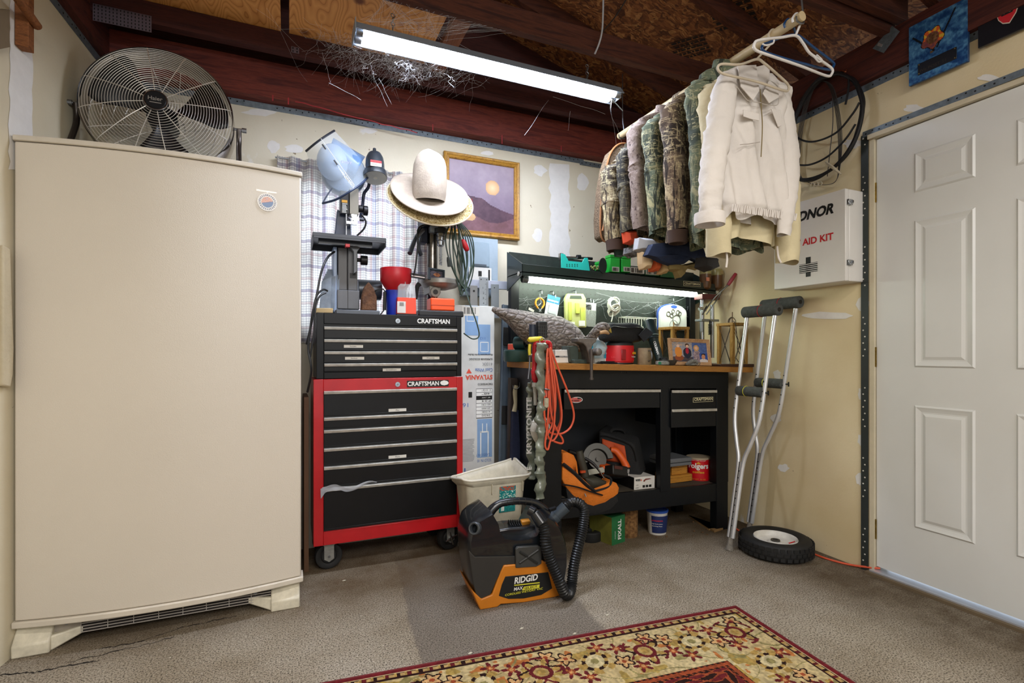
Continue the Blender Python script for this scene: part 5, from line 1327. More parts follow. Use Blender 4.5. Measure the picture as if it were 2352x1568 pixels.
def G(px, py, Y=YPG): return Q(px, py, Y)
def hook(m, px, py, L=10):
    a = G(px, py, BY1-.014); m.tube([a, a+V((0, -.02, 0)), a+V((0, -.035, -.002)), a+V((0, -.038, -.02))], .0022, n=6, k=3)
m = MB()
t = thing('pliers', 'snap ring pliers with orange handles on a peg, left on the pegboard', 'pliers', tuple(G(1238, 695)))
m = MB(); c = G(1240, 697, YPG-.02)
for s in (-1, 1): m.tube([c+V((s*.004, 0, .030)), c+V((s*.022, 0, .018)), c+V((s*.026, 0, -.004)), c+V((s*.012, 0, -.026))], .0055, n=8, k=5)
m.build('handle', mat('amber_grip', '#e0921c', .4), t)
m = MB(); m.tube([c+V((-.01, 0, -.012)), c+V((.006, 0, .002)), c+V((0, 0, .03)), c+V((0, -.0, .055))], .003, n=6); m.tube([c+V((-.012, 0, -.026)), c+V((.006, 0, -.045))], .004, n=6, k=1); m.tube([c+V((.012, 0, -.026)), c+V((-.004, 0, -.045))], .004, n=6, k=1); m.build('jaws', STEEL, t)
m = MB(); a = G(1221, 712); m.quadp([a+V((-.02, 0, .002)), a+V((.012, 0, -.012)), a+V((.017, 0, .0)), a+V((-.016, 0, .015))], .001, (0, -1, 0)); m.build('price_tag', LBL, t)
def pegcard(px0, px1, py0, py1, tilt, mt, nm, label, cat):
    a = G((px0+px1)/2, (py0+py1)/2); w = G(px1, 0).x-G(px0, 0).x; h = G((px0+px1)/2, py0).z-G((px0+px1)/2, py1).z
    Mx = frame(a, (math.cos(tilt), 0, math.sin(tilt)), z=(0, -1, 0)); t = thing(nm, label, cat, tuple(a))
    return t, Mx, w, h
t, Mx, w, h = pegcard(1254, 1283, 679, 725, -.2, None, 'blister_pack', 'blue and white blister pack hanging left of the yellow-green case', 'package')
m = MB(); m.box(-w/2, w/2, -h/2, h/2, 0, .002, Mx); m.build('card', mat('blue_white_card', '#d7dde2', .5), t)
m = MB(); m.box(-w/2, w/2, h*.12, h/2, .002, .0026, Mx); m.build('blue_field', mat('card_blue', '#3a80b8', .5), t)
m = MB(); m.box(-w*.3, w*.35, -h*.4, 0, .002, .012, Mx); m.build('blister', mat('blister_clear', '#dfe6ea', .15, alpha=.6), t)
text('BERNZOMATIC', Mx @ V((-w*.44, h*.2, .003)), Mx.to_3x3() @ RX, Mx.to_3x3() @ V((0, 1, 0)), .009, WINK, t, width=w*.85, bold=.03)
t, Mx, w, h = pegcard(1295, 1342, 675, 752, .02, None, 'clear_case', 'yellow-green translucent kit case with a handle opening, hanging on the pegboard', 'case')
YC2 = mat('yellow_clear', '#cbd08a', .3, alpha=.85); YC3 = mat('yellow_kit', '#b9c25a', .4)
m = MB(); m.prism([(-w/2, -h/2), (w/2, -h/2), (w/2, h*.36), (w*.38, h/2), (-w*.38, h/2), (-w/2, h*.36)], 0, .022, Mx); m.build('case_body', YC2, t, bevel=.003)
m = MB(); m.prism([(-w*.3, h*.34), (w*.3, h*.34), (w*.26, h*.44), (-w*.26, h*.44)], .022, .023, Mx); m.build('handle_slot', mat('slot_dark', '#2f3a2c', .6), t)
m = MB(); m.box(-w*.38, -w*.22, -h*.3, h*.25, .022, .03, Mx); m.box(-w*.05, w*.15, -h*.1, h*.22, .022, .032, Mx); m.box(w*.2, w*.42, -h*.3, h*.1, .022, .028, Mx); m.build('kit_parts', YC3, t, bevel=.003)
m = MB(); m.box(w*.12, w*.4, -h*.46, -h*.3, .022, .03, Mx); m.box(-w*.35, -w*.1, -h*.48, -h*.34, .022, .03, Mx); m.build('kit_labels', WINK, t)
t, Mx, w, h = pegcard(1341, 1368, 695, 750, -.05, None, 'tool_pack', 'clear bag under a black and white header card, right of the yellow-green case', 'package')
m = MB(); m.box(-w/2, w/2, h*.18, h/2, 0, .002, Mx); m.build('header_card', WHT, t); m = MB(); m.box(-w/2+.002, w*.1, h*.2, h*.42, .002, .003, Mx); m.build('black_print', KINK, t)
m = MB(); m.box(-w*.45, w*.45, -h/2, h*.18, 0, .012, Mx); m.build('bag', mat('bag_clear', '#aeb4b0', .2, alpha=.45), t)
m = MB()
for px, py in ((1238, 668), (1264, 670), (1269, 677), (1315, 668), (1349, 686), (1355, 689), (1538, 685)):
    mm = MB(); hook(mm, px, py); tag(mm.build('peg_hook', STEEL), 'small steel peg hook in the bench pegboard', 'hook', group='peg hooks holding the pegboard items')
cg = thing('white_cord_coil', 'coil of white cord wound in a loop on the pegboard', 'cord', tuple(G(1410, 700)))
m = MB(); random.seed(5); c = G(1408, 700, YPG-.025)
for i in range(9):
    r1_, r2_ = .026+.0022*i, .036-.001*i
    m.torus(c+V((random.uniform(-.006, .006), random.uniform(-.01, .008), .004+random.uniform(-.01, .006))), .032, .0028, (random.uniform(-.3, .3), 1, random.uniform(-.3, .3)), n=28, m=6, sx=r1_/.036, sy=1.15)
for i in range(5): m.torus(c+V((.002*i, -.004, -.022-.004*i)), .04, .0028, (.2, 1, .9-.1*i), n=28, m=6, sx=1, sy=.6)
m.tube([c+V((0, 0, -.04)), c+V((-.004, 0, -.07)), c+V((-.012, 0, -.10))], .003, n=6)
m.build('loops', mat('white_cord', '#dcdcd2', .6), cg)
wbk = thing('wire_basket', 'empty white wire basket hooked low on the pegboard', 'basket', tuple(G(1475, 740)))
m = MB(); a, b2 = G(1437, 727, YPG-.06), G(1508, 731, YPG-.06); hgt = .055
for y in (YPG-.06, YPG+.01):
    A, B = V((a.x, y, a.z)), V((b2.x, y, b2.z)); m.tube([A, B], .0025, n=6, k=1); m.tube([A+V((.004, 0, -hgt)), B+V((-.004, 0, -hgt))], .0022, n=6, k=1)
    for i in range(13): p = A.lerp(B, i/12); m.tube([p, p+V((0, 0, -hgt))], .0015, n=5, k=1)
for s in (a, b2): m.tube([V((s.x, YPG-.06, s.z)), V((s.x, YPG+.01, s.z))], .0022, n=6, k=1)
m.build('wires', mat('white_wire', '#d4d6cc', .4), wbk)
ck = thing('arched_kit', 'arched clear package with a deep blue hanger and metal rings, right on the pegboard', 'package', tuple(G(1540, 725)))
a, b2 = G(1512, 765, YPG-.01), G(1572, 765, YPG-.01); cxk = (a.x+b2.x)/2; wk = (b2.x-a.x)/2; zk = G(1541, 722).z
Mx = frame(V((cxk, YPG-.01, zk)), RX, z=(0, -1, 0))
arch = [(-wk, -.10), (wk, -.10)]+[(wk*math.cos(PI*i/14), .055*math.sin(PI*i/14)+.005) for i in range(15)]
m = MB(); m.prism(arch, 0, .022, Mx); m.build('shell', mat('arch_clear', '#e3e9e4', .25), ck, bevel=.003)
m = MB(); m.prism([(x*1.06-.004, z*1.03+.004) for x, z in arch], -.006, 0, Mx); m.build('back_card', mat('card_deep_blue', '#234a9c', .5), ck)
m = MB(); m.prism([(.025*math.cos(2*PI*i/16), .046+.010*math.sin(2*PI*i/16)) for i in range(16)], .022, .024, Mx); m.build('hanger_hole', mat('card_deep_blue'), ck)
m = MB()
for x, z, r in ((-.045, .0, .014), (-.02, -.01, .012), (.03, .01, .014), (.045, .004, .012), (-.008, .018, .011), (.02, -.035, .03)): m.torus(Mx @ V((x, z, .024)), r, .0025, (0, -1, 0), n=20, m=5)
m.build('rings', mat('ring_olive', '#6d7060', .4, metal=.5), ck)
def W(px, py, Y): return Q(px, py, Y)
def wz(x): return zt(x, ZW)+.0005
gs = thing('goose_decoy', 'grey-brown goose decoy with neck stretched out, lying along the bench', 'decoy', tuple(W(1270, 800, 2.33)))
def featherfn(nt, co, b):
    v = nd(nt, 'ShaderNodeTexVoronoi', i_Scale=30.0, feature='DISTANCE_TO_EDGE'); mp = nd(nt, 'ShaderNodeMapping'); mp.inputs['Scale'].default_value = (.75, 1, 1.4)
    nt.links.new(co, mp.inputs[0]); nt.links.new(mp.outputs[0], v.inputs['Vector'])
    n = noise(nt, co, 70, 4, .6, 0, (1, 2, 3))
    c = rampf(nt, n, [(.3, '#4f4843'), (.55, '#7d746d'), (.75, '#b5aca4')])
    e = rampf(nt, v.outputs['Distance'], [(.0, '#26211f'), (.05, '#ffffff')])
    bumpn(nt, b, v.outputs['Distance'], .8, .02)
    return mixc(nt, .85, c, e, 'MULTIPLY')
FEA = custom('decoy_feathers', featherfn, .7)
YGo = 2.36
spine = [(1131, 709, .006, .010, 2.36), (1150, 717, .03, .022, 2.36), (1175, 727, .05, .04, 2.36), (1205, 743, .07, .068, 2.36), (1240, 760, .09, .095, 2.36), (1275, 770, .095, .103, 2.36), (1305, 779, .085, .085, 2.35), (1328, 786, .06, .052, 2.32), (1345, 785, .038, .034, 2.28), (1357, 776, .028, .027, 2.25), (1368, 763, .024, .025, 2.22), (1380, 752, .025, .027, 2.20), (1391, 750, .02, .021, 2.195), (1398, 755, .012, .012, 2.195)]
m = MB(); NN = 24; P = spline([tuple(W(s[0], s[1], s[4])) for s in spine], 4); R = []
for i in range(len(P)):
    t = i/(len(P)-1)*(len(spine)-1); j = min(int(t), len(spine)-2); f = t-j; R.append((spine[j][2]*(1-f)+spine[j+1][2]*f, spine[j][3]*(1-f)+spine[j+1][3]*f))
vs = []
for i, p in enumerate(P):
    d = (P[min(i+1, len(P)-1)]-P[max(0, i-1)]).normalized(); up = d.cross(V((0, 1, 0))).normalized(); up = -up if up.z < 0 else up
    for k in range(NN): a = 2*PI*k/NN; vs.append(p+V((0, 1, 0))*(R[i][0]*math.cos(a))+up*(R[i][1]*math.sin(a)*(1 if math.sin(a) > 0 else 1.05)))
fs = [(i*NN+j, i*NN+(j+1) % NN, (i+1)*NN+(j+1) % NN, (i+1)*NN+j) for i in range(len(P)-1) for j in range(NN)]+[tuple(range(NN))[::-1], tuple(range((len(P)-1)*NN, len(P)*NN))]
m.add(vs, fs); m.build('body', FEA, gs, ang=80)
YGo = 2.195
m = MB(); m.tube([W(1395, 751, YGo), W(1400, 757, YGo), W(1404, 764, YGo)], .01, n=12, radii=[.013, .009, .002], k=4); m.build('bill', mat('bill_yellow', '#b8a44a', .5), gs)
m = MB(); m.tube([W(1378, 764, YGo-.012), W(1390, 762, YGo-.016), W(1398, 766, YGo-.01)], .012, n=10, radii=[.008, .011, .006], k=4); m.build('cheek', mat('cheek_buff', '#b49068', .6), gs)
m = MB(); m.sph(tuple(W(1391, 747, YGo-.02)), .0035, n=8, m=6); m.build('eye', KINK, gs)
YGo = 2.36
m = MB(); a = W(1280, 800, YGo); m.box(a.x-.06, a.x+.09, YGo-.03, YGo+.03, wz(a.x)+.0, a.z-.05); m.build('keel', mat('keel_dark', '#2c2826', .7), gs, bevel=.004)
# vise
VI = mat('vise_iron', '#77716c', .45, metal=.5, dirt=.35, dscale=40, bump=.2)
vs_ = thing('bench_vise', 'iron bench vise with hanging handle bar at the front edge of the bench', 'vise', (W(1345, 0, 2.15).x, 2.16, wz(1.6)))
YV = 2.135; a = lambda px, py: W(px, py, YV)
m = MB(); sy = Matrix(((1, 0, 0, 0), (0, 0, 1, 0), (0, 1, 0, 0), (0, 0, 0, 1)))
vx = a(1345, 0).x; bz = wz(vx)
pr = [(1321, 776), (1364, 777), (1364, 785), (1356, 790), (1353, 800), (1359, 812), (1360, 833), (1348, 833), (1345, 812), (1340, 795), (1334, 789), (1322, 786)]
m.prism([(a(*p).x, a(*p).z) for p in pr], YV-.025, YV+.045, sy); m.build('front_jaw', VI, vs_, bevel=.004)
m = MB(); pr = [(1311, 794), (1330, 794), (1334, 800), (1334, 832), (1316, 832), (1313, 800)]; m.prism([(a(*p).x, a(*p).z) for p in pr], YV+.02, YV+.10, sy);
m.box(a(1318, 0).x, a(1362, 0).x, YV+.0, YV+.12, bz, bz+.02); m.build('rear_jaw', mat('vise_green_grey', '#3f4a44', .5, metal=.3, dirt=.3, dscale=30), vs_, bevel=.003)
m = MB(); c = a(1356, 808); c.y = YV-.03; m.cyl(c, c+V((0, -.045, 0)), .018, n=20); m.sph(tuple(c+V((0, -.045, 0))), .018, .008, .018, n=16, m=8); m.build('screw_head', VI, vs_)
m = MB(); h0 = W(1358, 808, YV-.06); h1 = W(1358.5, 868, YV-.06); m.cyl(h0+V((0, 0, .012)), h1, .0075, n=14); m.cyl(h1+V((0, 0, -.008)), h1+V((0, 0, .002)), .0105, n=14); m.build('handle_bar', mat('handle_bar_iron', '#5b5450', .4, metal=.6), vs_)
# white boxes behind vise
t = thing('white_carton', 'small white carton with a black stripe on the bench left of the vise', 'box', (W(1290, 0, 2.2).x, 2.22, wz(1.3)))
a0, a1 = W(1276, 0, 2.18).x, W(1316, 0, 2.18).x; z0 = wz(a0); z1 = W(1296, 803, 2.18).z
MB().box(a0, a1, 2.18, 2.26, z0, z1).build('carton_body', WHT, t, bevel=.002)
m = MB(); m.box(a0, a1, 2.1792, 2.18, z0+(z1-z0)*.42, z0+(z1-z0)*.54); m.build('stripe', KINK, t)
text('SURFACE SPEED', (a0+.02, 2.1788, z0+(z1-z0)*.45), RX, UPZ, .006, WINK, t, width=.05)
# left corner things
m = MB(); a = W(1177, 833, 2.4); m.lathe([(0, 0), (.062, 0), (.066, .006), (.066, .055), (.06, .062), (0, .062)], Matrix.Translation((a.x+.03, 2.42, wz(a.x))), n=28); tag(m.build('green_tin', mat('green_tin', '#1e3f3a', .4)), 'low round dark green tin at the back left corner of the bench', 'tin')
m = MB(); a = W(1196, 800, 2.44); m.lathe([(.022, -.03), (.034, -.03), (.034, .03), (.022, .03), (.022, -.03)], frame(V((a.x, 2.44, wz(a.x)+.062+.036)), RX, z=(.6, -.7, 0)), n=24, caps=False); m.torus(V((a.x, 2.42, wz(a.x)+.062+.036)), .02, .002, (0, 1, 0), n=16, m=5); tag(m.build('tape_roll', mat('teal_tape', '#27474a', .4)), 'roll of dark teal tape standing on the green tin', 'tape')
t = thing('orange_box', 'narrow orange and white carton behind the teal tape roll', 'box', tuple(W(1180, 820, 2.5)))
a = W(1172, 0, 2.50).x; m = MB(); m.box(a, a+.055, 2.49, 2.53, wz(a), W(1180, 789, 2.5).z); m.build('carton', mat('cream_card', '#d8cfae', .6), t); m = MB(); m.box(a-.001, a+.014, 2.488, 2.531, wz(a), W(1180, 790, 2.5).z); m.build('orange_edge', mat('orange_print'), t)
# blue label tub, bags
t = thing('wipes_tub', 'white and teal labelled tub behind the vise', 'tub', tuple(W(1382, 820, 2.33)))
c = W(1382, 0, 2.35).x; zt_ = W(1382, 765, 2.35).z
m = MB(); m.lathe([(0, wz(c)), (.05, wz(c)), (.052, zt_-.03), (.05, zt_-.02), (.052, zt_-.018), (.052, zt_), (0, zt_)], Matrix.Translation((c, 2.36, 0)), n=28); m.build('tub', WHT, t)
m = MB(); m.lathe([(.0528, wz(c)+.03), (.0532, zt_-.04)], Matrix.Translation((c, 2.36, 0)), n=28, caps=False); m.build('label', mat('teal_print', '#1c7c92', .5), t)
for i, s in enumerate(('TUB O', 'TOWELS', 'HEAVY', 'DUTY')): text(s, (c-.03, 2.36-.0545, zt_-.06-.018*i), RX, UPZ, .009, WINK, t)
m = MB(); a = W(1366, 800, 2.27)
m.grid(lambda u, v: V((a.x-.02+.07*u+.01*math.sin(v*7), 2.26+.02*math.sin(u*5)+.012*noise2(u*9, v*9), wz(a.x)+.13*(1-v)*(1-.4*abs(u-.5)))), 14, 14)
tag(m.build('plastic_bag', mat('bag_clear'), solid=.001), 'crumpled clear plastic bag of hardware right of the vise', 'bag')
m = MB(); a = W(1385, 0, 2.25); m.box(a.x-.02, a.x+.07, 2.22, 2.30, wz(a.x), wz(a.x)+.008); m.box(a.x-.01, a.x+.06, 2.23, 2.29, wz(a.x)+.008, wz(a.x)+.014); tag(m.build('black_tray', BLK, bevel=.002), 'flat black tray in front of the labelled tub', 'tray')
# red coffee canister + black pouch
cf = thing('coffee_canister', 'red plastic coffee canister with a moulded grip, black pouch resting on top', 'canister', (W(1438, 0, 2.24).x, 2.26, wz(1.6)))
a0, a1 = W(1406, 0, 2.25).x, W(1470, 0, 2.25).x; cc = (a0+a1)/2; rr = (a1-a0)/2; z0 = wz(cc); z1 = W(1438, 793, 2.25).z
CY = 2.25
Mx = Matrix.Translation((cc, CY+rr*.8, 0))
m = MB(); m.lathe([(0, z0), (rr*.97, z0), (rr*.97, z0+.008), (rr*.95, z0+.012), (rr, z0+.016), (rr, z1-.012), (rr*.98, z1), (0, z1)], Mx, n=40, sy=.8); m.build('canister_body', mat('coffee_red', '#c81420', .35), cf)
m = MB(); m.lathe([(rr*.99, z0), (rr*.99, z0+.009)], Mx, n=40, sy=.8, caps=False); m.build('base_band', KINK, cf)
m = MB(); m.lathe([(0, z1+.016), (rr*.9, z1+.016), (rr*.97, z1+.01), (rr*.97, z1), (rr*.9, z1)], Mx, n=40, sy=.8); m.build('lid', KINK, cf)
m = MB(); xg = W(1435, 0, 2.24).x; m.box(xg-.014, xg+.014, CY-.003, CY+.004, z0+.022, z1-.02); m.build('grip_recess', mat('coffee_red_deep', '#8e0e16', .4), cf, bevel=.004)
m = MB(); a = W(1461, 815, 2.2); m.grid(lambda u, v: V((cc+rr*1.005*math.sin(.28+.62*u), CY+rr*.8-rr*.805*math.cos(.28+.62*u), z0+.018+(z1-z0-.034)*v)), 10, 2); lb = m.build('front_label', mat('coffee_red'), cf)
text('Folgers', (cc+rr*.42, CY+.003, z0+.034), (1, .35, 0), UPZ, .011, WINK, cf, width=.032, bold=.02);
m = MB(); m.quadp([V((cc+rr*.44, CY+.0, z0+.054)), V((cc+rr*.88, CY+.022, z0+.054)), V((cc+rr*.85, CY+.02, z0+.066)), V((cc+rr*.47, CY+.0, z0+.066))], .001, (0, -1, 0)); m.build('label_sunrise', mat('gold_print', '#e0a92c', .5), cf)
text('Coffee', (cc-rr*.9, CY+.022, z0+.034), (1, -.3, 0), UPZ, .010, mat('emboss_red', '#e0404a', .4), cf, width=.025)
pb = thing('black_pouch', 'soft black padded pouch lying on the red canister', 'pouch', tuple(W(1435, 765, 2.25)))
m = MB(); a, b2 = W(1385, 0, 2.28), W(1482, 0, 2.28); zc0 = z1+.016; zc1 = W(1430, 742, 2.28).z
def pouch(u, v):
    th = 2*PI*u; ph = PI*(v-.5)
    x = (a.x+b2.x)/2+(b2.x-a.x)/2*math.copysign(abs(math.cos(th))**.55, math.cos(th))*math.cos(ph)**.4; y = 2.32+.065*math.copysign(abs(math.sin(th))**.6, math.sin(th))*math.cos(ph)**.4
    z = (zc0+zc1)/2+(zc1-zc0)/2*math.copysign(abs(math.sin(ph))**.7, math.sin(ph))
    n = noise2(x*25, z*25+y*9)-.5
    return V((x, y-.010*n, z+.014*n-.02*max(0, (a.x+.05-x))/.05))
m.grid(pouch, 48, 20, cu=True); m.build('body', BLKF, pb, ang=70)
m = MB(); m.tube([pouch(.52+.46*i/12, .62)+V((0, -.004, 0)) for i in range(13)], .003, n=6, k=2); m.build('zip', BLK, pb)
m = MB(); m.quadp([W(1482, 752, 2.25), W(1500, 765, 2.235), W(1478, 785, 2.235), W(1466, 770, 2.245)], .006, (0, -1, 0)); m.build('strap_end', BLKF, pb)
# mug/tin behind, flashlight
t = thing('metal_mug', 'tan enamelled mug with a handle facing forward, between canister and flashlight', 'mug', (W(1483, 0, 2.24).x, 2.25, wz(1.7)))
c = W(1483, 0, 2.24).x; z0 = wz(c); z1 = W(1482, 799, 2.24).z; Mx = Matrix.Translation((c, 2.25, 0))
m = MB(); m.lathe([(0, z0), (.034, z0), (.036, z0+.004), (.036, z1), (.034, z1), (.033, z0+.006), (0, z0+.006)], Mx, n=28); m.build('mug_body', mat('tan_enamel', '#8f7e62', .5, dirt=.3, dscale=30), t)
m = MB(); m.lathe([(0, z1-.004), (.033, z1-.004)], Mx, n=24); m.build('contents', mat('rust_contents', '#7a4428', .8), t)
m = MB(); m.tube([V((c-.002, 2.214, z1-.015)), V((c-.003, 2.19, z1-.02)), V((c-.003, 2.188, z0+.03)), V((c-.002, 2.214, z0+.02))], .0035, n=8); m.build('handle', STEEL, t)
fl = thing('large_flashlight', 'big dark green flashlight leaning head up behind the mug', 'flashlight', tuple(W(1500, 790, 2.25)))
p0, p1, p2, p3 = W(1516, 832, 2.22), W(1500, 778, 2.27), W(1492, 748, 2.30), W(1490, 738, 2.31)
DGM = mat('flashlight_green', '#1b2b2b', .35)
m = MB(); m.tube([p0, p0.lerp(p1, .5), p1], .026, n=20, k=2, radii=[.023, .025, .027]); m.build('barrel', DGM, fl)
d = (p3-p1).normalized(); m = MB(); m.cyl(p1-d*.002, p1+d*.012, .031, n=24); m.cyl(p1+d*.012, p3, .034, .034, n=24); m.cyl(p3, p3+d*.006, .034, .028, n=24); m.build('head', DGM, fl, bevel=.002)
m = MB(); m.torus(p1+d*.014, .034, .002, d, n=24, m=6); m.build('ring', mat('ring_pale', '#8aa09a', .4), fl)
ax = (p0-p1).normalized(); text('COLEMAN', p1.lerp(p0, .12)+V((-.024, -.024, 0)), ax, ax.cross(V((-.4, -1, .2)).normalized())*-1, .013, WINK, fl, width=.075, bold=.02)
# lanterns
LW = custom('lantern_wood', woodfn('#b58d48', '#95702f', 10, (6, 6, 1)), .6)
def lantern(px0, px1, pym, pyt, Y, label, ang_, handle, s):
    """wooden frame lantern; px0..px1 overall width in the view, pyt top of roof, Y centre depth"""
    a, b2 = W(px0, 0, Y), W(px1, 0, Y); cx = (a.x+b2.x)/2; W_ = s; zb = wz(cx) if cx < BX1-.02 else wz(BX1); zt_ = W((px0+px1)/2, pyt, Y).z
    t = thing('wooden_lantern', label, 'lantern', (cx, Y, zb), ang_); h = zt_-zb
    R = Matrix.Translation((cx, Y, zb)) @ Matrix.Rotation(ang_, 4, 'Z')
    k = .009
    MB().box(-W_/2, W_/2, -W_/2, W_/2, 0, .012, R).build('base', LW, t, bevel=.001)
    m = MB(); m.box(-W_/2-.003, W_/2+.003, -W_/2-.003, W_/2+.003, h-.016, h, R); m.build('roof', LW, t, bevel=.002)
    for sx in (-1, 1):
        for sy in (-1, 1):
            MB().box(sx*(W_/2-k)-k/1, sx*(W_/2-k)+k/1, sy*(W_/2-k)-k, sy*(W_/2-k)+k, .012, h-.016, R).build('post', LW, t, bevel=.001)
    for fx_, fy_ in ((1, 0), (-1, 0), (0, 1), (0, -1)):
        m = MB()
        if fx_: A = [V((fx_*(W_/2-.004), -W_/2+.015, .015)), V((fx_*(W_/2-.004), W_/2-.015, h-.02)), V((fx_*(W_/2-.004), W_/2-.015, .015)), V((fx_*(W_/2-.004), -W_/2+.015, h-.02))]
        else: A = [V((-W_/2+.015, fy_*(W_/2-.004), .015)), V((W_/2-.015, fy_*(W_/2-.004), h-.02)), V((W_/2-.015, fy_*(W_/2-.004), .015)), V((-W_/2+.015, fy_*(W_/2-.004), h-.02))]
        m.tube([R @ A[0], R @ A[1]], .0016, n=5, k=1); m.tube([R @ A[2], R @ A[3]], .0016, n=5, k=1); m.build('cross_wire', mat('dark_wire', '#2c2620', .5), t)
    m = MB(); m.lathe([(0, .012), (.016, .012), (.016, .03), (0, .03)], R, n=16); m.build('candle_cup', mat('cup_clear', '#c8c4ae', .2, alpha=.6), t)
    if handle:
        m = MB(); m.tube([R @ V((-.028, 0, h)), R @ V((-.024, 0, h+.02)), R @ V((0, 0, h+.034)), R @ V((.024, 0, h+.02)), R @ V((.028, 0, h))], .005, n=8, flat=.35); m.build('handle', mat('leather_strap', '#4a3c2a', .6), t)
        m = MB(); m.tube([R @ V((.0, 0, h)), R @ V((.002, 0, h+.065))], .0028, n=6, k=1); m.build('candle_rod', mat('rod_brown', '#5a3c22', .6), t)
    else:
        m = MB(); m.tube([R @ V((0, 0, h)), R @ V((0, 0, h+.03))], .003, n=6, k=1); m.build('peg', LW, t)
        m = MB(); m.torus(R @ V((0, 0, h+.012)), .028, .0015, R.to_3x3() @ V((0, 1, 0)), n=24, m=5, sy=1); m.build('ring', STEEL, t)
    return t, R, h
lantern(1514, 1580, 0, 751, 2.36, 'wooden frame lantern on the bench behind the framed family photo', .0, False, .12)
t, R, h = lantern(1641, 1721, 0, 742, 2.225, 'wooden frame lantern with leather handle at the right end of the bench', .0, True, .118)
m = MB(); m.tube([R @ V((-.02, -.02, h+.012)), R @ V((-.05, -.07, h-.01)), R @ V((-.045, -.08, h*.55)), R @ V((-.05, -.085, h*.4)), R @ V((-.03, -.09, h*.25)), R @ V((-.045, -.09, .03)), R @ V((-.06, -.085, .05))], .0022, n=6, k=8); m.build('leather_thong', mat('leather_strap'), t)
# dark board strip on the right end
m = MB(); a, b2 = W(1655, 0, 2.2), W(1737, 0, 2.2); m.prism([(W(1655, 0, 2.16).x, 2.16), (W(1736, 0, 2.16).x-.01, 2.16), (W(1736, 0, 2.16).x-.02, 2.26), (W(1655, 0, 2.16).x+.02, 2.26)], wz(2.4)+.0, wz(2.4)+.017); tag(m.build('dark_wood_strip', mat('dark_walnut', '#3a1f16', .5), bevel=.002), 'dark stained wooden strip at the right front end of the bench', 'wood')
# family photo frame
ff = thing('family_photo_frame', 'light oak photo frame with three family pictures on the bench', 'photo frame', tuple(W(1588, 836, 2.17)))
YF = 2.19; o_ = W(1541, 834, YF); o_.z = wz(o_.x)+.002; rgt = W(1633, 0, YF).x-o_.x; r_ = V((1, -.02, TILT)).normalized(); u_ = V((0.02, .16, 1)).normalized(); n_ = r_.cross(u_).normalized(); MF = frame(o_, r_, z=n_); w1 = rgt; h1 = .150
m = MB()
def fring(k0, k1, d0, d1):
    A = [(k0, k0), (w1-k0, k0), (w1-k0, h1-k0), (k0, h1-k0)]; B = [(k1, k1), (w1-k1, k1), (w1-k1, h1-k1), (k1, h1-k1)]
    m.add([V((*p, d0)) for p in A]+[V((*p, d1)) for p in B], [(i, (i+1) % 4, 4+(i+1) % 4, 4+i) for i in range(4)], MF)
for a_ in ((0, .001, -.012, .003), (.001, .006, .003, .004), (.006, .009, .004, .001), (.009, .017, .001, .001), (.017, .021, .001, -.003)): fring(*a_)
m.box(.001, w1-.001, .001, h1-.001, -.013, -.011, MF); m.build('frame', FRAMEW, ff)
def fam(u, v):
    n = noise2(u*30, v*25, 5)
    def blob(cx, cy, rx, ry): return ((u-cx)/rx)**2+((v-cy)/ry)**2 < 1
    if u > .58:
        bgc = lerpc(HX('#3d5288'), HX('#5c73a8'), n)
        if u > .76 and v < .45:
            bgc = HX('#2e4f9c')
            if blob(.88, .27, .055, .12): return HX('#c98c68')
            if blob(.88, .37, .06, .08): return HX('#22150f')
            if blob(.88, .03, .13, .14): return HX('#d8d0cc')
            return bgc
        if blob(.69, .72, .045, .09): return HX('#e6b496')
        if blob(.69, .72, .08, .16): return HX('#c99a5c')
        if blob(.69, .3, .11, .35): return lerpc(HX('#c7b3b4'), HX('#6f5c66'), n)
        return bgc
    bgc = lerpc(HX('#7c8da6'), HX('#c5a58a'), n*.8+.2*(v > .8))
    if blob(.17, .80, .04, .08): return HX('#e8c2a8')
    if blob(.17, .5, .10, .26): return HX('#d98a3c')
    if blob(.18, .2, .12, .16): return HX('#8f4a2c')
    if blob(.43, .80, .045, .08): return HX('#e0b49a')
    if blob(.43, .84, .06, .1): return HX('#2c1c18')
    if blob(.42, .56, .045, .16): return HX('#b02438')
    if blob(.42, .45, .12, .28): return HX('#1e2236')
    if v < .25: return lerpc(HX('#3a3a4c'), HX('#5c4a44'), n)
    return bgc
picture('photograph', fam, MF @ V((.021, .021, -.0028)), r_, u_, w1-.042, h1-.042, 56, 48, ff, vcmat('photo_gloss', .3))
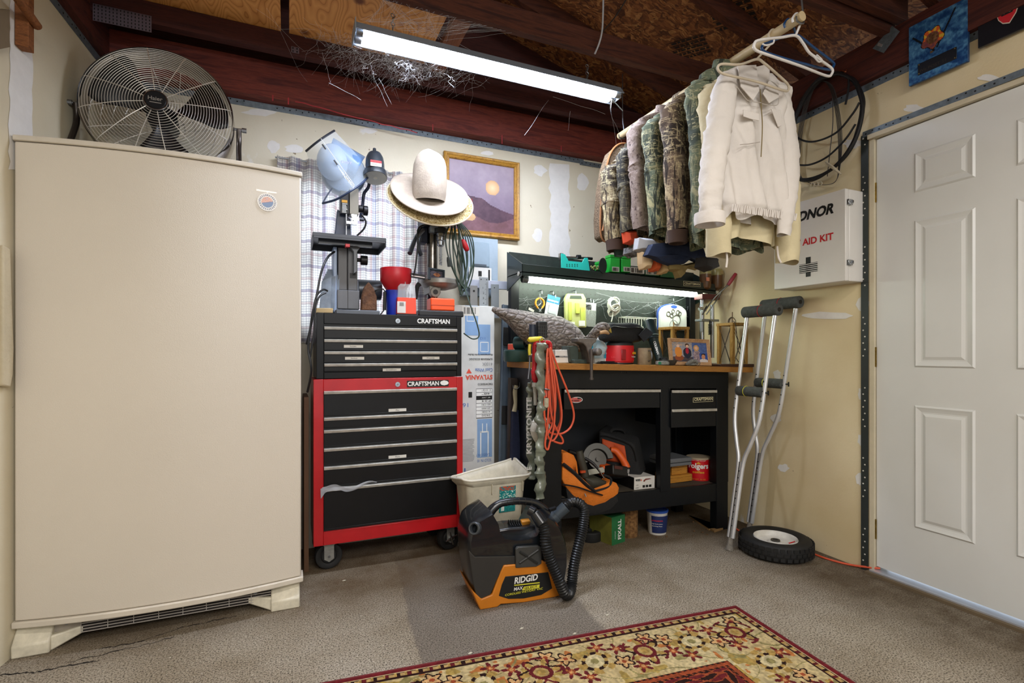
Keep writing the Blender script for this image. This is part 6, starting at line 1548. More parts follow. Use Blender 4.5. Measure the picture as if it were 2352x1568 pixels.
# round dish with green label, rope bundle, tape measure
t = thing('pie_tin', 'shallow dark metal dish with a black cap on it in front of the lantern', 'dish', (W(1535, 0, 2.17).x, 2.18, wz(1.8)))
c = W(1536, 0, 2.17).x; z0 = wz(c); m = MB(); m.lathe([(0, 0), (.04, 0), (.052, .02), (.056, .028), (.054, .029), (.05, .022), (.038, .004), (0, .004)], Matrix.Translation((c, 2.185, z0)), n=36); m.build('dish', mat('dish_dark', '#4f4c48', .35, metal=.6), t)
m = MB(); m.lathe([(0, .02), (.022, .02), (.024, .032), (.024, .038), (.02, .042), (0, .042)], Matrix.Translation((c-.01, 2.20, z0)), n=24); m.build('black_cap', KINK, t)
t = thing('tape_measure', 'small tape measure with a green label lying in front of the dish', 'tape measure', (W(1520, 0, 2.14).x, 2.15, wz(1.75)))
a = W(1510, 0, 2.145).x; b_ = W(1537, 0, 2.145).x; m = MB(); m.box(a, b_, 2.14, 2.165, wz(a)+.0, wz(a)+.022); m.build('housing', mat('grey_speckle', '#8b8c86', .5, dirt=.5, dscale=120), t, bevel=.006); m = MB(); m.box(a+.002, a+.02, 2.139, 2.1395, wz(a)+.004, wz(a)+.018); m.build('label', mat('label_green', '#1c7a58', .5), t)
t = thing('rope_bundle', 'small bundle of grey rope lying at the foot of the oak photo frame', 'rope', (W(1590, 0, 2.15).x, 2.155, wz(1.9)))
m = MB(); a = W(1572, 830, 2.15); c = W(1590, 0, 2.15).x; z0 = wz(c)
for i in range(4): m.tube([V((c-.035, 2.15, z0+.012)), V((c-.02+.004*i, 2.14+.004*i, z0+.026-.002*i)), V((c+.01, 2.14+.006*i, z0+.028-.003*i)), V((c+.034, 2.15, z0+.014)), V((c+.01, 2.165-.002*i, z0+.01)), V((c-.02, 2.165, z0+.01))], .008, n=8, k=5, closed=True)
m.tube([V((c+.03, 2.15, z0+.02)), V((c+.045, 2.14, z0+.018)), V((c+.05, 2.15, z0+.006)), V((c+.03, 2.14, z0+.005))], .002, n=6); m.build('coils', mat('grey_rope', '#8a8a84', .9, dirt=.5, dscale=90, bump=.5, bscale=200), t)
# shotshell reloading press
rp = thing('reloading_press', 'reloading press with a raised red handle and two brown powder bottles', 'press', (W(1628, 0, 2.4).x, 2.42, wz(2.2)))
YR = 2.40; a = lambda px, py, Y=YR: W(px, py, Y)
zb = wz(a(1628, 0).x)
m = MB(); m.box(a(1605, 0).x, a(1650, 0).x, YR-.05, YR+.08, zb, zb+.02)
m.build('press_frame', mat('press_paint', '#c9ccc8', .4, metal=.2), rp, bevel=.002)
m = MB(); m.cyl(V((a(1618, 0).x, YR+.02, zb+.02)), V((a(1618, 0).x, YR+.02, a(1618, 680).z)), .014, n=16); m.cyl(V((a(1636, 0).x, YR, zb+.05)), V((a(1636, 0).x, YR, a(1636, 700).z)), .012, n=16); m.build('press_columns', CHR, rp)
m = MB(); m.box(a(1607, 0).x, a(1646, 0).x, YR-.02, YR+.04, a(1626, 738).z, a(1626, 733).z); m.cyl(a(1612, 762), a(1612, 738), .011, n=14); m.cyl(a(1636, 762), a(1636, 738), .011, n=14); m.build('die_plate', STEEL, rp, bevel=.001)
m = MB()
for i in range(9): m.torus(V((a(1625, 0).x, YR-.02, a(1625, 768).z+i*.0075)), .010, .0022, UPZ, n=14, m=5)
m.cyl(V((a(1625, 0).x, YR-.02, a(1625, 768).z)), V((a(1625, 0).x, YR-.02, a(1625, 736).z)), .005, n=8); m.build('spring', mat('spring_dark', '#3a3c3e', .4, metal=.6), rp)
m = MB(); m.box(a(1608, 0).x, a(1648, 0).x, YR-.02, YR+.05, a(1628, 688).z, a(1628, 676).z); m.build('powder_bar', mat('powder_bar_maroon', '#5c2424', .5), rp, bevel=.002)
AMB = mat('amber_powder', '#6e4c2c', .35, col2='#4a3018', dscale=5);
for i, (px, y0) in enumerate(((1620, 614), (1646, 617))):
    c = a(px, 640, YR+.015+.0*i); zt_ = a(px, y0, YR).z; z_ = a(px, 672, YR).z
    m = MB(); m.lathe([(0, z_+.0), (.011, z_), (.012, z_+.018), (.030, z_+.03), (.0345, z_+.045), (.0345, zt_-.04)], Matrix.Translation((c.x, c.y, 0)), n=24); bt = m.build('powder_bottle', AMB, rp)
    m = MB(); m.lathe([(.0348, zt_-.04), (.0348, zt_-.006), (.031, zt_), (0, zt_)], Matrix.Translation((c.x, c.y, 0)), n=24); m.build('bottle_top', mat('bottle_olive', '#98905a', .35), bt)
    m = MB();
    if i == 0: m.box(c.x-.025, c.x-.002, c.y-.0365, c.y-.032, a(px, 646).z, a(px, 640).z+.006); m.build('bottle_label', mat('label_salmon', '#d88a6c', .6), bt)
    else: m.box(c.x-.006, c.x+.018, c.y-.0365, c.y-.032, a(px, 630).z, a(px, 622).z); m.build('bottle_label', mat('label_tan', '#a08c5c', .6), bt)
    m = MB(); m.cyl(V((c.x, c.y, z_-.006)), V((c.x, c.y, z_+.012)), .014, n=16); m.build('bottle_cap', mat('cap_cream', '#cfcfb8', .4), bt)
m = MB(); m.tube([a(1613, 722, 2.36), a(1636, 690, 2.35), a(1652, 673, 2.33), a(1672, 655, 2.31)], .005, n=8, k=4); m.tube([a(1622, 722, 2.39), a(1642, 695, 2.37), a(1658, 670, 2.33)], .004, n=8, k=4); m.build('lever_arm', mat('lever_steel', '#63635c', .35, metal=.8), rp)
m = MB(); m.tube([a(1672, 655, 2.31), a(1680, 643, 2.30), a(1690, 628, 2.29)], .010, n=12, radii=[.009, .011, .011, .009], k=4); m.build('lever_grip', mat('grip_red', '#93202a', .4), rp)
m = MB(); m.cyl(a(1606, 710, 2.37), a(1614, 706, 2.37), .010, n=12); m.box(a(1604, 0).x, a(1612, 0).x, 2.36, 2.38, a(1608, 716).z, a(1608, 700).z); m.build('linkage', CHR, rp)
# ================================================================ UNDER THE BENCH
def sz(x): return zt(x, ZS)-.0015
def S(px, py, Y): return Q(px, py, Y)
YX = Matrix(((1, 0, 0, 0), (0, 0, 1, 0), (0, 1, 0, 0), (0, 0, 0, 1)))
def pxprism(m, pts, Y0, Y1, Yr=None):
    m.prism([(S(p[0], p[1], Yr or Y0).x, S(p[0], p[1], Yr or Y0).z) for p in pts][::-1], Y0, Y1, YX); return m
# black tool bag with orange front, right rear
tb = thing('tool_bag', 'square black zip tool bag with an orange front panel at the back of the shelf', 'tool bag', tuple(S(1440, 1090, 2.4)))
Bf = [S(1374, 1062, 2.46), S(1376, 987, 2.46), S(1396, 979, 2.47), S(1395, 1000, 2.35)]
# box body given by corners: left-back to right-front oriented
LBt, RFt, = S(1376, 990, 2.42), S(1460, 1018, 2.28)
m = MB()
front = [S(1378, 1065, 2.40), S(1374, 988, 2.40), S(1456, 1020, 2.27), S(1474, 1098, 2.27)]
off = V((.135, .13, 0))
P = [V(p) for p in front]; P[0].z = sz(P[0].x)+.02; P[3].z = max(P[3].z, sz(P[3].x)+.004)
up = [P[1], P[2]]
vs = P+[p+off for p in P]
for i in (5, 6): vs[i].z += .012
m.add(vs, [(0, 1, 2, 3), (7, 6, 5, 4), (1, 5, 6, 2), (2, 6, 7, 3), (3, 7, 4, 0), (0, 4, 5, 1)]); m.build('bag_body', BLKF, tb, bevel=.016, segs=3)
nn = (P[3]-P[0]).cross(P[1]-P[0]).normalized(); nn = nn if nn.y < 0 else -nn
def F(u, v): return (P[0].lerp(P[3], u)).lerp(P[1].lerp(P[2], u), v)
m = MB(); m.grid(lambda u, v: F(.10+.62*u, .40+.46*v)+nn*(.004+.016*abs(math.sin(4.3*u+1.2*v))*v*(1-v)*4), 14, 10); m.build('orange_panel', mat('bag_orange', '#b8481a', .75, dirt=.2), tb, solid=.002, ang=20)
m = MB(); m.tube([F(.06, .9)+nn*.004, F(.3, .95)+nn*.005, F(.9, .93)+nn*.005, F(.96, .5)+nn*.004], .003, n=6); m.build('zip', BLK, tb)
m = MB(); a = P[1].lerp(P[2], .45)+off*.5; m.tube([a+V((-.05, .0, .01)), a+V((-.03, 0, .028)), a+V((.03, 0, .024)), a+V((.05, 0, .002))], .009, n=8, flat=.5); m.build('carry_handle', BLKF, tb)
# orange/black open bag in front left
ob = thing('tool_bag', 'open orange and black canvas tool bag holding a saw, drooping over the shelf edge', 'tool bag', tuple(S(1360, 1150, 2.2)))
OC = mat('bag_orange_light', '#dd7a22', .75, dirt=.22, dscale=12, bump=.3, bscale=150)
m = MB()
outl = [(1293, 1062), (1291, 1100), (1300, 1118), (1318, 1140), (1340, 1158), (1362, 1165), (1392, 1155), (1420, 1133), (1422, 1120), (1416, 1109), (1402, 1103), (1385, 1120), (1362, 1128), (1345, 1115), (1325, 1090), (1308, 1072)]
def bulge(pts, Y0, Y1, mt, nm, par, push=.03):
    m = MB(); n = len(pts); c = V((0, 0, 0)); A = [S(p[0], p[1], Y0) for p in pts]
    for p in A: c += p/n
    mid = [p.lerp(c, .35)+V((0, -push*.75, 0)) for p in A]; B = [V((p.x, Y1, p.z)) for p in A]
    vs = A+mid+B+[c+V((0, -push, 0))]
    fs = [(i, (i+1) % n, n+(i+1) % n, n+i) for i in range(n)]+[(n+i, n+(i+1) % n, 3*n) for i in range(n)]+[((i+1) % n, i, 2*n+i, 2*n+(i+1) % n) for i in range(n)]+[tuple(range(2*n, 3*n))]
    m.add(vs, fs); return m.build(nm, mt, par, bevel=.003, ang=50)
bulge(outl, 2.19, 2.25, OC, 'orange_front', ob)
bulge([(1300, 1118), (1318, 1140), (1340, 1158), (1362, 1165), (1392, 1155), (1420, 1133), (1424, 1150), (1405, 1170), (1370, 1182), (1335, 1178), (1305, 1150)], 2.195, 2.26, BLKF, 'black_base', ob, .012)
bulge([(1292, 1040), (1292, 1070), (1310, 1085), (1330, 1100), (1325, 1060), (1318, 1045), (1303, 1038)], 2.25, 2.30, OC, 'side_panel', ob, .01)
m = MB(); m.tube([S(1293, 1065, 2.18), S(1318, 1085, 2.165), S(1345, 1112, 2.16), S(1366, 1128, 2.16)], .012, n=8, k=5, flat=.5); m.build('black_flap', BLKF, ob)
m = MB(); m.tube([S(1292, 1112, 2.17), S(1325, 1118, 2.155), S(1355, 1128, 2.15), S(1384, 1137, 2.155)], .004, n=6); m.build('strap', BLK, ob)
m = MB(); m.tube([S(1366, 1128, 2.16), S(1395, 1118, 2.17), S(1404, 1105, 2.18), S(1400, 1096, 2.2), S(1385, 1090, 2.22)], .006, n=8); m.build('rim_piping', BLKF, ob)
m = MB(); m.box(*sorted((S(1330, 0, 2.25).x, S(1400, 0, 2.25).x)), 2.25, 2.42, sz(1.4), sz(1.4)+.05); m.build('bag_inside', BLKF, ob, bevel=.01)
m = MB(); a = S(1340, 1130, 2.145); m.cyl(S(1343, 1133, 2.15), S(1346, 1140, 2.146), .003, n=6); m.build('zip_pull', STEEL, ob)
# reciprocating tool handle (dark olive grip standing up)
dr = thing('cordless_drill', 'cordless tool with a dark olive grip sticking up out of the orange bag', 'drill', tuple(S(1335, 1090, 2.25)))
OLV = mat('olive_rubber', '#35342a', .6)
m = MB(); m.tube([S(1330, 1035, 2.26), S(1334, 1055, 2.255), S(1341, 1080, 2.25), S(1344, 1098, 2.25)], .02, n=14, radii=[.018, .022, .02, .021]); m.build('grip', OLV, dr)
m = MB(); m.tube([S(1306, 1036, 2.27), S(1320, 1040, 2.27), S(1332, 1045, 2.26)], .011, n=10); m.build('drill_head', BLK, dr)
m = MB(); a = S(1339, 1083, 2.225); m.box(a.x-.012, a.x+.014, 2.222, 2.235, a.z-.006, a.z+.005); m.build('orange_band', mat('bag_orange'), dr)
bulge([(1345, 1098), (1372, 1096), (1394, 1105), (1402, 1113), (1392, 1120), (1365, 1125), (1350, 1115)], 2.21, 2.26, OLV, 'drill_body', dr, .015)
# circular saw
cs = thing('circular_saw', 'circular saw with grey guard and orange body lying between the two bags', 'circular saw', tuple(S(1375, 1060, 2.3)))
c = S(1371, 1055, 2.32); MG = frame(c, V((1, -.2, .12)), z=V((-.25, -1, .35)))
m = MB(); R_ = .085
def arcp(r, a): return (r*math.cos(a), r*math.sin(a))
n = 26; A0, A1 = -.1, PI+.1
vs = [];
for z in (-.025, .025):
    for r in (R_, R_*.62): vs += [V((*arcp(r, A0+(A1-A0)*i/n), z)) for i in range(n+1)]
N = n+1; fs = []
for i in range(n): fs += [(i, i+1, N+i+1, N+i), (2*N+i+1, 2*N+i, 3*N+i, 3*N+i+1), (i+1, i, 2*N+i, 2*N+i+1), (N+i, N+i+1, 3*N+i+1, 3*N+i)]
m.add(vs, fs, MG); m.lathe([(0, -.025), (R_*.62, -.025)], MG, n=24); m.build('blade_guard', mat('guard_grey', '#484844', .4, metal=.4), cs, bevel=.002)
m = MB(); m.lathe([(0, .006), (.05, .006), (.05, .008), (0, .009)], MG, n=36); m.cyl(MG @ V((0, 0, .0)), MG @ V((0, 0, .022)), .012, n=16); m.build('blade', mat('saw_blade_dark', '#4c4a46', .4, metal=.7), cs)
m = MB(); m.box(-.075, .085, -.075, -.045, -.02, .04, MG); m.build('base_plate', mat('saw_shoe', '#7c7a6e', .4, metal=.6), cs, bevel=.002)
m = MB(); m.tube([S(1402, 1032, 2.33), S(1415, 1036, 2.32), S(1428, 1052, 2.30), S(1436, 1066, 2.29), S(1440, 1075, 2.28)], .018, n=12, radii=[.014, .018, .018, .02, .02]); m.build('saw_handle', mat('saw_orange', '#d85a1c', .5), cs)
m = MB(); m.box(*(lambda q: (q.x-.03, q.x+.03, 2.26, 2.33, q.z-.04, q.z+.02))(S(1390, 1075, 2.29))); m.build('motor', mat('saw_orange'), cs, bevel=.008)
m = MB(); m.tube([S(1343, 1052, 2.25), S(1362, 1064, 2.22), S(1374, 1078, 2.20), S(1388, 1098, 2.19)], .006, n=8, radii=[.008, .008, .005, .003]); m.build('lever', BLK, cs)
m = MB(); m.tube([S(1374, 1076, 2.195), S(1388, 1098, 2.185)], .0025, n=6, k=1); m.build('lever_edge', CHR, cs)
m = MB(); Mx = frame(S(1415, 1080, 2.24), V((1, .1, -.22)), z=V((.2, -1, .3))); m.box(-.055, .055, -.03, .022, -.035, .035, Mx); bt = m.build('battery', KINK, cs, bevel=.006)
m = MB(); m.box(-.045, .01, .0, .016, .035, .0375, Mx); m.build('battery_red', mat('battery_red', '#4a1c16', .5), bt); m = MB(); m.box(-.0, .03, .0225, .0235, -.02, .02, Mx); m.build('battery_clip', mat('saw_orange'), bt)
text('RIDGID', Mx @ V((.0545+.0015, -.022, .02)) + V((.004, -.012, 0)), V((.12, 0.0, 1)), V((-1, .1, .1)), .011, WINK, bt, width=.035)
# WORX carton
wx = thing('tool_carton', 'black and white printed tool carton at the right front of the lower shelf', 'carton', tuple(S(1480, 1120, 2.2)))
YWX = 2.23; a, b2 = S(1456, 1131, YWX), S(1503, 1125, YWX); z0 = sz(a.x); z1 = S(1480, 1094, YWX).z
Mx = frame(V((a.x, YWX, z0)), V((b2.x-a.x, .012, -.003)), z=V((0, -1, 0))); wl_ = b2.x-a.x; hl = z1-z0
m = MB(); m.box(0, wl_, 0, hl, -.22, 0, Mx); m.build('carton_body', KINK, wx, bevel=.001)
m = MB(); m.box(0, wl_, 0, hl, 0, .001, Mx); f = m.build('front_face', WHT, wx); m = MB(); m.box(.0, wl_, hl, hl+.001, -.10, 0, Mx); m.build('top_face', WHT, wx)
R3 = Mx.to_3x3(); text('WORX', Mx @ V((.008, hl*.68, .0016)), R3 @ RX, R3 @ V((0, 1, 0)), .012, KINK, f, width=.034, bold=.06)
m = MB(); m.box(.043, .049, hl*.68, hl*.82, .001, .0016, Mx); m.build('logo_square', mat('orange_print'), f)
text('-1.5H', Mx @ V((.008, hl*.32, .0016)), R3 @ RX, R3 @ V((0, 1, 0)), .006, KINK, f); text('SONIC', Mx @ V((.008, hl*.1, .0016)), R3 @ RX, R3 @ V((0, 1, 0)), .0055, KINK, f)
m = MB(); m.prism([(.06, hl*.72), (.075, hl*.85), (.10, hl*.84), (.113, hl*.78), (.095, hl*.75), (.075, hl*.72), (.068, hl*.6), (.06, hl*.6)], .001, .0016, Mx); m.build('tool_picture', mat('dull_red_print', '#7a3c34', .6), f)
for i in range(3): m = MB(); m.box(.055+.021*i, .071+.021*i, hl*.12, hl*.32, .001, .0016, Mx); m.build('picture_square', KINK, f)
# right compartment: wooden boxes, grey case, coffee can
WB = custom('honey_wood', woodfn('#c58a35', '#a66e28', 8, (1, 8, 8)), .5)
def wbox(px0, px1, py0, py1, Y, dep, label, z0=None):
    a, b2 = S(px0, py1, Y), S(px1, py1, Y); z0 = sz(a.x) if z0 is None else z0; z1 = S((px0+px1)/2, py0, Y).z
    t = thing('wooden_box', label, 'box', ((a.x+b2.x)/2, Y, z0)); h = z1-z0
    sbx = lambda m, x0, x1, y0, y1, za, zb_: m.box(x0, x1, y0, y1, za, zb_)
    m = MB(); m.box(a.x, b2.x, Y, Y+dep, z0+.001, z0+h*.68); m.build('box_body', WB, t, bevel=.001)
    m = MB(); m.box(a.x, b2.x, Y, Y+dep, z0+h*.7, z1); m.build('box_lid', WB, t, bevel=.001)
    m = MB()
    for k in range(5): m.box(b2.x-.007, b2.x-.0005, Y-.0006, Y, z0+.004+k*h*.19, z0+.004+k*h*.19+h*.08)
    m.build('joint', mat('joint_dark', '#7a4a1e', .6), t)
    return z1
YWb = 2.28
zt1 = wbox(1537, 1590, 1091, 1119, YWb, .12, 'wide honey-coloured wooden box at the bottom beside the red coffee can')
zt2 = wbox(1543, 1579, 1066, 1090, YWb+.02, .09, 'narrow wooden box stacked on the wide one under the grey case', zt1)
t = thing('grey_case', 'flat grey plastic case lying across the wooden boxes', 'case', tuple(S(1565, 1055, 2.25)))
a, b2 = S(1537, 1062, 2.25), S(1592, 1062, 2.25); GC = mat('case_grey', '#63666a', .5)
m = MB(); m.box(a.x, b2.x, 2.26, 2.42, zt2+.001, zt2+.018); m.build('lower_shell', GC, t, bevel=.003); m = MB(); m.box(a.x, b2.x, 2.257, 2.42, zt2+.020, zt2+.045); m.build('upper_shell', GC, t, bevel=.006)
fc_ = thing('coffee_can', 'tall red coffee can with a clear lid standing right of the wooden boxes', 'can', tuple(S(1607, 1110, 2.3)))
c0, c1 = S(1583, 0, 2.33).x, S(1625, 0, 2.33).x; cc = (c0+c1)/2; rr = (c1-c0)/2*.93; z0 = sz(cc); z1 = S(1605, 1048, 2.33).z; CYY = 2.33; Mx = Matrix.Translation((cc, CYY, 0))
m = MB(); pr = [(0, z0), (rr, z0)]+[(rr+(.0015 if i % 2 else 0), z0+.004+(z1-z0-.008)*i/12) for i in range(13)]+[(rr, z1-.002)]
m.lathe(pr, Mx, n=40); m.build('can_body', mat('coffee_red'), fc_)
m = MB(); m.lathe([(rr+.002, z1-.008), (rr+.003, z1+.002), (rr-.004, z1+.003), (0, z1+.001)], Mx, n=36); m.build('lid', mat('lid_tan', '#b4a58c', .4), fc_)
vd = (V((0, 0, 0))-V((cc, CYY, 0))); vd.normalize(); rd = V((-vd.y, vd.x, 0));
def wrap_text(s, z, h, w, mt, par, r, bold=0):
    k = len(s); o = text(s, V((cc, CYY, z))-rd*(w/2)+vd*(r+.0008), rd, UPZ, h, mt, par, width=w, bold=bold)
    me = o.data; I = WM(par)
    for v in me.vertices:
        p = (I @ v.co); d = (p-V((cc, CYY, 0))); s_ = d.dot(rd); ang_ = s_/r
        q = V((cc, CYY, 0))+vd*math.cos(ang_)*(r+.0022)+rd*math.sin(ang_)*(r+.0022); q.z = p.z; v.co = I.inverted() @ q
    return o
wrap_text('Folgers', z0+(z1-z0)*.48, .040, rr*1.8, WINK, fc_, rr, .03); wrap_text('coffee', z0+(z1-z0)*.34, .014, rr*1.0, mat('gold_print'), fc_, rr, .02)
wrap_text('NEW CAN Strength', z0+(z1-z0)*.88, .006, rr*1.3, WINK, fc_, rr); wrap_text('NET WT. 39 OZ.', z0+(z1-z0)*.05, .006, rr*1.3, mat('gold_print'), fc_, rr)
m = MB(); q = V((cc, CYY, z0+(z1-z0)*.76))+vd*(rr+.0022); m.prism([(-.014, 0), (.014, 0), (.009, .005), (0, .012), (-.009, .005)], 0, .001, frame(q, rd, z=vd)); m.build('label_mountain', mat('gold_print'), fc_)
fa = thing('plaster_carton', 'green carton lettered FIXALL standing on the floor under the bench', 'carton', tuple(QZ(1412, 1250)))
c0 = QZ(1405, 1253); FG = mat('fixall_green', '#1f6b3c', .6, dirt=.25, dscale=20); FY_ = mat('fixall_side', '#77752c', .65, dirt=.4, dscale=10)
a = QZ(1435, 1243); w = (a-c0).length; Mx = frame(c0, a-c0, z=(a-c0).cross(UPZ)); hF = .145
m = MB(); m.box(0, w, 0, hF, -.16, 0, Mx); m.build('carton_body', FY_, fa, bevel=.001)
m = MB(); m.box(0, w, 0, hF, 0, .001, Mx); f = m.build('front_face', FG, fa); m = MB(); m.box(0, w, hF, hF+.001, -.16, 0, Mx); m.build('top_face', FG, fa)
R3 = Mx.to_3x3(); text('FIXALL', Mx @ V((w*.70, .022, .0016)), R3 @ V((0, 1, 0)), R3 @ V((-1, 0, 0)), .026, WINK, f, width=.105, bold=.03)
text('CUSTOM', Mx @ V((w*.28, .03, .0016)), R3 @ V((0, 1, 0)), R3 @ V((-1, 0, 0)), .007, WINK, f, width=.04)
m = MB(); c = QZ(1456, 1236); m.lathe([(0, 0), (.052, 0), (.054, .004), (.054, .148), (.05, .15), (0, .15)], Matrix.Translation((c.x, c.y+.055, 0)), n=28); tag(m.build('cork_tube', custom('cork', lambda nt, co, b: rampf(nt, noise(nt, co, 60, 4), [(.35, '#5c3e22'), (.6, '#8f6a40')]), .9)), 'brown speckled cardboard cylinder on the floor right of the green carton', 'tube')
m = MB(); c = QZ(1364, 1243); Mx = Matrix.Translation((c.x, c.y+.035, 0)); m.lathe([(.022, 0), (.058, 0), (.060, .004), (.060, .045), (.056, .05), (.026, .05), (.022, .046), (.022, 0)], Mx, n=32, caps=False); tag(m.build('tape_roll', RUB), 'thick roll of black tape lying flat left of the green carton', 'tape')
sp = thing('spackle_tub', 'white spackling tub with blue lid and navy label on the floor under the bench', 'tub', tuple(QZ(1522, 1228)))
c = QZ(1523, 1229); R0, R1, hS = .048, .058, .130; cc = c.x+.0; CYY = c.y+.05; Mx = Matrix.Translation((cc, CYY, 0))
m = MB(); m.lathe([(0, 0), (R0, 0), (R0+.001, .003), (R1-.002, hS-.015), (R1, hS-.012), (R1, hS-.004), (0, hS-.004)], Mx, n=36); m.build('tub_body', WHT, sp)
m = MB(); m.lathe([(R1+.002, hS-.008), (R1+.003, hS+.002), (R1-.003, hS+.004), (R1-.008, hS-.002), (0, hS-.002)], Mx, n=36); m.build('lid', mat('lid_blue', '#2c55b0', .4), sp)
vd = (V((0, 0, 0))-V((cc, CYY, 0))); vd.normalize(); rd = V((-vd.y, vd.x, 0)); rr = .0545
m = MB(); a0 = math.atan2(vd.y, vd.x); m.grid(lambda u, v: V((cc+(R0+.003+.0075*v)*math.cos(a0-.55+1.9*u), CYY+(R0+.003+.0075*v)*math.sin(a0-.55+1.9*u), .012+.095*v)), 24, 2); m.build('label', mat('label_navy', '#1c2c5e', .5), sp)
wrap_text('DAP', .098, .010, .022, WINK, sp, rr, .04); wrap_text('Crackshot', .078, .013, .062, RINK, sp, rr, .03); wrap_text('High Performance', .060, .007, .058, WINK, sp, rr); wrap_text('Spackling Paste', .048, .007, .055, WINK, sp, rr)
m = MB(); a = QZ(1600, 1195); b2 = QZ(1665, 1215); m.prism([(a.x-.01, a.y+.0), (b2.x-.10, b2.y-.02), (b2.x, b2.y-.0), (b2.x+.0, b2.y+.03), (b2.x-.1, b2.y+.02), (a.x, a.y+.06)], 0.0005, .012); tag(m.build('scrap_board', mat('scrap_wood', '#8a6c44', .8, dirt=.3), bevel=.001), 'flat scrap of dirty wood on the floor by the right bench leg', 'wood')
m = MB(); random.seed(8)
for i in range(70):
    c = QZ(random.uniform(1350, 1640), random.uniform(1190, 1235)); r = random.uniform(.003, .008); m.sph((c.x, c.y, r*.5), r, r*.8, r*.6, n=5, m=4)
tag(m.build('floor_debris', mat('debris', '#6a4f32', .9, dirt=.4, dscale=60)), 'crumbs of soil and grit scattered on the floor under the bench', 'debris', kind='stuff')
# ================================================================ TRASH BIN
bn = thing('waste_bin', 'dirty off-white rectangular plastic bin with turquoise sticker by the red cabinet', 'bin', (.90, 2.34, 0))
BN = mat('bin_plastic', '#cfc9b6', .5, dirt=.25, dscale=14)
bx0, bx1, by0, by1, bh = .745, 1.062, 2.235, 2.45, .418
def rrect(x0, x1, y0, y1, r, n=5):
    pts = []
    for (cx, cy, a0) in ((x1-r, y0+r, -PI/2), (x1-r, y1-r, 0), (x0+r, y1-r, PI/2), (x0+r, y0+r, PI)):
        pts += [(cx+r*math.cos(a0+PI/2*i/n), cy+r*math.sin(a0+PI/2*i/n)) for i in range(n+1)]
    return pts
lay = [(.05, .0), (.04, .003), (.008, bh-.03), (.006, bh-.03), (-.012, bh-.012), (-.014, bh)]
def sag(x, y, z): return z+(.012*((x-.90)/.16)**2*(y < 2.3)-.012*(y < 2.3)+.03*max(0, (x-.98)/.08)*(y > 2.4)-.03*(y > 2.4)*(x < .98) if z > bh-.04 else 0)
m = MB(); rings = []
for k, z in lay: rings.append([V((x, y, sag(x, y, z))) for x, y in rrect(bx0+k, bx1-k, by0+k*.8, by1-k*.8, .035)])
inn = [(-.008, bh-.001), (.012, bh-.02), (.045, .012)]
for k, z in inn: rings.append([V((x, y, sag(x, y, z))) for x, y in rrect(bx0+k, bx1-k, by0+k*.8, by1-k*.8, .03)])
N = len(rings[0]); vs = [v for r in rings for v in r]; fs = [(i*N+j, i*N+(j+1) % N, (i+1)*N+(j+1) % N, (i+1)*N+j) for i in range(len(rings)-1) for j in range(N)]+[tuple(range(N))[::-1], tuple(range((len(rings)-1)*N, len(rings)*N))]
m.add(vs, fs); m.build('bin_shell', BN, bn, ang=45)
m = MB(); m.tube([v+V((0, 0, .002)) for v in rings[5]], .0055, n=8, k=1, closed=True); m.build('rolled_rim', mat('bin_rim', '#dcd7c8', .45, dirt=.15), bn)
a, b2 = Q(1146, 1152, by0+.013), Q(1184, 1108, by0+.006)
def stk(u, v):
    n = noise2(u*16, v*20, 3)
    if v > .84: return lerpc(HX('#b8563c'), HX('#1c8088'), 1 if noise2(u*22, v*30, 2) > .55 else 0)
    if v > .45 and noise2(u*26, v*34, 7) > .62: return HX('#cfe6de')
    if .05 < v < .25 and .1 < u < .3: return HX('#e4f0ea')
    return lerpc(HX('#12747a'), HX('#2a9a94'), n)
picture('sticker', stk, V((a.x, by0+.0108, bh-.17)), RX, V((0, -.075, 1)), b2.x-a.x, .125, 26, 60, bn)
m = MB()
for px in (1130, 1200): q = Q(px, 1115, by0+.004); m.box(q.x-.002, q.x+.002, by0-.002, by0+.012, bh-.075, bh-.03)
m.build('rib', BN, bn)
# ================================================================ WET/DRY VACUUM
vc = thing('wet_dry_vacuum', 'portable black and orange wet/dry vacuum with a ribbed hose, on the floor in front', 'vacuum', (.86, 1.98, 0))
VO = QZ(1101, 1397); vxd = V((1, -.073, 0)).normalized(); MV2 = frame(VO, vxd, y=UPZ)   # x right, y up, z towards viewer
VK = mat('vacuum_black', '#12171d', .28, coat=.4, dirt=.3); VG = mat('vacuum_charcoal', '#2d2c2a', .5); VOr = mat('vacuum_orange', '#c8781a', .4)
sc_ = 1/574.
def vpz(px, py, z):
    n = MV2.to_3x3() @ V((0, 0, 1)); o = MV2 @ V((0, 0, z)); c = V((0, 0, 1)); d = ray(px, py)
    return MV2.inverted() @ (c+d*((o-c).dot(n)/d.dot(n)))
def vp(px, py):
    p = vpz(px, py, 0); return (p.x, max(0, p.y))
def vpoly(m, pts, z0, z1, top=None):
    return m.prism([vp(*p) for p in pts][::-1], z0, z1, MV2, [vp(*p) for p in top][::-1] if top else None)
body = [(1096, 1385), (1084, 1340), (1077, 1285), (1075, 1243), (1079, 1222), (1086, 1203), (1100, 1189), (1128, 1172), (1142, 1196), (1147, 1218), (1158, 1232), (1185, 1236), (1215, 1234), (1237, 1224), (1249, 1200), (1262, 1180), (1277, 1190), (1292, 1210), (1302, 1235), (1308, 1262), (1308, 1300), (1300, 1345), (1290, 1372), (1200, 1383)]
def shrink(pts, k, cx=1192, cy=1290): return [(cx+(x-cx)*k, cy+(y-cy)*k+2) for x, y in pts]
m = MB(); bp1 = body; n = len(body)
layers = [(-.02, .93), (.0, .985), (.012, 1.0), (.0, 1.0)]
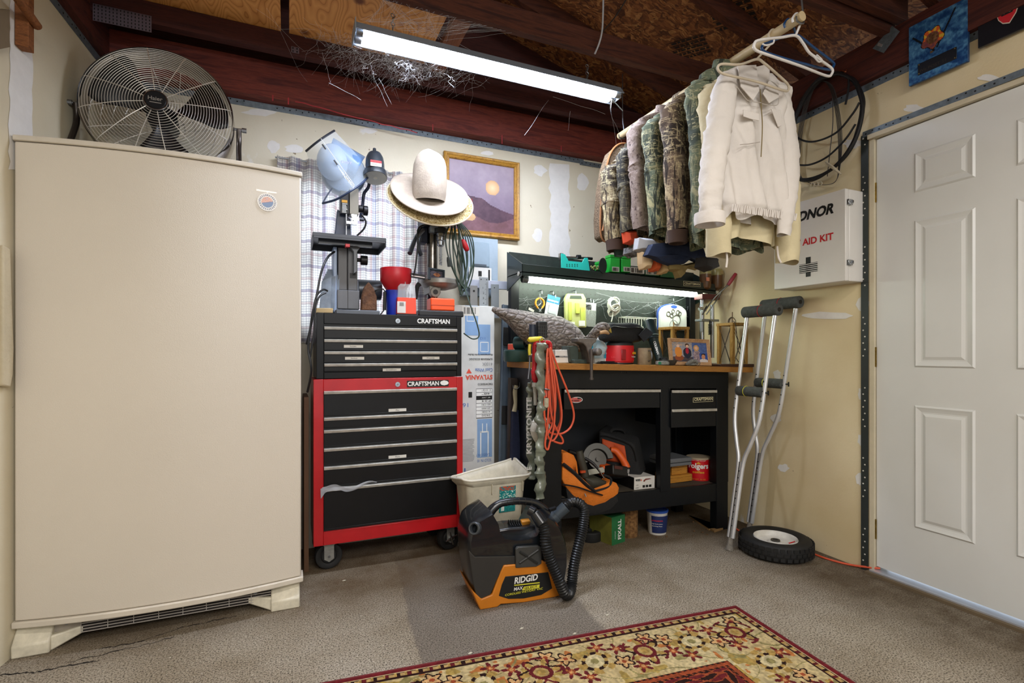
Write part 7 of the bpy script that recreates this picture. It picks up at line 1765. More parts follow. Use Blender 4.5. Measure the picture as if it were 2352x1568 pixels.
vs = []; zz = [(.0, .94), (-.018, .985), (-.05, 1.0), (-.17, 1.0), (-.205, .97), (-.22, .9)]
for z, k in zz: vs += [V((*vp(*p), z)) for p in shrink(body, k)]
fs = [(i*n+j, (i+1)*n+j, (i+1)*n+(j+1) % n, i*n+(j+1) % n) for i in range(len(zz)-1) for j in range(n)]+[tuple(range(n)), tuple(range((len(zz)-1)*n, len(zz)*n))[::-1]]
m.add(vs, fs, MV2); m.build('body', VK, vc, ang=50)
# charcoal lower body shells
m = MB(); vpoly(m, [(1097, 1382), (1086, 1340), (1079, 1290), (1076, 1262), (1090, 1277), (1182, 1275), (1182, 1300), (1155, 1302), (1140, 1330), (1122, 1372)], -.002, .008); m.build('lower_shell', VG, vc, bevel=.003)
# orange frame: outline ring
def ringpoly(outer, inner, z0, z1, mt, nm, bev=.003):
    m = MB(); O_ = [V((*vp(*p), 0)) for p in outer]; I_ = [V((*vp(*p), 0)) for p in inner]; k = len(O_)
    vs = [V((p.x, p.y, z)) for z in (z0, z1) for p in O_]+[V((p.x, p.y, z)) for z in (z0, z1) for p in I_]
    fs = []
    for i in range(k):
        j = (i+1) % k
        fs += [(k+i, k+j, 3*k+j, 3*k+i), (i, j, k+j, k+i), (j+2*k, i+2*k, i+3*k, j+3*k), (j, i, 2*k+i, 2*k+j)]
    m.add(vs, [f[::-1] for f in fs], MV2); return m.build(nm, mt, vc, bevel=bev)
outer = [(1082, 1352), (1101, 1397), (1140, 1396), (1148, 1384), (1200, 1386), (1255, 1376), (1262, 1374), (1270, 1374), (1288, 1363), (1284, 1350), (1268, 1325), (1258, 1292), (1240, 1283), (1215, 1292), (1180, 1293), (1155, 1295), (1148, 1310), (1128, 1362), (1104, 1372)]
inner = [(1092, 1370), (1105, 1377), (1136, 1376), (1146, 1370), (1170, 1372), (1220, 1370), (1250, 1362), (1260, 1356), (1264, 1350), (1263, 1345), (1262, 1338), (1258, 1325), (1253, 1308), (1240, 1303), (1215, 1309), (1180, 1310), (1162, 1315), (1156, 1325), (1143, 1365)]
m = MB(); vpoly(m, outer, -.001, .014); m.build('orange_frame', VOr, vc, bevel=.004)
m = MB(); vpoly(m, [(1082, 1352), (1101, 1397), (1104, 1374)], -.20, .0); vpoly(m, [(1101, 1397), (1140, 1396), (1148, 1384), (1104, 1374)], -.20, -.0); vpoly(m, [(1262, 1376), (1288, 1365), (1280, 1350)], -.20, 0)
m.build('orange_base', VOr, vc)
panel = [(1143, 1364), (1150, 1338), (1158, 1320), (1200, 1316), (1256, 1310), (1261, 1330), (1265, 1347), (1240, 1362), (1200, 1370), (1165, 1371)]
m = MB(); vpoly(m, panel, .014, .016); pn = m.build('name_panel', KINK, vc, bevel=.001)
R3 = MV2.to_3x3(); ur = R3 @ V((1, .02, 0));
def vt(s, px, py, h, w, mt, bold=0, shear=0, rt=None): return text(s, MV2 @ V((*vp(px, py), .0166)), rt or ur, UPZ, h, mt, pn, width=w, bold=bold, shear=shear)
vt('RIDGID', 1178, 1337, 12*sc_*1.25, 58*sc_, WINK, .03, .15)
m = MB(); q0, q1 = vp(1178, 1341), vp(1236, 1336); m.quadp([MV2 @ V((q0[0], q0[1], .0162)), MV2 @ V((q1[0], q1[1]+.002, .0162)), MV2 @ V((q1[0], q1[1]+.006, .0162)), MV2 @ V((q0[0], q0[1]+.004, .0162))], .0006, (0, -1, 0)); m.build('underline', YINK, pn)
vt('MAX', 1177, 1352.5, 7.6*sc_, 22*sc_, WINK, .02, .15);
m = MB(); m.quadp([MV2 @ V((*vp(*p), .0162)) for p in ((1196, 1351.5), (1235, 1345.5), (1236, 1337.5), (1200, 1343))], .0006, (0, -1, 0)); m.build('select_bar', YINK, pn)
text('SELECT', MV2 @ V((*vp(1201, 1349.5), .0172)), ur, UPZ, 5.2*sc_, KINK, pn, width=32*sc_, bold=.01)
vt('CORDLESS WET/DRY VAC', 1157, 1364.5, 4.8*sc_, 93*sc_, YINK, .01, .1)
# latch with X
m = MB(); vpoly(m, [(1181, 1300), (1181, 1257), (1186, 1252), (1232, 1249), (1240, 1254), (1240, 1290), (1228, 1297)], .004, .02); lt = m.build('latch', mat('latch_grey', '#3a3b3a', .45), vc, bevel=.003)
m = MB()
for A, B in (((1189, 1288), (1232, 1258)), ((1190, 1262), (1230, 1289))):
    p, q = V((*vp(*A), .0215)), V((*vp(*B), .0215)); m.tube([MV2 @ p, MV2 @ q], .0052, n=6, k=1)
m.build('latch_cross', mat('latch_cross_grey', '#232423', .5), lt)
# handle
m = MB(); hp = [(1122, 1180), (1135, 1165), (1152, 1155), (1190, 1150), (1225, 1154), (1245, 1166), (1258, 1182)]
m.tube([MV2 @ vpz(*p, -.11) for p in hp], .016, n=14, k=5, radii=[.022, .019, .016, .0155, .0155, .018, .024]); m.build('handle', VK, vc)
m = MB()
for (a, b2) in ((1150, 1156), (1163, 1153), (1177, 1151), (1191, 1150), (1205, 1151), (1219, 1153)):
    p = MV2 @ vpz(a, b2, -.11); m.torus(p, .0155, .0014, vxd, n=16, m=5)
m.build('handle_rings', VG, vc)
m = MB(); p = MV2 @ vpz(1206, 1199, -.09); Mx = frame(p, vxd, z=(0, -.3, 1)); m.box(-.02, .02, -.012, .012, -.02, .012, Mx); m.build('switch', mat('switch_orange', '#c8862c', .4), vc, bevel=.004)
m = MB()
for i in range(6): p = MV2 @ vpz(1170+i*5, 1203, -.09); Mx = frame(p, vxd, z=(0, -.4, 1)); m.box(-.001, .0015, -.018, .018, -.02, .008, Mx)
m.build('vents', KINK, vc)
m = MB(); vpoly(m, [(1146, 1236), (1158, 1226), (1180, 1222), (1215, 1220), (1240, 1216), (1246, 1230), (1200, 1244)], -.16, -.05); m.build('bridge', VK, vc, bevel=.006)
# port on the left
p = MV2 @ vpz(1091, 1213, .004); d = V((-.75, -.7, .25)).normalized()
m = MB(); m.lathe([(.019, -.01), (.024, -.01), (.025, .008), (.022, .012), (.017, .011), (.016, -.03)], frame(p, d.orthogonal(), z=d), n=28, caps=False, sy=1); m.lathe([(0, -.01), (.019, -.01)], frame(p, d.orthogonal(), z=d), n=24); m.build('exhaust_port', mat('port_grey', '#3c4146', .4), vc)
# hose: from right-top port, up over, down to floor and back up to front holder
HS = mat('hose_black', '#17191b', .4)
def VPt(px, py, z): return MV2 @ vpz(px, py, z)
path = [VPt(1290, 1173, -.09), VPt(1303, 1160, -.085), VPt(1318, 1152, -.08), VPt(1336, 1160, -.07), VPt(1342, 1180, -.06), VPt(1338, 1215, -.045), VPt(1328, 1255, -.02), VPt(1318, 1300, -.0), VPt(1313, 1340, .02), VPt(1307, 1362, .05), VPt(1298, 1363, .07), VPt(1287, 1340, .075), VPt(1274, 1310, .065), VPt(1262, 1280, .055), VPt(1254, 1250, .045), VPt(1251, 1220, .03), VPt(1242, 1193, .01)]
P = spline(path, 14); m = MB()
acc = 0; pts = []; rad = []
# resample evenly and alternate radius for the ribs
tot = sum((b2-a).length for a, b2 in zip(P, P[1:])); step = .0034; cur = 0; i = 0; out = [P[0]]
need = step
for a, b2 in zip(P, P[1:]):
    L = (b2-a).length; pos = 0
    while L-pos >= need: pos += need; out.append(a.lerp(b2, pos/L)); need = step
    need -= (L-pos)
pos_n = len(out)
vs = []; a_ = None; n = 16
for i, p in enumerate(out):
    d = (out[min(i+1, pos_n-1)]-out[max(0, i-1)]).normalized(); a_ = d.orthogonal() if a_ is None else (a_-d*a_.dot(d)); a_.normalize(); b_ = d.cross(a_)
    r = .0235 if (i % 3) == 0 else .0195 if (i % 3) == 1 else .0215
    vs += [p+(a_*math.cos(2*PI*j/n)+b_*math.sin(2*PI*j/n))*r for j in range(n)]
m.add(vs, [(i*n+j, i*n+(j+1) % n, (i+1)*n+(j+1) % n, (i+1)*n+j) for i in range(pos_n-1) for j in range(n)]); m.build('hose', HS, vc, ang=70)
m = MB(); m.cyl(VPt(1276, 1185, -.095), VPt(1300, 1163, -.085), .0235, .0255, n=24); m.cyl(VPt(1262, 1197, -.10), VPt(1278, 1183, -.094), .028, n=24); cfb = m.build('hose_cuff', mat('cuff_blue_grey', '#39434c', .4), vc, bevel=.002)
m = MB(); p = VPt(1267, 1170, -.07); Mx = frame(p, V((.7, 0, .7)), z=(0, -.3, 1)); m.box(-.015, .022, -.006, .006, -.004, .008, Mx); m.build('cuff_latch', BLK, cfb)
m = MB(); m.cyl(VPt(1246, 1203, .02), VPt(1228, 1177, -.005), .026, .024, n=24); m.cyl(VPt(1228, 1177, -.005), VPt(1215, 1170, -.02), .021, n=20); m.build('hose_end', VK, vc, bevel=.002)
# ================================================================ HANGING AT THE LEFT END OF THE BENCH
def B(px, py, Y): return Q(px, py, Y)
# hook rail on the side panel
m = MB();
SLV = mat('olive_sleeve', '#737a6c', .32, dirt=.5, dscale=18, coat=.3, bump=.3, bscale=30)
def sleeve(pts, r, Y, label, letters=None):
    t = thing('chain_lock', label, 'chain lock', tuple(B(*pts[0], Y)))
    P = spline([B(*p, Y) for p in pts], 8); m = MB(); n = 14; vs = []
    for i, p in enumerate(P):
        tw = i*.42; rr = r*(1+.16*math.sin(i*1.15)+.09*math.sin(i*2.7)); sq = .55+.28*math.sin(i*.95)
        for j in range(n):
            a = 2*PI*j/n; x = rr*math.cos(a)*(1+.1*math.sin(a*2+tw)); y = rr*sq*math.sin(a)
            vs.append(p+V((x+.004*math.sin(i*.9), y, 0)))
    m.add(vs, [(i*n+j, i*n+(j+1) % n, (i+1)*n+(j+1) % n, (i+1)*n+j) for i in range(len(P)-1) for j in range(n)]+[tuple(range(n))[::-1], tuple(range((len(P)-1)*n, len(P)*n))])
    m.build('fabric_sleeve', SLV, t, ang=60); return t
k1 = sleeve([(1221, 878), (1219, 900), (1221, 940), (1217, 985), (1220, 1030), (1221, 1075), (1223, 1100)], .021, 2.26, 'olive cloth chain lock sleeve lettered KRYPTONITE, hanging behind the front one')
a = B(1221, 1041, 2.232); text('KRYPTONITE', a, UPZ, (-1, 0, 0), .028, WINK, k1, width=(B(1221, 912, 2.232).z-a.z), bold=.03)
a = B(1221, 1078, 2.232); text('E', a, UPZ, (-1, 0, 0), .026, WINK, k1, width=.014, bold=.03)
k2 = sleeve([(1243, 787), (1241, 830), (1243, 875), (1246, 915), (1240, 955), (1243, 990), (1241, 1030), (1240, 1062), (1243, 1100), (1239, 1145)], .0225, 2.07, 'long twisted olive cloth chain lock sleeve hanging in front of the lettered one')
m = MB()
for i in range(5): m.torus(B(1225+(i % 2)*2, 852+i*7, 2.24), .010, .0028, (1, 0, .3) if i % 2 else (0, 1, 0), n=16, m=6, sy=1.5)
m.build('chain_links', mat('old_chain', '#7c7468', .4, metal=.7, dirt=.5, dscale=60), k1)
m = MB(); m.torus(B(1246, 783, 2.08), .014, .0025, (0, 1, 0), n=20, m=6); m.build('ring', CHR, k2)
# red pipe wrench style tool
rt = thing('red_bolt_cutter', 'red handled bolt cutter hanging behind the olive sleeve at the bench corner', 'bolt cutter', tuple(B(1232, 800, 2.13)))
m = MB(); m.tube([B(1229, 790, 2.12), B(1229, 830, 2.12), B(1227, 858, 2.12)], .013, n=10, radii=[.012, .015, .013, .015]); m.tube([B(1226, 850, 2.12), B(1229, 870, 2.12), B(1230, 880, 2.12)], .01, n=10, radii=[.014, .016, .006]); m.build('handle', REDP, rt)
m = MB(); m.tube([B(1228, 792, 2.115), B(1234, 786, 2.112), B(1250, 786, 2.112), B(1262, 788, 2.112), B(1264, 802, 2.112), B(1262, 820, 2.112)], .010, n=10); m.build('loop_handle', REDP, rt)
m = MB(); m.tube([B(1229, 878, 2.12), B(1230, 930, 2.12)], .012, n=12, radii=[.014, .009, .009], k=2); m.cyl(B(1230, 880, 2.12), B(1230, 888, 2.12), .017, n=14); m.build('shaft', mat('pale_rubber', '#9b9a90', .6), rt)
m = MB(); m.tube([B(1215, 815, 2.15), B(1232, 816, 2.12)], .006, n=8, k=1); m.tube([B(1217, 800, 2.16), B(1216, 840, 2.16), B(1213, 870, 2.16)], .0035, n=6); m.build('jaw_arms', STEEL, rt)
# yellow handled tool
m = MB(); a, b2 = B(1214, 780, 2.12), B(1246, 778, 2.11); m.tube([a, a.lerp(b2, .1), a.lerp(b2, .9), b2], .012, n=14, radii=[.006, .0125, .0125, .006], k=2); m.tube([B(1217, 790, 2.12), B(1216, 805, 2.12), B(1217, 815, 2.12)], .007, n=8)
ym = tag(m.build('yellow_tool_handle', mat('yellow_plastic', '#d9c531', .4)), 'yellow cross handle of a tool hanging topmost at the bench corner', 'tool')
text('SUPERLOCK', a+V((.02, -.0128, -.002)), b2-a, UPZ, .005, KINK, ym, width=.03)
# black grip & tool on the bench top near corner
t = thing('ribbed_mallet', 'black grid-textured mallet head sticking up left of the vise', 'mallet', tuple(B(1245, 780, 2.2)))
m = MB(); a, b2 = B(1234, 776, 2.19), B(1256, 738, 2.19)
m.box(a.x, b2.x, 2.18, 2.21, a.z, b2.z); m.build('head', KINK, t, bevel=.006)
m = MB()
for i in range(4):
    z = a.z+(b2.z-a.z)*(.12+.2*i); m.box(a.x-.001, b2.x+.001, 2.178, 2.18, z, z+.0025)
for i in range(3): x = a.x+(b2.x-a.x)*(.25+.25*i); m.box(x, x+.0025, 2.178, 2.18, a.z, b2.z-.02)
m.build('grid_ribs', mat('rib_dark', '#3a3c3e', .5), t)
m = MB(); m.tube([B(1223, 778, 2.2), B(1223, 757, 2.2), B(1223, 745, 2.2)], .016, n=16, k=2); tag(m.build('dark_blue_can', mat('dark_blue', '#20293a', .35)), 'slim dark blue cylinder standing behind the yellow tool handle', 'cylinder')
# caged work light
cl = thing('cage_work_light', 'white plastic cage work light hanging behind the twisted sleeve', 'work light', tuple(B(1245, 990, 2.16)))
WP = mat('cage_white', '#d5d3ca', .45, dirt=.25, dscale=30); c = B(1241, 988, 2.17)
m = MB()
def cagep(a, t): # a around, t along 0..1
    r = [.010, .040, .050, .048, .030, .008]; f = t*5; i = min(int(f), 4); rr = r[i]*(1-f+i)+r[i+1]*(f-i)
    return c+V((rr*math.cos(a), rr*.7*math.sin(a), .075-.15*t))
for k in range(8): m.tube([cagep(2*PI*k/8, t/6) for t in range(7)], .003, n=6, k=2)
for t in (.22, .5, .78): m.tube([cagep(2*PI*i/16, t) for i in range(16)], .0028, n=6, k=1, closed=True)
m.build('cage', WP, cl)
m = MB(); m.grid(lambda u, v: cagep(PI*(.95+.55*u), .12+.72*v)*1.0, 8, 8); m.build('shield', WP, cl, solid=.002)
m = MB(); m.cyl(c+V((0, 0, .07)), c+V((0, 0, .13)), .013, n=14); m.build('socket', mat('pale_rubber'), cl)
m = MB(); m.sph(tuple(c), .018, .018, .03, n=12, m=8); m.build('bulb', mat('frosted_bulb'), cl)
# orange extension cord
oc = thing('orange_extension_cord', 'orange extension cord hung in long loops at the front left bench corner', 'extension cord', tuple(B(1260, 830, 2.06)))
OCM = mat('orange_cord', '#d8593a', .45)
m = MB(); Yc = 2.055
loops = [[(1262, 800), (1268, 870), (1274, 930), (1272, 980), (1263, 1015), (1258, 1032), (1252, 1020), (1258, 970), (1260, 900), (1256, 830), (1258, 800)],
         [(1263, 800), (1280, 880), (1290, 950), (1283, 990), (1272, 1010), (1262, 1008), (1255, 985), (1250, 940), (1254, 880), (1258, 820)],
         [(1260, 802), (1272, 860), (1276, 930), (1268, 975), (1257, 1000), (1270, 1012), (1290, 1018), (1292, 1008), (1278, 985), (1266, 950), (1262, 880), (1260, 830)],
         [(1264, 798), (1284, 850), (1306, 905), (1318, 950), (1312, 978), (1296, 993), (1276, 997), (1262, 992), (1252, 982)],
         [(1261, 805), (1266, 850), (1283, 910), (1288, 960), (1280, 985)], [(1259, 806), (1262, 860), (1270, 930), (1262, 968), (1266, 972), (1275, 988)]]
for i, L in enumerate(loops): m.tube([B(p[0], p[1], Yc+.006*i-.004*math.sin(j)) for j, p in enumerate(L)], .0047, n=8, k=7)
m.build('cord_loops', OCM, oc)
m = MB(); a = B(1255, 925, 2.05); m.cyl(B(1255, 914, 2.05), B(1255, 934, 2.05), .0115, .010, n=12); m.cyl(B(1255, 934, 2.05), B(1255, 936, 2.05), .006, n=8); m.build('plug', mat('plug_cream', '#b3ab94', .5, dirt=.4, dscale=60), oc)
m = MB(); m.tube([B(1258, 800, 2.06), B(1262, 840, 2.07), B(1255, 880, 2.06), B(1255, 912, 2.05)], .0047, n=8); m.build('cord_tail', mat('orange_cord_dark', '#b6402c', .45), oc)
m = MB(); m.tube([B(1248, 893, 2.12), B(1252, 893, 2.05), B(1262, 895, 2.04)], .003, n=6); tag(m.build('steel_hook', STEEL), 'short steel hook on the bench corner beside the orange cord plug', 'hook')
# blue brush with pale handle, hung left
br = thing('bench_brush', 'navy bristled brush with a pale wooden handle hanging at the left side of the bench', 'brush', tuple(B(1185, 940, 2.45)))
m = MB(); m.tube([B(1186, 885, 2.44), B(1183, 900, 2.44), B(1184, 925, 2.44), B(1181, 945, 2.44)], .012, n=12, radii=[.011, .013, .010, .014], flat=.5, up=(0, 1, 0)); m.build('handle', mat('pale_handle', '#a39a7e', .5), br)
m = MB();
a0, a1, b0, b1 = B(1179, 942, 2.44), B(1191, 942, 2.44), B(1176, 1060, 2.44), B(1196, 1060, 2.44)
m.add([a0, a1, b1, b0]+[p+V((0, .03, 0)) for p in (a0, a1, b1, b0)], [(0, 3, 2, 1), (4, 5, 6, 7), (0, 1, 5, 4), (1, 2, 6, 5), (2, 3, 7, 6), (3, 0, 4, 7)]); m.build('bristles', mat('navy_bristle', '#141c38', .9, bump=.6, bscale=300), br)
m = MB(); m.tube([B(1179, 885, 2.44), B(1180, 892, 2.42), B(1186, 893, 2.42), B(1193, 888, 2.42), B(1194, 878, 2.44)], .002, n=6); m.build('hanger_wire', STEEL, br)
# dark leather tool roll behind the brush
m = MB(); m.quadp([B(1162, 1060, 2.5), B(1186, 1060, 2.5), B(1200, 870, 2.5), B(1166, 866, 2.5)], .03, (0, -1, 0)); tag(m.build('leather_scabbard', mat('dark_leather', '#2c211c', .6, dirt=.4), bevel=.006), 'dark brown leather sheet hanging behind the brush beside the bench', 'leather')
# ================================================================ CRUTCHES, WHEEL, FLOOR CORD
FOAM = mat('grey_foam', '#4b4e4c', .95, dirt=.35, dscale=60, bump=.4, bscale=200)
def crutch(tip, top, label, half, hs=.62):
    tip = V(tip); top = V(top); t = thing('crutch', label, 'crutch', tuple(tip), group=None)
    ax = top-tip; y = V((0, 1, 0));
    def at(s, off): return tip+ax*s+y*off
    for k, sg in enumerate((-1, 1)):
        m = MB(); m.tube([at(.05, sg*.012), at(.20, sg*.013), at(.36, sg*.016), at(.44, sg*.045), at(.55, sg*half*.9), at(.75, sg*half*.96), at(.975, sg*half)], .0105, n=12, k=5); st = m.build('upright_tube', ALU, t)
        mm = MB()
        for s in (.58, .62, .66, .70): p = at(s, sg*half*.93); mm.cyl(p+V((-.011, 0, 0)), p+V((-.0085, 0, 0)), .0035, n=8)
        mm.build('adjusting_hole', KINK, st)
    m = MB(); m.tube([at(.035, 0), at(.36, 0)], .0095, n=12, k=1); st = m.build('extension_tube', mat('extension_alu', '#a9abae', .4, metal=1), t)
    mm = MB()
    for i in range(9): p = at(.1+.028*i, 0); mm.cyl(p+V((-.011, -.004, 0)), p+V((-.009, -.004, 0)), .003, n=8)
    mm.build('adjusting_hole', KINK, st)
    m = MB(); m.cyl(at(0, 0), at(.02, 0), .021, .015, n=16); m.cyl(at(.02, 0), at(.05, 0), .0145, .0125, n=14); m.build('rubber_tip', mat('tip_grey', '#807a70', .8, dirt=.5, dscale=50), t)
    m = MB(); m.cyl(at(1.0, -half-.02), at(1.0, half+.02), .031, n=24); m.build('armpit_pad', FOAM, t, bevel=.004)
    m = MB(); m.cyl(at(1.0, -half-.0215), at(1.0, -half-.0195), .011, n=14); m.build('pad_core', KINK, t)
    m = MB(); m.torus(at(1.0, .0), .0312, .0018, (0, 1, 0), n=24, m=5); m.build('red_band', REDP, t)
    m = MB(); m.cyl(at(hs, -half+.008), at(hs, half-.008), .026, n=24); hg_ = m.build('hand_grip', FOAM, t, bevel=.003)
    m = MB(); m.torus(at(hs, half*.3), .0264, .0018, (0, 1, 0), n=24, m=5); m.build('yellow_band', YINK, hg_)
    m = MB(); p = at(hs, -half); m.cyl(p+V((0, -.02, 0)), p, .004, n=8); m.box(p.x-.002, p.x+.002, p.y-.024, p.y-.018, p.z-.012, p.z+.012); m.build('wing_nut', KINK, t)
    return t
crutch((2.058, 1.955, 0.0), (2.285, 1.955, 1.225), 'aluminium crutch nearest the bench, its rubber tip out on the floor', .088, .655)
crutch((2.345, 2.09, 0.0), (2.395, 1.925, 1.265), 'aluminium crutch leaning closer to the wall, its tip behind the tyre', .092, .665)
wh = thing('spare_wheel', 'small black pneumatic tyre on a white rim lying flat by the crutches', 'wheel', (2.243, 1.835, 0))
m = MB(); Mx = Matrix.Translation((2.243, 1.835, 0))
m.lathe([(.098, .012), (.115, .004), (.15, .002), (.162, .012), (.168, .03), (.168, .06), (.162, .076), (.15, .086), (.125, .087), (.104, .078), (.1, .07)], Mx, n=56, caps=False); ty = m.build('tyre', RUB, wh)
m = MB()
for i in range(36):
    a = 2*PI*i/36
    for z0, z1, da in ((.014, .034, 0), (.036, .055, .087), (.057, .077, 0)):
        q = Mx @ V((.1685*math.cos(a+da), .1685*math.sin(a+da), (z0+z1)/2)); R = frame(q, V((-math.sin(a+da), math.cos(a+da), 0)), y=UPZ); m.box(-.010, .010, -(z1-z0)/2+.002, (z1-z0)/2-.002, -.002, .003, R)
m.build('tread', RUB, ty)
m = MB(); m.lathe([(.102, .076), (.100, .080), (.095, .076), (.09, .055), (.06, .050), (.035, .052), (.032, .06), (.022, .06), (.022, .03), (.0, .03)], Mx, n=44, caps=False); m.build('rim', mat('rim_white', '#d9d7d0', .4, dirt=.2, dscale=20), wh)
m = MB(); m.lathe([(.022, .03), (.021, .066), (.012, .066), (.011, .04), (0, .04)], Mx, n=20); m.build('hub', mat('hub_steel', '#5c5a56', .4, metal=.7), wh)
m = MB(); c = Mx @ V((.06, -.055, .0)); m.quadp([V((c.x-.03, c.y-.0, .058)), V((c.x+.02, c.y+.004, .060)), V((c.x+.02, c.y+.008, .062)), V((c.x-.03, c.y+.006, .060))], .001, (0, 0, 1)); m.build('red_mark', RINK, wh)
m = MB(); m.tube([QZ(1690, 1213, .005), QZ(1705, 1222, .005), QZ(1760, 1245, .005), QZ(1850, 1266, .006), QZ(1900, 1283, .006), QZ(1950, 1296, .006), QZ(2000, 1303, .02), QZ(2022, 1305, .025)], .0048, n=8, k=8)
tag(m.build('floor_extension_cord', OCM), 'orange extension cord running along the foot of the wall to the door', 'extension cord')
# ================================================================ RUG
RC = QZ(1690, 1396); rux = V((-.9955, .095, 0)).normalized(); ruy = V((-.095, -.9955, 0)).normalized()
RW, RH = 1.95, 1.35
rug = thing('patterned_rug', 'cream floral rug with dark red border on the floor in the foreground', 'rug', tuple(RC))
CRM, RDK, DBR, OLG, GLD, ORU = HX('#c8b98f'), HX('#642226'), HX('#2c1a17'), HX('#8d8354'), HX('#a98a4c'), HX('#96492c')
random.seed(11)
fl = []
def ringd(x, y, cx, cy, r): return math.hypot(x-cx, y-cy)-r
def motif(x, y, kind):
    r = math.hypot(x, y); a = math.atan2(y, x)
    if kind == 0:      # large palmette
        if r < .014: return GLD
        if abs(math.hypot(x*1.1, y)-.032) < .007: return RDK
        if r < .03: return lerpc(GLD, CRM, .3)
        pet = .055+.016*math.cos(6*a)
        if abs(r-pet) < .007 and math.sin(3*a+.6) > -.4: return DBR if math.cos(5*a) > 0 else RDK
        if r < pet and math.cos(6*a) > .5: return GLD
        if abs(r-.073) < .005 and math.sin(4*a) > .3: return RDK
    elif kind == 1:    # small eight petal flower
        pet = .026+.008*math.cos(5*a)
        if r < .008: return ORU
        if abs(r-pet) < .004: return DBR
        if r < pet: return lerpc(HX('#c8925c'), CRM, .35)
    elif kind == 2:    # dark star
        pet = .022+.012*math.cos(5*a+1)
        if r < .007: return HX('#c8925c')
        if r < pet: return RDK if r > .014 else ORU
    elif kind == 3:    # olive and gold palmette
        if abs(math.hypot(x, y*.8)-.036) < .006: return DBR if math.sin(7*a) > 0 else GLD
        if math.hypot(x, y*.8) < .03: return CRM if r > .014 else OLG
        if abs(r-.056) < .01 and math.cos(6*a) > 0: return GLD
    return None
motifs = []
def addm(s, t, kind, rot=0): motifs.append((s, t, kind, rot))
# field band runs along both visible edges, at 0.055..0.26 from the border
s = .14; k = 0
while s < RW-.1:
    addm(s, .155, (0, 3)[k % 2], k); addm(s+.085, .115, 1 if k % 2 else 2); addm(s+.095, .185, 2 if k % 2 else 1); addm(s+.05, .225, 2); addm(s-.04, .088, 2 if k % 2 else 1); s += .185; k += 1
t_ = .33; k = 1
while t_ < RH-.1:
    addm(.155, t_, (0, 3)[k % 2], k); addm(.115, t_+.085, 1); addm(.19, t_+.09, 2); addm(.09, t_-.03, 2); t_ += .185; k += 1
def rugcol(u, v):
    s = u*RW; t = v*RH  # s along far edge from the corner, t towards the viewer
    e = min(s, t, RW-s); wob = .003*noise2(s*60, t*60)
    n = noise2(s*140, t*140, 5)
    def sh(c): return tuple(x*(.82+.3*n) for x in c)
    if e < .016: return sh(HX('#6e2126'))
    if e < .020: return sh(CRM)
    if e < .042:
        q = (s if t < s else t)/.034; f = q % 1
        if .2 < f < .75 and .023 < e+wob*.5 < .040: return sh(RDK if (int(q) % 2) else DBR) if f < .55 else sh(GLD)
        return sh(lerpc(DBR, RDK, .3)) if e > .038 or e < .024 else sh(HX('#b89a64'))
    if e < .047: return sh(DBR)
    d = min(s, t)
    if .285 < d < .31:
        q = (s+t)/.02; return sh(DBR if math.sin(q*6) > -.3 and (d < .290 or d > .304) else ORU)
    if .31 < d < .365:
        q = math.sin((s-t)*70)+math.sin(d*240+1.3*math.sin((s+t)*40)); return sh(RDK if q > .5 else ORU if q > -.3 else DBR)
    if .365 < d < .38: return sh(DBR)
    if .38 < d:
        q = noise2(s*22, t*22, 8); return sh(RDK if q < .4 else ORU if q < .5 else HX('#8a6a3c') if q < .62 else DBR)
    for ms, mt, kind, rot in motifs:
        dx, dy = s-ms, t-mt
        if abs(dx) < .085 and abs(dy) < .085:
            ca, sa = math.cos(rot*1.3), math.sin(rot*1.3); c = motif(dx*ca-dy*sa, dx*sa+dy*ca, kind)
            if c: return sh(c)
    w = abs(math.sin(s*19+2.2*math.sin(t*23))-math.sin(t*21+1.7*math.sin(s*17)))
    if w < .09: return sh(OLG)
    if noise2(s*28, t*28, 3) > .80: return sh(HX('#a88f4e'))
    if noise2(s*34+9, t*34, 6) > .86: return sh(HX('#b5703c'))
    return sh(lerpc(CRM, HX('#b8a070'), noise2(s*7, t*7)))
o = picture('pile', rugcol, RC+V((0, 0, .009)), rux, ruy, RW, RH, 560, 390, rug, vcmat('wool_pile', .95, bump=.5, bscale=500, spec=.1))
o.data.flip_normals()
m = MB(); P4 = [RC, RC+rux*RW, RC+rux*RW+ruy*RH, RC+ruy*RH]; m.quadp([p+V((0, 0, .0005)) for p in P4], .0082, (0, 0, 1)); m.build('backing', mat('rug_edge', '#6a2428', .95), rug)
m = MB(); m.tube([RC+rux*RW+V((0, 0, .005)), RC+V((0, 0, .005)), RC+ruy*RH+V((0, 0, .005))], .0055, n=8, k=1); m.build('bound_edge', mat('rug_edge', '#6a2428', .95), rug)
m = MB(); random.seed(4)
for px, py in ((1198, 1443), (1320, 1455), (790, 1333), (1260, 1478), (1395, 1412), (930, 1548), (1080, 1500)):
    c = QZ(px, py, .001); m.prism([(c.x-.008, c.y), (c.x, c.y-.003), (c.x+.009, c.y+.002), (c.x+.002, c.y+.006)], .0005, .002)
tag(m.build('litter', mat('litter_pale', '#d8d4c0', .8)), 'pale flecks of litter scattered on the concrete floor', 'litter', kind='stuff')
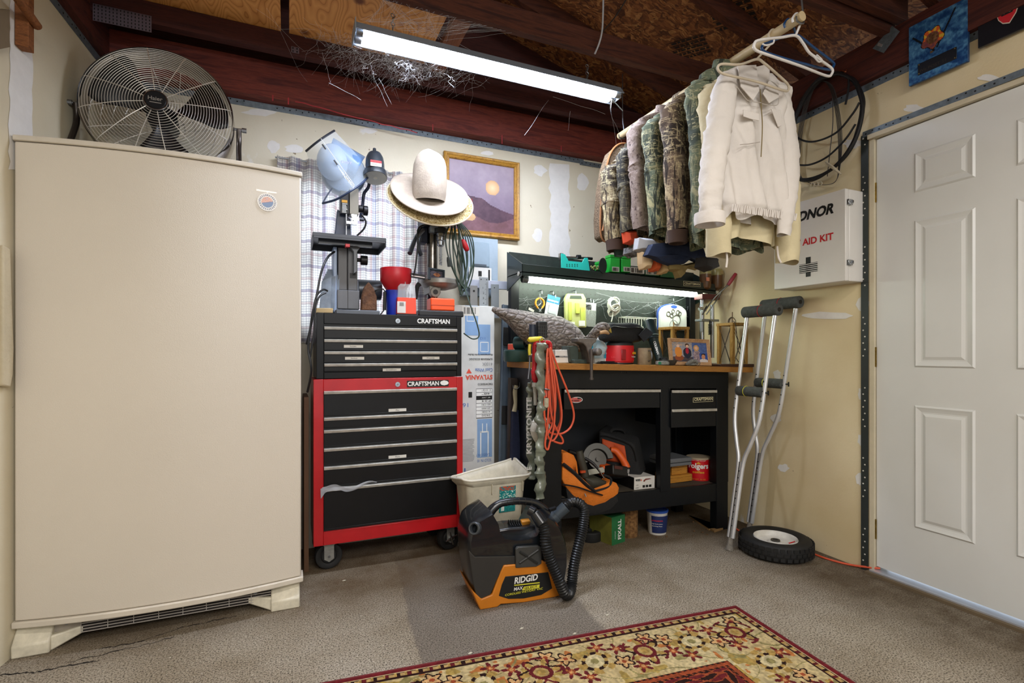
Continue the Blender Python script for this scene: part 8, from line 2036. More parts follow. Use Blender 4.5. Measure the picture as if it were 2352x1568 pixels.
# ================================================================ CLOTHES RAIL
XRD, ZRD = 1.603, 2.15
rod = thing('clothes_rail', 'cream painted clothes rail hung under the joists above the coats', 'clothes rail', (XRD, 1.7, ZRD))
m = MB(); m.cyl((XRD, 1.205, ZRD), (XRD, 2.26, ZRD), .0165, n=18); m.build('pole', mat('rail_cream', '#c8b48e', .5), rod)
m = MB()
for y in (1.80, 1.815, 1.83): m.torus((XRD, y, ZRD), .018, .0035, (0, 1, .1), n=18, m=6)
m.build('rope_wraps', mat('rope_white', '#bdb3a6', .8), rod)
for y in (1.215, 2.24):
    m = MB(); m.tube([(XRD-.018, y, ZRD), (XRD-.014, y, ZRD-.016), (XRD+.014, y, ZRD-.016), (XRD+.018, y, ZRD), (XRD+.006, y, ZRD+.1), (XRD+.005, y, 2.47)], .003, n=6, k=4); m.build('support_wire', STEEL, rod)
def camofn(base, dark, light, sc=7, reed=True):
    def f(nt, co, b):
        n = noise(nt, co, sc, 4, .6, 1.2)
        c = rampf(nt, n, [(.32, dark), (.47, base), (.6, base), (.72, light)])
        if reed:
            r1 = noise(nt, co, 16, 3, .6, 1.8, (2.2, 2.2, .35)); c = mixc(nt, rampf(nt, r1, [(.56, '#000000'), (.6, '#dddddd'), (.64, '#000000')]), c, light)
            r2 = noise(nt, co, 13, 3, .6, 2.4, (.5, .5, 1.6)); c = mixc(nt, rampf(nt, r2, [(.52, '#000000'), (.545, '#ffffff'), (.57, '#000000')]), c, light)
            r3 = noise(nt, co, 11, 2, .6, 1.5, (2, 2, .4)); c = mixc(nt, rampf(nt, r3, [(.38, '#ffffff'), (.42, '#000000')]), c, dark)
        bumpn(nt, b, noise(nt, co, 40, 3), .3); return c
    return f
CAMO = {
 'brown': custom('camo_brown', camofn('#6b5a4c', '#2f2622', '#c2b08c'), .85),
 'green': custom('camo_green', camofn('#5f6a58', '#2f362e', '#b9b38a'), .85),
 'tan': custom('camo_tan', camofn('#7b6b52', '#3b3228', '#cabd96'), .85),
 'sage': custom('camo_sage', camofn('#66705c', '#3a4238', '#a8a482'), .85),
 'bark': custom('camo_bark', camofn('#8a7a72', '#3e2c2a', '#b8a8a0', 55, False), .85),
 'dark': custom('camo_dark', camofn('#4a453c', '#23211e', '#8c8468'), .85)}
WCL = mat('white_cotton', '#d8d2cc', .9, dirt=.06, dscale=6, bump=.25, bscale=40)
CCL = mat('cream_cotton', '#cfc39f', .9, dirt=.12, dscale=8, bump=.25, bscale=40)
def wr(x, y, z, a=1):  # cloth wrinkle
    return a*(.010*math.sin(x*38+z*9+3*math.sin(z*7+y*3))+.007*math.sin(x*71-z*13)+.006*(noise2(x*22+y*5, z*16)-.5)*2)
def coat(name, label, cat, Y, hw, zs, zh, mt, thick=.055, cx=XRD, sleeves=True, zc=None, cuff=None, cuffm=None, collar=True, open_=False, flare=.02, group=None, sl_out=.02, slr=.058):
    """jacket on a hanger across the rail: zs shoulder height, zh hem height, zc cuff height"""
    t = thing(name, label, cat, (cx, Y, ZRD), group=group)
    m = MB(); ztop = zs+.055
    def w_at(z):
        if z > zs: return .055+(hw-.055)*max(0, (ztop-z)/(ztop-zs))**.7
        return hw*(.93+.07*min(1, (zs-z)/.1))+flare*((zs-z)/(zs-zh))
    def f(u, v):
        a = 2*PI*u; z = zh+(ztop-zh)*v; w = w_at(z); th = thick*(.55+.45*min(1, (ztop-z)/.12))
        ca, sa = math.cos(a), math.sin(a)
        x = w*math.copysign(abs(ca)**.7, ca); y = th*math.copysign(abs(sa)**.8, sa)
        y += wr(x+cx*3+Y, Y*7, z, 1.0)*(1-.5*v); x += .006*math.sin(z*31+Y*9)
        return V((cx+x, Y+y, z+.010*math.sin(a*5+Y*20)*(1-v)**6))
    m.grid(f, 72, 36, cu=True); m.build('body', mt, t, ang=75)
    if sleeves:
        zc = zc or zh
        for sg in (-1, 1):
            m = MB(); n = 18; P = spline([V((cx+sg*(hw-.045), Y, zs-.015)), V((cx+sg*(hw+.0), Y-.005, zs-.07)), V((cx+sg*(hw+sl_out*.6), Y-.03, zs-.22)), V((cx+sg*(hw+sl_out), Y-.04, (zs+zc)/2-.03)), V((cx+sg*(hw+sl_out*.7), Y-.05, zc))], 9); vs = []
            for i, p in enumerate(P):
                tt = i/(len(P)-1); r = slr*(.75 if tt < .05 else 1.0)*(1.08-.28*tt)
                for j in range(n):
                    a = 2*PI*j/n; k = 1+.05*math.sin(3*a+i*.35+Y*9)+.045*math.sin(i*1.9+2*a+sg)+.09*(noise2(i*.8+Y*5, a*1.6)-.5)*2+.05*math.sin(5*a)
                    vs.append(p+V((r*1.0*math.cos(a)*k, r*.85*math.sin(a)*k, .006*math.sin(2*a+i))))
            m.add(vs, [(i*n+j, i*n+(j+1) % n, (i+1)*n+(j+1) % n, (i+1)*n+j) for i in range(len(P)-1) for j in range(n)]+[tuple(range(n))[::-1]]); s_ = m.build('sleeve', mt, t, ang=75)
            if cuff:
                m = MB(); e = P[-1]; m.lathe([(slr*.80, -.002), (slr*.74, -.02), (slr*.7, -.05), (slr*.62, -.052), (slr*.6, -.01)], frame(e, RX, z=UPZ), n=20, caps=False); m.build('cuff', cuffm or mt, s_)
    if collar:
        m = MB(); m.grid(lambda u, v: V((cx+(.065-.012*v)*math.cos(2*PI*u), Y+(.045-.01*v)*math.sin(2*PI*u), ztop-.02+.055*v+.01*math.sin(2*PI*u))), 24, 3, cu=True); m.build('collar', mt, t, solid=.004)
    return t
MBR = mat('brown_rib_knit', '#4a3830', .9)
coat('camo_jacket', 'brown reed camouflage jacket with plain brown cuffs, just left of the tall green camouflage one', 'jacket', 1.66, .165, 2.04, 1.46, CAMO['brown'], cuff=True, cuffm=MBR, zc=1.49, slr=.052, cx=1.60)
coat('camo_jacket', 'grey-green marsh camouflage jacket with elastic cuff, third coat left of the white jacket', 'jacket', 1.775, .165, 2.02, 1.50, CAMO['green'], zc=1.515, slr=.056)
coat('camo_jacket', 'mottled purplish bark pattern coat between the marsh camouflage jacket and the dark camouflage shirt', 'coat', 1.89, .165, 2.05, 1.56, CAMO['bark'], zc=1.55, slr=.052)
coat('camo_shirt', 'dark narrow camouflage shirt squeezed left of the mottled bark coat', 'shirt', 1.99, .16, 1.98, 1.56, CAMO['dark'], zc=1.56, slr=.046)
coat('camo_jacket', 'tan reed camouflage jacket with brown cuff, the last coat before the back wall', 'jacket', 2.09, .165, 1.93, 1.50, CAMO['tan'], zc=1.54, cuff=True, cuffm=MBR, slr=.06)
coat('camo_jacket', 'sage green camouflage coat hanging highest, directly behind the white jacket', 'coat', 1.54, .15, 2.075, 1.42, CAMO['sage'], zc=1.46, slr=.05)
# cream jacket behind, white jacket in front
cj = coat('cream_jacket', 'cream cotton work jacket with long sleeves hanging behind the white one', 'jacket', 1.475, .165, 2.03, 1.43, CCL, thick=.05, zc=1.36, slr=.058, sl_out=.02, flare=.02, cx=1.63, collar=False)
wj = thing('white_jacket', 'white zip work jacket on a beige hanger, nearest of the coats to the door', 'jacket', (XRD, 1.41, ZRD))
YJ = 1.40; cxj = 1.60
m = MB(); zs, zh = 2.03, 1.50
def wf(u, v):
    a = 2*PI*u; z = zh+(zs+.03-zh)*v
    w = (.195+.0*v) if z < zs-.02 else .195-(z-zs+.02)/.05*.10
    w *= (.90+.10*math.sin(PI*min(1, v*1.1)))
    if v < .07: w *= .93
    ca, sa = math.cos(a), math.sin(a)
    th = .05*(.6+.4*(1-v))*(.55 if v < .05 else 1)
    x = w*math.copysign(abs(ca)**.75, ca); y = th*math.copysign(abs(sa)**.8, sa)
    y += .012*math.sin(x*42+1.7*math.sin(z*8))*(1-.6*v)+.007*math.sin(x*95+z*20)+.014*(noise2(x*26+z*9, z*18)-.5)+.008*math.sin((x+z)*60)*v
    return V((cxj+x, YJ+y, z+(.012*math.sin(a*7) if v < .04 else 0)))
m.grid(wf, 96, 48, cu=True); m.build('body', WCL, wj, ang=75)
m = MB()  # elastic hem folds
for i in range(34):
    x = -.16+.32*i/33; m.tube([V((cxj+x, YJ-.046-.002*math.sin(i*2), zh+.004)), V((cxj+x+.002*math.sin(i), YJ-.05, zh+.03))], .0035, n=5, k=1)
m.build('gathered_hem', WCL, wj)
def psleeve(pts, radii, mt, par, n=18, wrk=.10, name='sleeve', seed=0):
    P = spline([V(p) for p in pts], 9); m = MB(); vs = []
    for i, p in enumerate(P):
        tt = i/(len(P)-1)*(len(radii)-1); j0 = min(int(tt), len(radii)-2); r = radii[j0]*(1-tt+j0)+radii[j0+1]*(tt-j0)
        for j in range(n):
            a = 2*PI*j/n; k = 1+wrk*.6*math.sin(3*a+i*.22+seed)+wrk*.6*math.sin(i*1.7+a*2)+wrk*1.6*(noise2(i*.8+seed, a*1.5)-.5)*2+wrk*.5*math.sin(5*a+seed)
            vs.append(p+V((r*math.cos(a)*k, r*.7*math.sin(a)*k, .004*math.sin(2*a+i))))
    m.add(vs, [(i*n+j, i*n+(j+1) % n, (i+1)*n+(j+1) % n, (i+1)*n+j) for i in range(len(P)-1) for j in range(n)]); return m.build(name, mt, par, ang=75), P
Jp = lambda px, py, Y=1.38: Q(px, py, Y)
s1, P1_ = psleeve([Jp(1672, 178), Jp(1662, 215, 1.37), Jp(1652, 290, 1.35), Jp(1640, 370, 1.34), Jp(1633, 440, 1.33), Jp(1630, 497, 1.33)], [.036, .050, .052, .050, .046, .040], WCL, wj, seed=1, wrk=.06)
m = MB(); e = P1_[-1]; m.lathe([(.050, .01), (.052, -.01), (.05, -.03), (.044, -.03), (.042, .01)], frame(e, RX, z=UPZ), n=20, caps=False); m.build('cuff', WCL, s1)
s2, P2_ = psleeve([Jp(1790, 205, 1.39), Jp(1800, 260, 1.39), Jp(1812, 340, 1.38), Jp(1813, 420, 1.37), Jp(1806, 490, 1.36), Jp(1800, 540, 1.36)], [.036, .042, .042, .038, .034, .028], WCL, wj, seed=4, wrk=.06)
m = MB(); m.tube([Jp(1746, 205, 1.345), Jp(1748, 240, 1.34), Jp(1751, 290, 1.335), Jp(1748, 360, 1.33)], .002, n=6, k=4); m.build('zip', mat('zip_brass', '#8a7a52', .5, metal=.4), wj)
# collar flaps standing open
for pts in ([Jp(1692, 152, 1.37), Jp(1735, 150, 1.37), Jp(1742, 210, 1.335), Jp(1728, 232, 1.335), Jp(1700, 200, 1.34)], [Jp(1750, 215, 1.335), Jp(1765, 185, 1.36), Jp(1785, 195, 1.37), Jp(1787, 225, 1.345), Jp(1765, 238, 1.335)]):
    m = MB(); m.quadp(pts, .005, (0, -1, 0)); m.build('collar_flap', WCL, wj, bevel=.002)
for pts in ([Jp(1706, 252, 1.345), Jp(1742, 262, 1.34), Jp(1742, 278, 1.338), Jp(1724, 274, 1.338), Jp(1706, 268, 1.342)], [Jp(1770, 250, 1.345), Jp(1792, 254, 1.35), Jp(1793, 290, 1.348), Jp(1786, 292, 1.346)]):
    m = MB(); m.quadp(pts, .004, (0, -1, 0)); m.build('pocket_flap', WCL, wj, bevel=.0015)
m = MB()
for pts in ([(1690, 195), (1712, 225), (1722, 232), (1748, 236)], [(1750, 238), (1770, 242), (1786, 240), (1790, 225)], [(1700, 332), (1722, 330), (1745, 326)]): m.tube([Jp(*p, 1.337) for p in pts], .0016, n=5, k=4)
m.build('seams', mat('seam_grey', '#b4aca4', .9), wj)
for pts in ([Jp(1668, 575, 1.40), Jp(1670, 595, 1.40), Jp(1668, 614, 1.40)], [Jp(1785, 565, 1.42), Jp(1788, 590, 1.42), Jp(1794, 603, 1.42)]):
    m = MB(); m.tube(pts, .0035, n=8, flat=.5); m.build('drawstring', WCL, cj)
# hangers ------------------------------------------------------------
def hanger(px, Ya, Yb, mt, label, r=.0045, notch=False, X0=None):
    """px: dict of pixel points; Ya left depth, Yb right depth"""
    t = thing('clothes_hanger', label, 'hanger', (XRD, (Ya+Yb)/2, ZRD))
    xs = [p[0] for p in px['loop']]; a, b2 = min(xs), max(xs)
    yy = lambda x: Ya+(Yb-Ya)*(x-a)/(b2-a)
    m = MB(); m.tube([Q(x, y, yy(x)) for x, y in px['loop']], r, n=10, k=5, closed=True); m.build('shoulder_loop', mt, t)
    hx, hy = px['neck']; n_ = Q(hx, hy, yy(hx)); m = MB()
    top = V((XRD, n_.y, ZRD+.0165+r))
    m.tube([n_, n_.lerp(top, .5)+V((.012, 0, -.01)), V((XRD+.021, n_.y, ZRD+.004)), top, V((XRD-.021, n_.y, ZRD)), V((XRD-.018, n_.y, ZRD-.014))], r*.85, n=8, k=6); m.build('hook', mt, t)
    if 'notch' in px:
        for L in px['notch']: mm = MB(); mm.tube([Q(x, y, yy(x)-.002) for x, y in L], r*.6, n=6, k=4); mm.build('strap_notch', mt, t)
    return t
hanger({'loop': [(1828, 82), (1795, 86), (1745, 92), (1733, 100), (1736, 115), (1770, 128), (1840, 152), (1898, 174), (1910, 170), (1911, 158), (1890, 142), (1860, 122), (1845, 100)], 'neck': (1827, 82), 'notch': [[(1752, 101), (1760, 104), (1775, 100), (1778, 92)], [(1868, 128), (1880, 142), (1888, 138), (1876, 126)]]}, 1.20, 1.25, mat('hanger_white', '#d9d6d4', .35), 'empty white plastic hanger at the door end of the rail')
hanger({'loop': [(1827, 80), (1800, 84), (1765, 98), (1752, 104), (1755, 118), (1800, 134), (1860, 150), (1905, 160), (1914, 152), (1912, 142), (1870, 110), (1843, 88)], 'neck': (1828, 78)}, 1.235, 1.285, mat('hanger_blue', '#16406e', .35), 'empty dark blue plastic hanger behind the white one', .0045)
hanger({'loop': [(1738, 136), (1700, 148), (1660, 147), (1649, 153), (1652, 164), (1670, 172), (1740, 188), (1800, 208), (1811, 205), (1808, 192), (1780, 166), (1755, 145)], 'neck': (1738, 136)}, 1.318, 1.325, mat('hanger_beige', '#c9bda8', .4), 'beige plastic hanger holding the white jacket')
# hanging odds and ends below the coats -------------------------------
def drape(name, label, cat, pts, Y, mt, th=.03, push=.015, group=None):
    t = None; m = MB(); n = len(pts); A = [Q(p[0], p[1], Y) for p in pts]; c = V((0, 0, 0))
    for p in A: c += p/n
    r1 = [p+V((0, .006*math.sin(i*1.9), 0)) for i, p in enumerate(A)]; mid = [p.lerp(c, .4)+V((0, -push*(1+.5*math.sin(i*2.3)), 0)) for i, p in enumerate(A)]; bk = [p+V((0, th, 0)) for p in A]
    vs = r1+mid+bk+[c+V((0, -push, 0))]
    m.add(vs, [(i, (i+1) % n, n+(i+1) % n, n+i) for i in range(n)]+[(n+i, n+(i+1) % n, 3*n) for i in range(n)]+[((i+1) % n, i, 2*n+i, 2*n+(i+1) % n) for i in range(n)]+[tuple(range(2*n, 3*n))])
    return tag(m.build(name, mt, bevel=.002, ang=45), label, cat, group)
DEN = mat('denim_navy', '#1f2c4a', .9, dirt=.3, dscale=14, bump=.3); KHK = mat('khaki_cloth', '#b79a6c', .9, dirt=.2); ORC = mat('rust_cloth', '#c4582c', .9)
drape('blue_jeans', 'dark blue denim trousers folded below the brown camouflage jacket', 'trousers', [(1500, 560), (1560, 552), (1612, 560), (1622, 592), (1608, 600), (1590, 592), (1570, 606), (1545, 607), (1520, 598), (1505, 590), (1488, 585)], 1.70, DEN)
drape('pale_trousers', 'pale grey-white cloth hanging below the marsh camouflage jacket', 'cloth', [(1468, 545), (1500, 548), (1515, 560), (1512, 582), (1490, 577), (1464, 572)], 1.77, mat('pale_cloth', '#b9bcc4', .9))
drape('khaki_trousers', 'folded khaki trouser leg hanging lowest at the left, above the green boxes', 'trousers', [(1474, 578), (1496, 580), (1500, 600), (1494, 616), (1478, 617), (1475, 605)], 1.76, mat('sand_cloth', '#cfb48c', .9))
drape('rust_trousers', 'rust orange cloth folded beside the khaki trouser leg', 'cloth', [(1497, 588), (1517, 590), (1520, 606), (1512, 622), (1500, 621)], 1.76, ORC)
drape('brown_trousers', 'tan folded trousers hanging between the rust cloth and the cargo trousers', 'trousers', [(1520, 596), (1538, 600), (1537, 620), (1530, 628), (1519, 628), (1522, 610)], 1.75, KHK)
drape('cargo_trousers', 'crumpled olive-tan trousers with a pale edge hanging right of the tan ones', 'trousers', [(1538, 604), (1570, 608), (1606, 600), (1608, 618), (1585, 612), (1572, 625), (1562, 638), (1556, 622), (1540, 618)], 1.72, mat('olive_tan_cloth', '#8e7f54', .9, dirt=.3))
drape('knit_beanie', 'dark knitted beanie hanging below the sage camouflage coat', 'beanie', [(1612, 590), (1650, 592), (1652, 612), (1630, 622), (1608, 612)], 1.56, mat('charcoal_knit', '#2b2a2a', .9))
drape('orange_hood', 'blaze orange hunting cap hanging under the mottled coat', 'cap', [(1437, 532), (1460, 528), (1466, 545), (1458, 560), (1440, 556)], 1.93, mat('blaze_orange', '#dd5230', .8))
drape('patterned_beanie', 'grey and black patterned beanie below the blaze orange one', 'beanie', [(1442, 568), (1468, 566), (1472, 586), (1452, 590), (1440, 582)], 1.95, custom('grey_pattern', camofn('#6a6a6c', '#1e1e20', '#b8b8bc', 40, False), .8))
drape('green_net_bag', 'dark green netting hanging between the tan camouflage jacket and the caps', 'netting', [(1420, 470), (1438, 480), (1440, 560), (1436, 588), (1420, 586), (1416, 540)], 2.03, mat('net_green', '#2b4038', .9, dirt=.5, dscale=80))
drape('dark_jacket_hem', 'dark glossy raincoat showing below the cream jacket', 'raincoat', [(1690, 552), (1740, 556), (1752, 566), (1720, 570), (1700, 566)], 1.53, mat('dark_nylon', '#22241f', .35))
gcz = thing('soft_gun_case', 'brown tweed soft case with tan edging hanging at the back wall end of the rail', 'case', tuple(Q(1405, 440, 2.2)))
TWD = custom('brown_tweed', lambda nt, co, b: rampf(nt, noise(nt, co, 150, 2), [(.35, '#4a3c2c'), (.65, '#85705a')]), .9)
m = MB(); pts = [(1376, 545), (1374, 500), (1380, 430), (1388, 385), (1400, 350), (1420, 333), (1440, 340), (1446, 380), (1436, 430), (1420, 470), (1400, 520), (1388, 555)]
m.prism([(Q(p[0], p[1], 2.22).x, Q(p[0], p[1], 2.22).z) for p in pts][::-1], 2.20, 2.27, YX); m.build('case_body', TWD, gcz, bevel=.008)
m = MB(); m.tube([Q(p[0], p[1], 2.22)+V((0, -.02, 0)) for p in pts], .005, n=6, k=4, closed=True); m.tube([Q(1400, 385, 2.18), Q(1408, 430, 2.18), Q(1395, 480, 2.18), Q(1384, 530, 2.18)], .005, n=6); m.build('edge_binding', mat('tan_binding', '#a06c42', .7), gcz)
m = MB(); m.tube([Q(1412, 400, 2.17), Q(1425, 370, 2.17), Q(1436, 362, 2.17), Q(1434, 400, 2.17), Q(1420, 420, 2.17)], .008, n=8, k=6, flat=.35, closed=True); m.build('carry_strap', TWD, gcz)
# ================================================================ FIRST AID KIT
fk = thing('first_aid_box', 'white metal first aid box with black and red lettering on the right wall', 'first aid box', (2.385, 1.72, 1.33))
FAW = mat('first_aid_white', '#dedbd6', .3, dirt=.04)
MB().box(2.345, xr(1.9)-.002, 1.53, 1.905, 1.332, 1.752).build('box_body', FAW, fk, bevel=.004)
fd = MB().box(2.318, 2.343, 1.53, 1.905, 1.332, 1.752).build('box_door', FAW, fk, bevel=.004)
ly = V((0, -1, 0)); XF = 2.3175
text('RADNOR', (XF, 1.842, 1.652), ly, UPZ, .05, KINK, fd, width=.257, bold=.045, shear=.25)
text('FIRST AID KIT', (XF, 1.858, 1.530), ly, UPZ, .034, RINK, fd, width=.272, bold=.03)
m = MB(); m.box(XF-.0005, XF+.001, 1.700, 1.725, 1.375, 1.47); m.box(XF-.0005, XF+.001, 1.665, 1.760, 1.395, 1.44); f = m.build('cross', KINK, fd)
m = MB()
for i in range(5): m.box(XF-.0012, XF-.0004, 1.658, 1.767, 1.398+.009*i, 1.4015+.009*i)
m.build('cross_lines', FAW, f)
for z in (1.69, 1.415):
    m = MB(); m.box(2.325, 2.355, 1.520, 1.530, z-.012, z+.012); m.tube([(2.33, 1.518, z-.008), (2.345, 1.514, z-.006), (2.352, 1.518, z+.008)], .003, n=6); m.build('latch', CHR, fk, bevel=.001)
# ================================================================ CABLE COILS
def R_(px, py, X=2.40): return QX(px, py, X)
cb = thing('black_cable_coil', 'thick coil of black cable hung on a hook above the first aid box', 'cable coil', tuple(R_(1935, 168)))
m = MB(); random.seed(21)
base = [(1932, 170), (1962, 185), (1978, 220), (1980, 260), (1968, 310), (1944, 355), (1905, 392), (1860, 412), (1825, 405), (1812, 360), (1818, 300), (1840, 240), (1875, 190), (1908, 172)]
for i in range(11):
    o = [(x+random.uniform(-2, 2)+(i-5)*1.3*math.cos(k*.45), y+(i-5)*1.8*math.sin(k*.45)+random.uniform(-2, 2)) for k, (x, y) in enumerate(base)]
    m.tube([R_(x, y, 2.405-.006*(i % 4)) for x, y in o], .0062, n=7, k=6, closed=True)
m.tube([R_(*p, 2.385) for p in ((1820, 292), (1835, 318), (1870, 325), (1920, 305), (1958, 262), (1974, 235))], .0048, n=7, k=8)
m.tube([R_(*p, 2.388) for p in ((1826, 378), (1860, 378), (1900, 360), (1940, 322), (1965, 285))], .0048, n=7, k=8)
m.tube([R_(*p, 2.388) for p in ((1950, 180), (1948, 210), (1942, 240))], .0048, n=7, k=5)
m.build('loops', CAB, cb)
m = MB(); m.tube([R_(1928, 176, 2.40), R_(1924, 168, 2.40), R_(1932, 162, 2.40), R_(1942, 165, 2.40), R_(1944, 158, 2.43)], .0035, n=8); m.build('copper_hook', mat('copper', '#a0583a', .35, metal=.7), cb)
m = MB()
for i in range(3): m.tube([R_(1897+i*3, 372+i*4, 2.375), R_(1912+i*3, 382+i*4, 2.37), R_(1928+i*2, 396+i*2, 2.375)], .0045, n=6)
for i in range(3): m.torus(R_(1866+9*i, 424-1*i, 2.38), .009, .0025, (1, 0, 0), n=14, m=5)
m.build('pale_ties', mat('tie_cream', '#b9ae96', .7), cb)
gw = thing('grey_wire_coil', 'thin grey wire coil in tall narrow loops beside the black cable', 'wire coil', tuple(R_(1890, 190, 2.41)))
m = MB()
for i in range(5):
    d = i*2.2; m.tube([R_(x, y, 2.418-.004*i) for x, y in ((1888+d*.3, 186), (1905+d, 200), (1918+d, 250), (1925+d, 310), (1926+d*.6, 370), (1922, 412), (1900, 424), (1860, 420), (1838-d, 400), (1838-d, 350), (1845-d, 290), (1858-d, 235), (1872, 200))], .0016, n=5, k=6, closed=True)
m.tube([R_(x, y, 2.40) for x, y in ((1912, 225), (1913, 280), (1906, 350), (1900, 405))], .002, n=5, k=5)
m.build('loops', mat('grey_wire', '#4d4a48', .5, metal=.4), gw)
# ================================================================ PLAQUES
def rwframe(y, z, off): return V((xr(y)-off, y, z))
pl1 = thing('blue_plaque', 'blue marbled plaque with an orange emblem over a dark name plate, above the door hinge', 'plaque', (2.40, 1.21, 2.13))
yA, yB, zA, zB, XPL = 1.318, 1.113, 2.130, 2.378, 2.405
MB().box(XPL, XPL+.014, yB, yA, zA, zB).build('board', mat('plaque_edge', '#1c3e66', .4), pl1, bevel=.002)
def blue(u, v):
    n = .5*noise2(u*9+3*noise2(v*6, 2), v*12, 1)+.3*noise2(u*22, v*26, 4)+.2*noise2(u*50, v*50, 8)
    c = lerpc(HX('#153a6c'), HX('#5d93bb'), max(0, min(1, (n-.25)*1.9)))
    dx, dy = u-.42, v-.63; r = math.hypot(dx*1.0, dy*1.15); a = math.atan2(dy, dx)
    R = .19+.025*math.cos(5*a+1.2)
    if r < R:
        if r > R-.012: return HX('#15100e')
        if r > .12 and a > -.6: return HX('#d8622c') if math.sin(9*a) > -.2 else HX('#d9b23e')
        if r < .10: return lerpc(HX('#4a2c1e'), HX('#8c6a4a'), noise2(u*40, v*40))
        return lerpc(HX('#a85c34'), HX('#6b3c50'), noise2(u*30, v*30, 3))
    # crossed dark lances
    for (x0, y0, x1, y1) in ((.80, .93, .5, .45), (.08, .78, .45, .42)):
        t = max(0, min(1, ((u-x0)*(x1-x0)+(v-y0)*(y1-y0))/((x1-x0)**2+(y1-y0)**2)))
        if math.hypot(u-x0-t*(x1-x0), v-y0-t*(y1-y0)) < .016: return HX('#16191f')
    if math.hypot(u-.41, (v-.41)*1.2) < .03: return HX('#5c4a34')
    return c
picture('face', blue, V((XPL-.0008, yA, zA)), ly, UPZ, yA-yB, zB-zA, 84, 100, pl1, vcmat('plaque_print', .35))
m = MB(); m.box(XPL-.004, XPL-.001, yA-.17, yA-.035, zA+.028, zA+.075); np_ = m.build('name_plate', mat('plate_dark', '#14171f', .35), pl1, bevel=.0008)
text('IVe POST 51', (XPL-.0045, yA-.045, zA+.036), ly, UPZ, .011, mat('plate_bronze', '#4b4238', .4, metal=.4), np_, width=.09)
m = MB()
for y, z in ((yA-.04, zA+.033), (yA-.165, zA+.033), (yA-.04, zA+.07), (yA-.165, zA+.07)): m.cyl((XPL-.006, y, z), (XPL-.003, y, z), .002, n=8)
m.build('pins', mat('pin_gold', '#c9a860', .3, metal=.8), np_)
pl2 = thing('black_plaque', 'black plaque with a red arrowhead emblem at the top right corner above the door', 'plaque', (2.40, .95, 2.16))
yA, yB, zA, zB = 1.083, .80, 2.163, 2.46
MB().box(XPL+.002, XPL+.016, yB, yA, zA, zB).build('board', mat('plaque_black', '#16171d', .3, dirt=.4, dscale=12), pl2, bevel=.002)
c = QX(2313, 25, XPL); sc2 = 1/ (1176.6/(XPL/1.29))
m = MB(); pr = [(-.034, .018), (-.03, .034), (-.018, .033), (-.012, .044), (.0, .048), (.012, .044), (.018, .040), (.034, .046), (.036, .02), (.024, -.02), (.006, -.046), (-.012, -.038), (-.024, -.02)]
def emb(k, e): return [(x*k, y*k) for x, y in pr]
Mx = frame(V((XPL+.002, c.y, c.z)), ly, z=(-1, 0, 0)); m.prism(emb(1.06, 0), 0, .0012, Mx); e1 = m.build('emblem_edge', mat('emblem_cream', '#d8c8b8', .5), pl2)
m = MB(); m.prism(emb(.97, 0), .0012, .002, Mx); e2 = m.build('emblem', mat('emblem_red', '#c9252f', .45), pl2)
m = MB(); m.prism([(-.016, -.012), (.016, -.012), (.018, .008), (-.018, .008)], .002, .0024, Mx); m.build('emblem_centre', KINK, e2); text('91', Mx @ V((-.013, -.008, .0026)), ly, UPZ, .014, mat('emblem_cream'), e2, width=.024, bold=.04)
text('BATTALION', Mx @ V((-.022, .018, .0024)), V((0, -1, .15)), UPZ, .007, mat('emblem_cream'), e2, width=.046)
# ================================================================ SMALL THINGS
# wooden bracket with dowel on the left wall
wbk2 = thing('wooden_bracket', 'wooden bracket with a dowel through it, high on the left wall', 'bracket', tuple(QL(38, 60)))
c = QL(40, 68); BWD = custom('bracket_pine', woodfn('#9a6034', '#6d3f20', 6, (3, 3, 12)), .7)
m = MB(); m.box(c.x, c.x+.036, c.y-.02, c.y+.022, QL(38, 108).z, QL(38, -40).z); m.build('block', BWD, wbk2, bevel=.002)
m = MB(); p = V((c.x+.045, c.y, QL(38, 36).z)); m.cyl(p+V((.0, -.16, -.0)), p+V((0, .018, -.01)), .014, n=14); m.build('dowel', custom('bracket_pine', None, .7) if False else MATS['bracket_pine'], wbk2)
m = MB(); a, b2 = QL(0, 60), QL(4, 108); m.quadp([QL(-25, 112), QL(5, 106), QL(5, 20), QL(-25, 20)], .02, (1, -.15, 0)); tag(m.build('wood_batten', mat('batten', '#7a6a52', .8)), 'edge of a wooden batten at the far left of the photo on the left wall', 'batten')
# wire and string from the roof
m = MB(); m.tube([Q(1386, -30, 1.95), Q(1385, 30, 1.95), Q(1383, 70, 1.96), Q(1376, 100, 1.99), Q(1366, 124, 2.02)], .004, n=8, k=6); tag(m.build('roof_wire', mat('white_wire_coat', '#b8bcc4', .5)), 'white wire hanging from the roof and stapled to the joist right of the lamp', 'wire')
m = MB(); m.tube([Q(1450, -20, 1.7), Q(1412, 40, 1.85), Q(1386, 70, 1.96)], .0025, n=6, k=3); tag(m.build('dark_string', KINK), 'thin dark string running from the roof to the white wire', 'string')
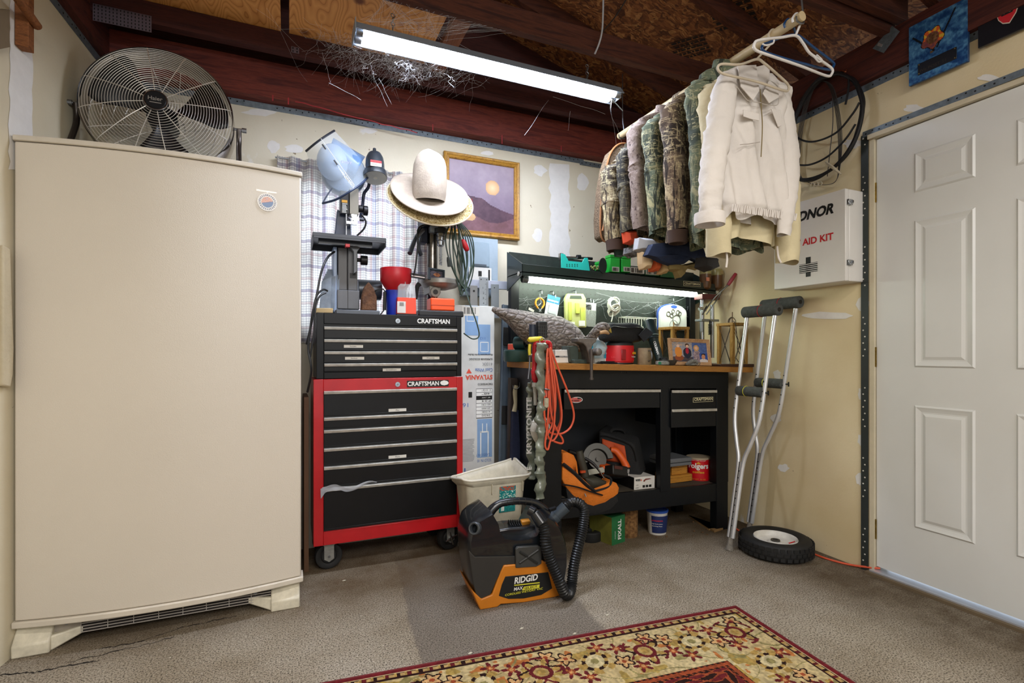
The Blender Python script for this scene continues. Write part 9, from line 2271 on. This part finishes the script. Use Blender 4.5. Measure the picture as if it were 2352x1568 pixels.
# chain of pale spots on roof boards (stencilled grade stamps)
def stamp(px, py, w, h, rot, lines):
    d = ray(px, py); # hit roof deck plane z = 2.54+SL*(2.46-x)
    t = (2.54+SL*2.46-1)/(d.z+SL*d.x); c = V((0, 0, 1))+d*t-V((0, 0, .002))
    r = V((math.cos(rot), math.sin(rot), -SL*math.cos(rot))).normalized(); nn = V((-SL, 0, -1)).normalized(); u = nn.cross(r).normalized()
    m = MB(); Mx = frame(c, r, z=nn)
    random.seed(int(px))
    for i in range(lines):
        y = -h/2+h*i/lines; m.box(-w/2, w/2, y, y+.003, 0, .001, Mx); x = -w/2
        while x < w/2-.02:
            L = random.uniform(.008, .03); m.box(x, x+L, y+.008, y+h/lines*.65, 0, .001, Mx); x += L+.008
    o = m.build('trim_22', mat('stamp_ink', '#1d1512', .8), flat=True); o['kind'] = 'structure'
stamp(1680, 30, .20, .20, 2.0, 5); stamp(1585, 110, .19, .15, 2.0, 5)
# cobwebs
m = MB(); random.seed(5)
WEB = mat('cobweb', '#d9dde4', .8)
def strand(a, b2, r=.0005, sag=.02, curl=.0):
    k = 5 if curl else 3; pts = []
    for i in range(k):
        t = i/(k-1); p = a.lerp(b2, t)+V((0, 0, -sag*4*t*(1-t)))
        if curl and 0 < i < k-1: p += V((random.uniform(-curl, curl), random.uniform(-curl, curl), random.uniform(-curl, curl)))
        pts.append(p)
    m.tube(pts, r, n=3, k=3, caps=False)
for i in range(330):
    x = random.gauss(.42, .17); a = V((x, random.uniform(2.12, 2.2), random.uniform(2.24, 2.3))); b2 = V((x+random.uniform(-.16, .2), random.uniform(2.3, 2.70), random.uniform(2.30, 2.42))); strand(a, b2, .00024, random.uniform(0, .02), .012)
for i in range(90):
    c = V((random.gauss(.50, .075), random.uniform(2.2, 2.36), random.uniform(2.25, 2.36)))
    for k in range(3): strand(c, c+V((random.uniform(-.045, .045), random.uniform(-.04, .04), random.uniform(-.03, .03))), random.choice((.0004, .0006, .0009)), .002, .01)
for i in range(60): a = V((random.uniform(.25, .6), 2.05, 2.29)); strand(a, V((random.uniform(.3, .9), 2.05, 2.40)), .00025, .0, .006)
for (p, q) in (((905, 10), (965, 70)), ((960, 60), (1120, 130)), ((1205, 310), (1260, 230)), ((1270, 222), (1390, 262)), ((1400, 240), (1415, 330)), ((740, 120), (760, 190)), ((755, 190), (830, 230)), ((855, 165), (890, 245)), ((870, 180), (900, 240)), ((1400, 245), (1430, 335)), ((1310, 255), (1305, 300))): strand(Q(*p, 2.3), Q(*q, 2.45), .0005, .0, .004)
tag(m.build('cobwebs', WEB), 'dusty white cobwebs strung between the shop light and the plate beam', 'cobweb', kind='stuff')
m = MB(); random.seed(6)
for i in range(60):
    px = random.uniform(1200, 1590); a = Q(px, random.uniform(675, 690)+.09*(px-1200)*.6, YPG-.01); b2 = a+V((random.uniform(-.15, .15), random.uniform(-.02, .01), random.uniform(-.10, .0))); strand(a, b2, .00028, .008, .006)
strand(Q(1183, 693, YPG), Q(1260, 680, YPG), .0006, .0); strand(Q(1370, 672, YPG), Q(1520, 695, YPG), .0006, .02); strand(Q(1530, 700, YPG), Q(1597, 672, YPG), .0007, .005)
tag(m.build('cobwebs', WEB), 'fine cobwebs across the bench pegboard under its lamp', 'cobweb', kind='stuff')

m = MB(); pts = [(-10, 560), (8, 570), (12, 700), (16, 800), (14, 860), (8, 890), (-10, 885)]
m.quadp([QL(*p) for p in pts], .02, (1, -.15, 0)); tag(m.build('hanging_cloth', mat('beige_cloth', '#c3b79c', .9, bump=.3), bevel=.005), 'edge of a beige cloth hanging on the left wall beside the freezer', 'cloth')
try:
    cy = SC.cycles; cy.max_bounces = 6; cy.diffuse_bounces = 4; cy.glossy_bounces = 3; cy.transmission_bounces = 4; cy.transparent_max_bounces = 10
    cy.caustics_reflective = False; cy.caustics_refractive = False; cy.sample_clamp_indirect = 6
except Exception: pass
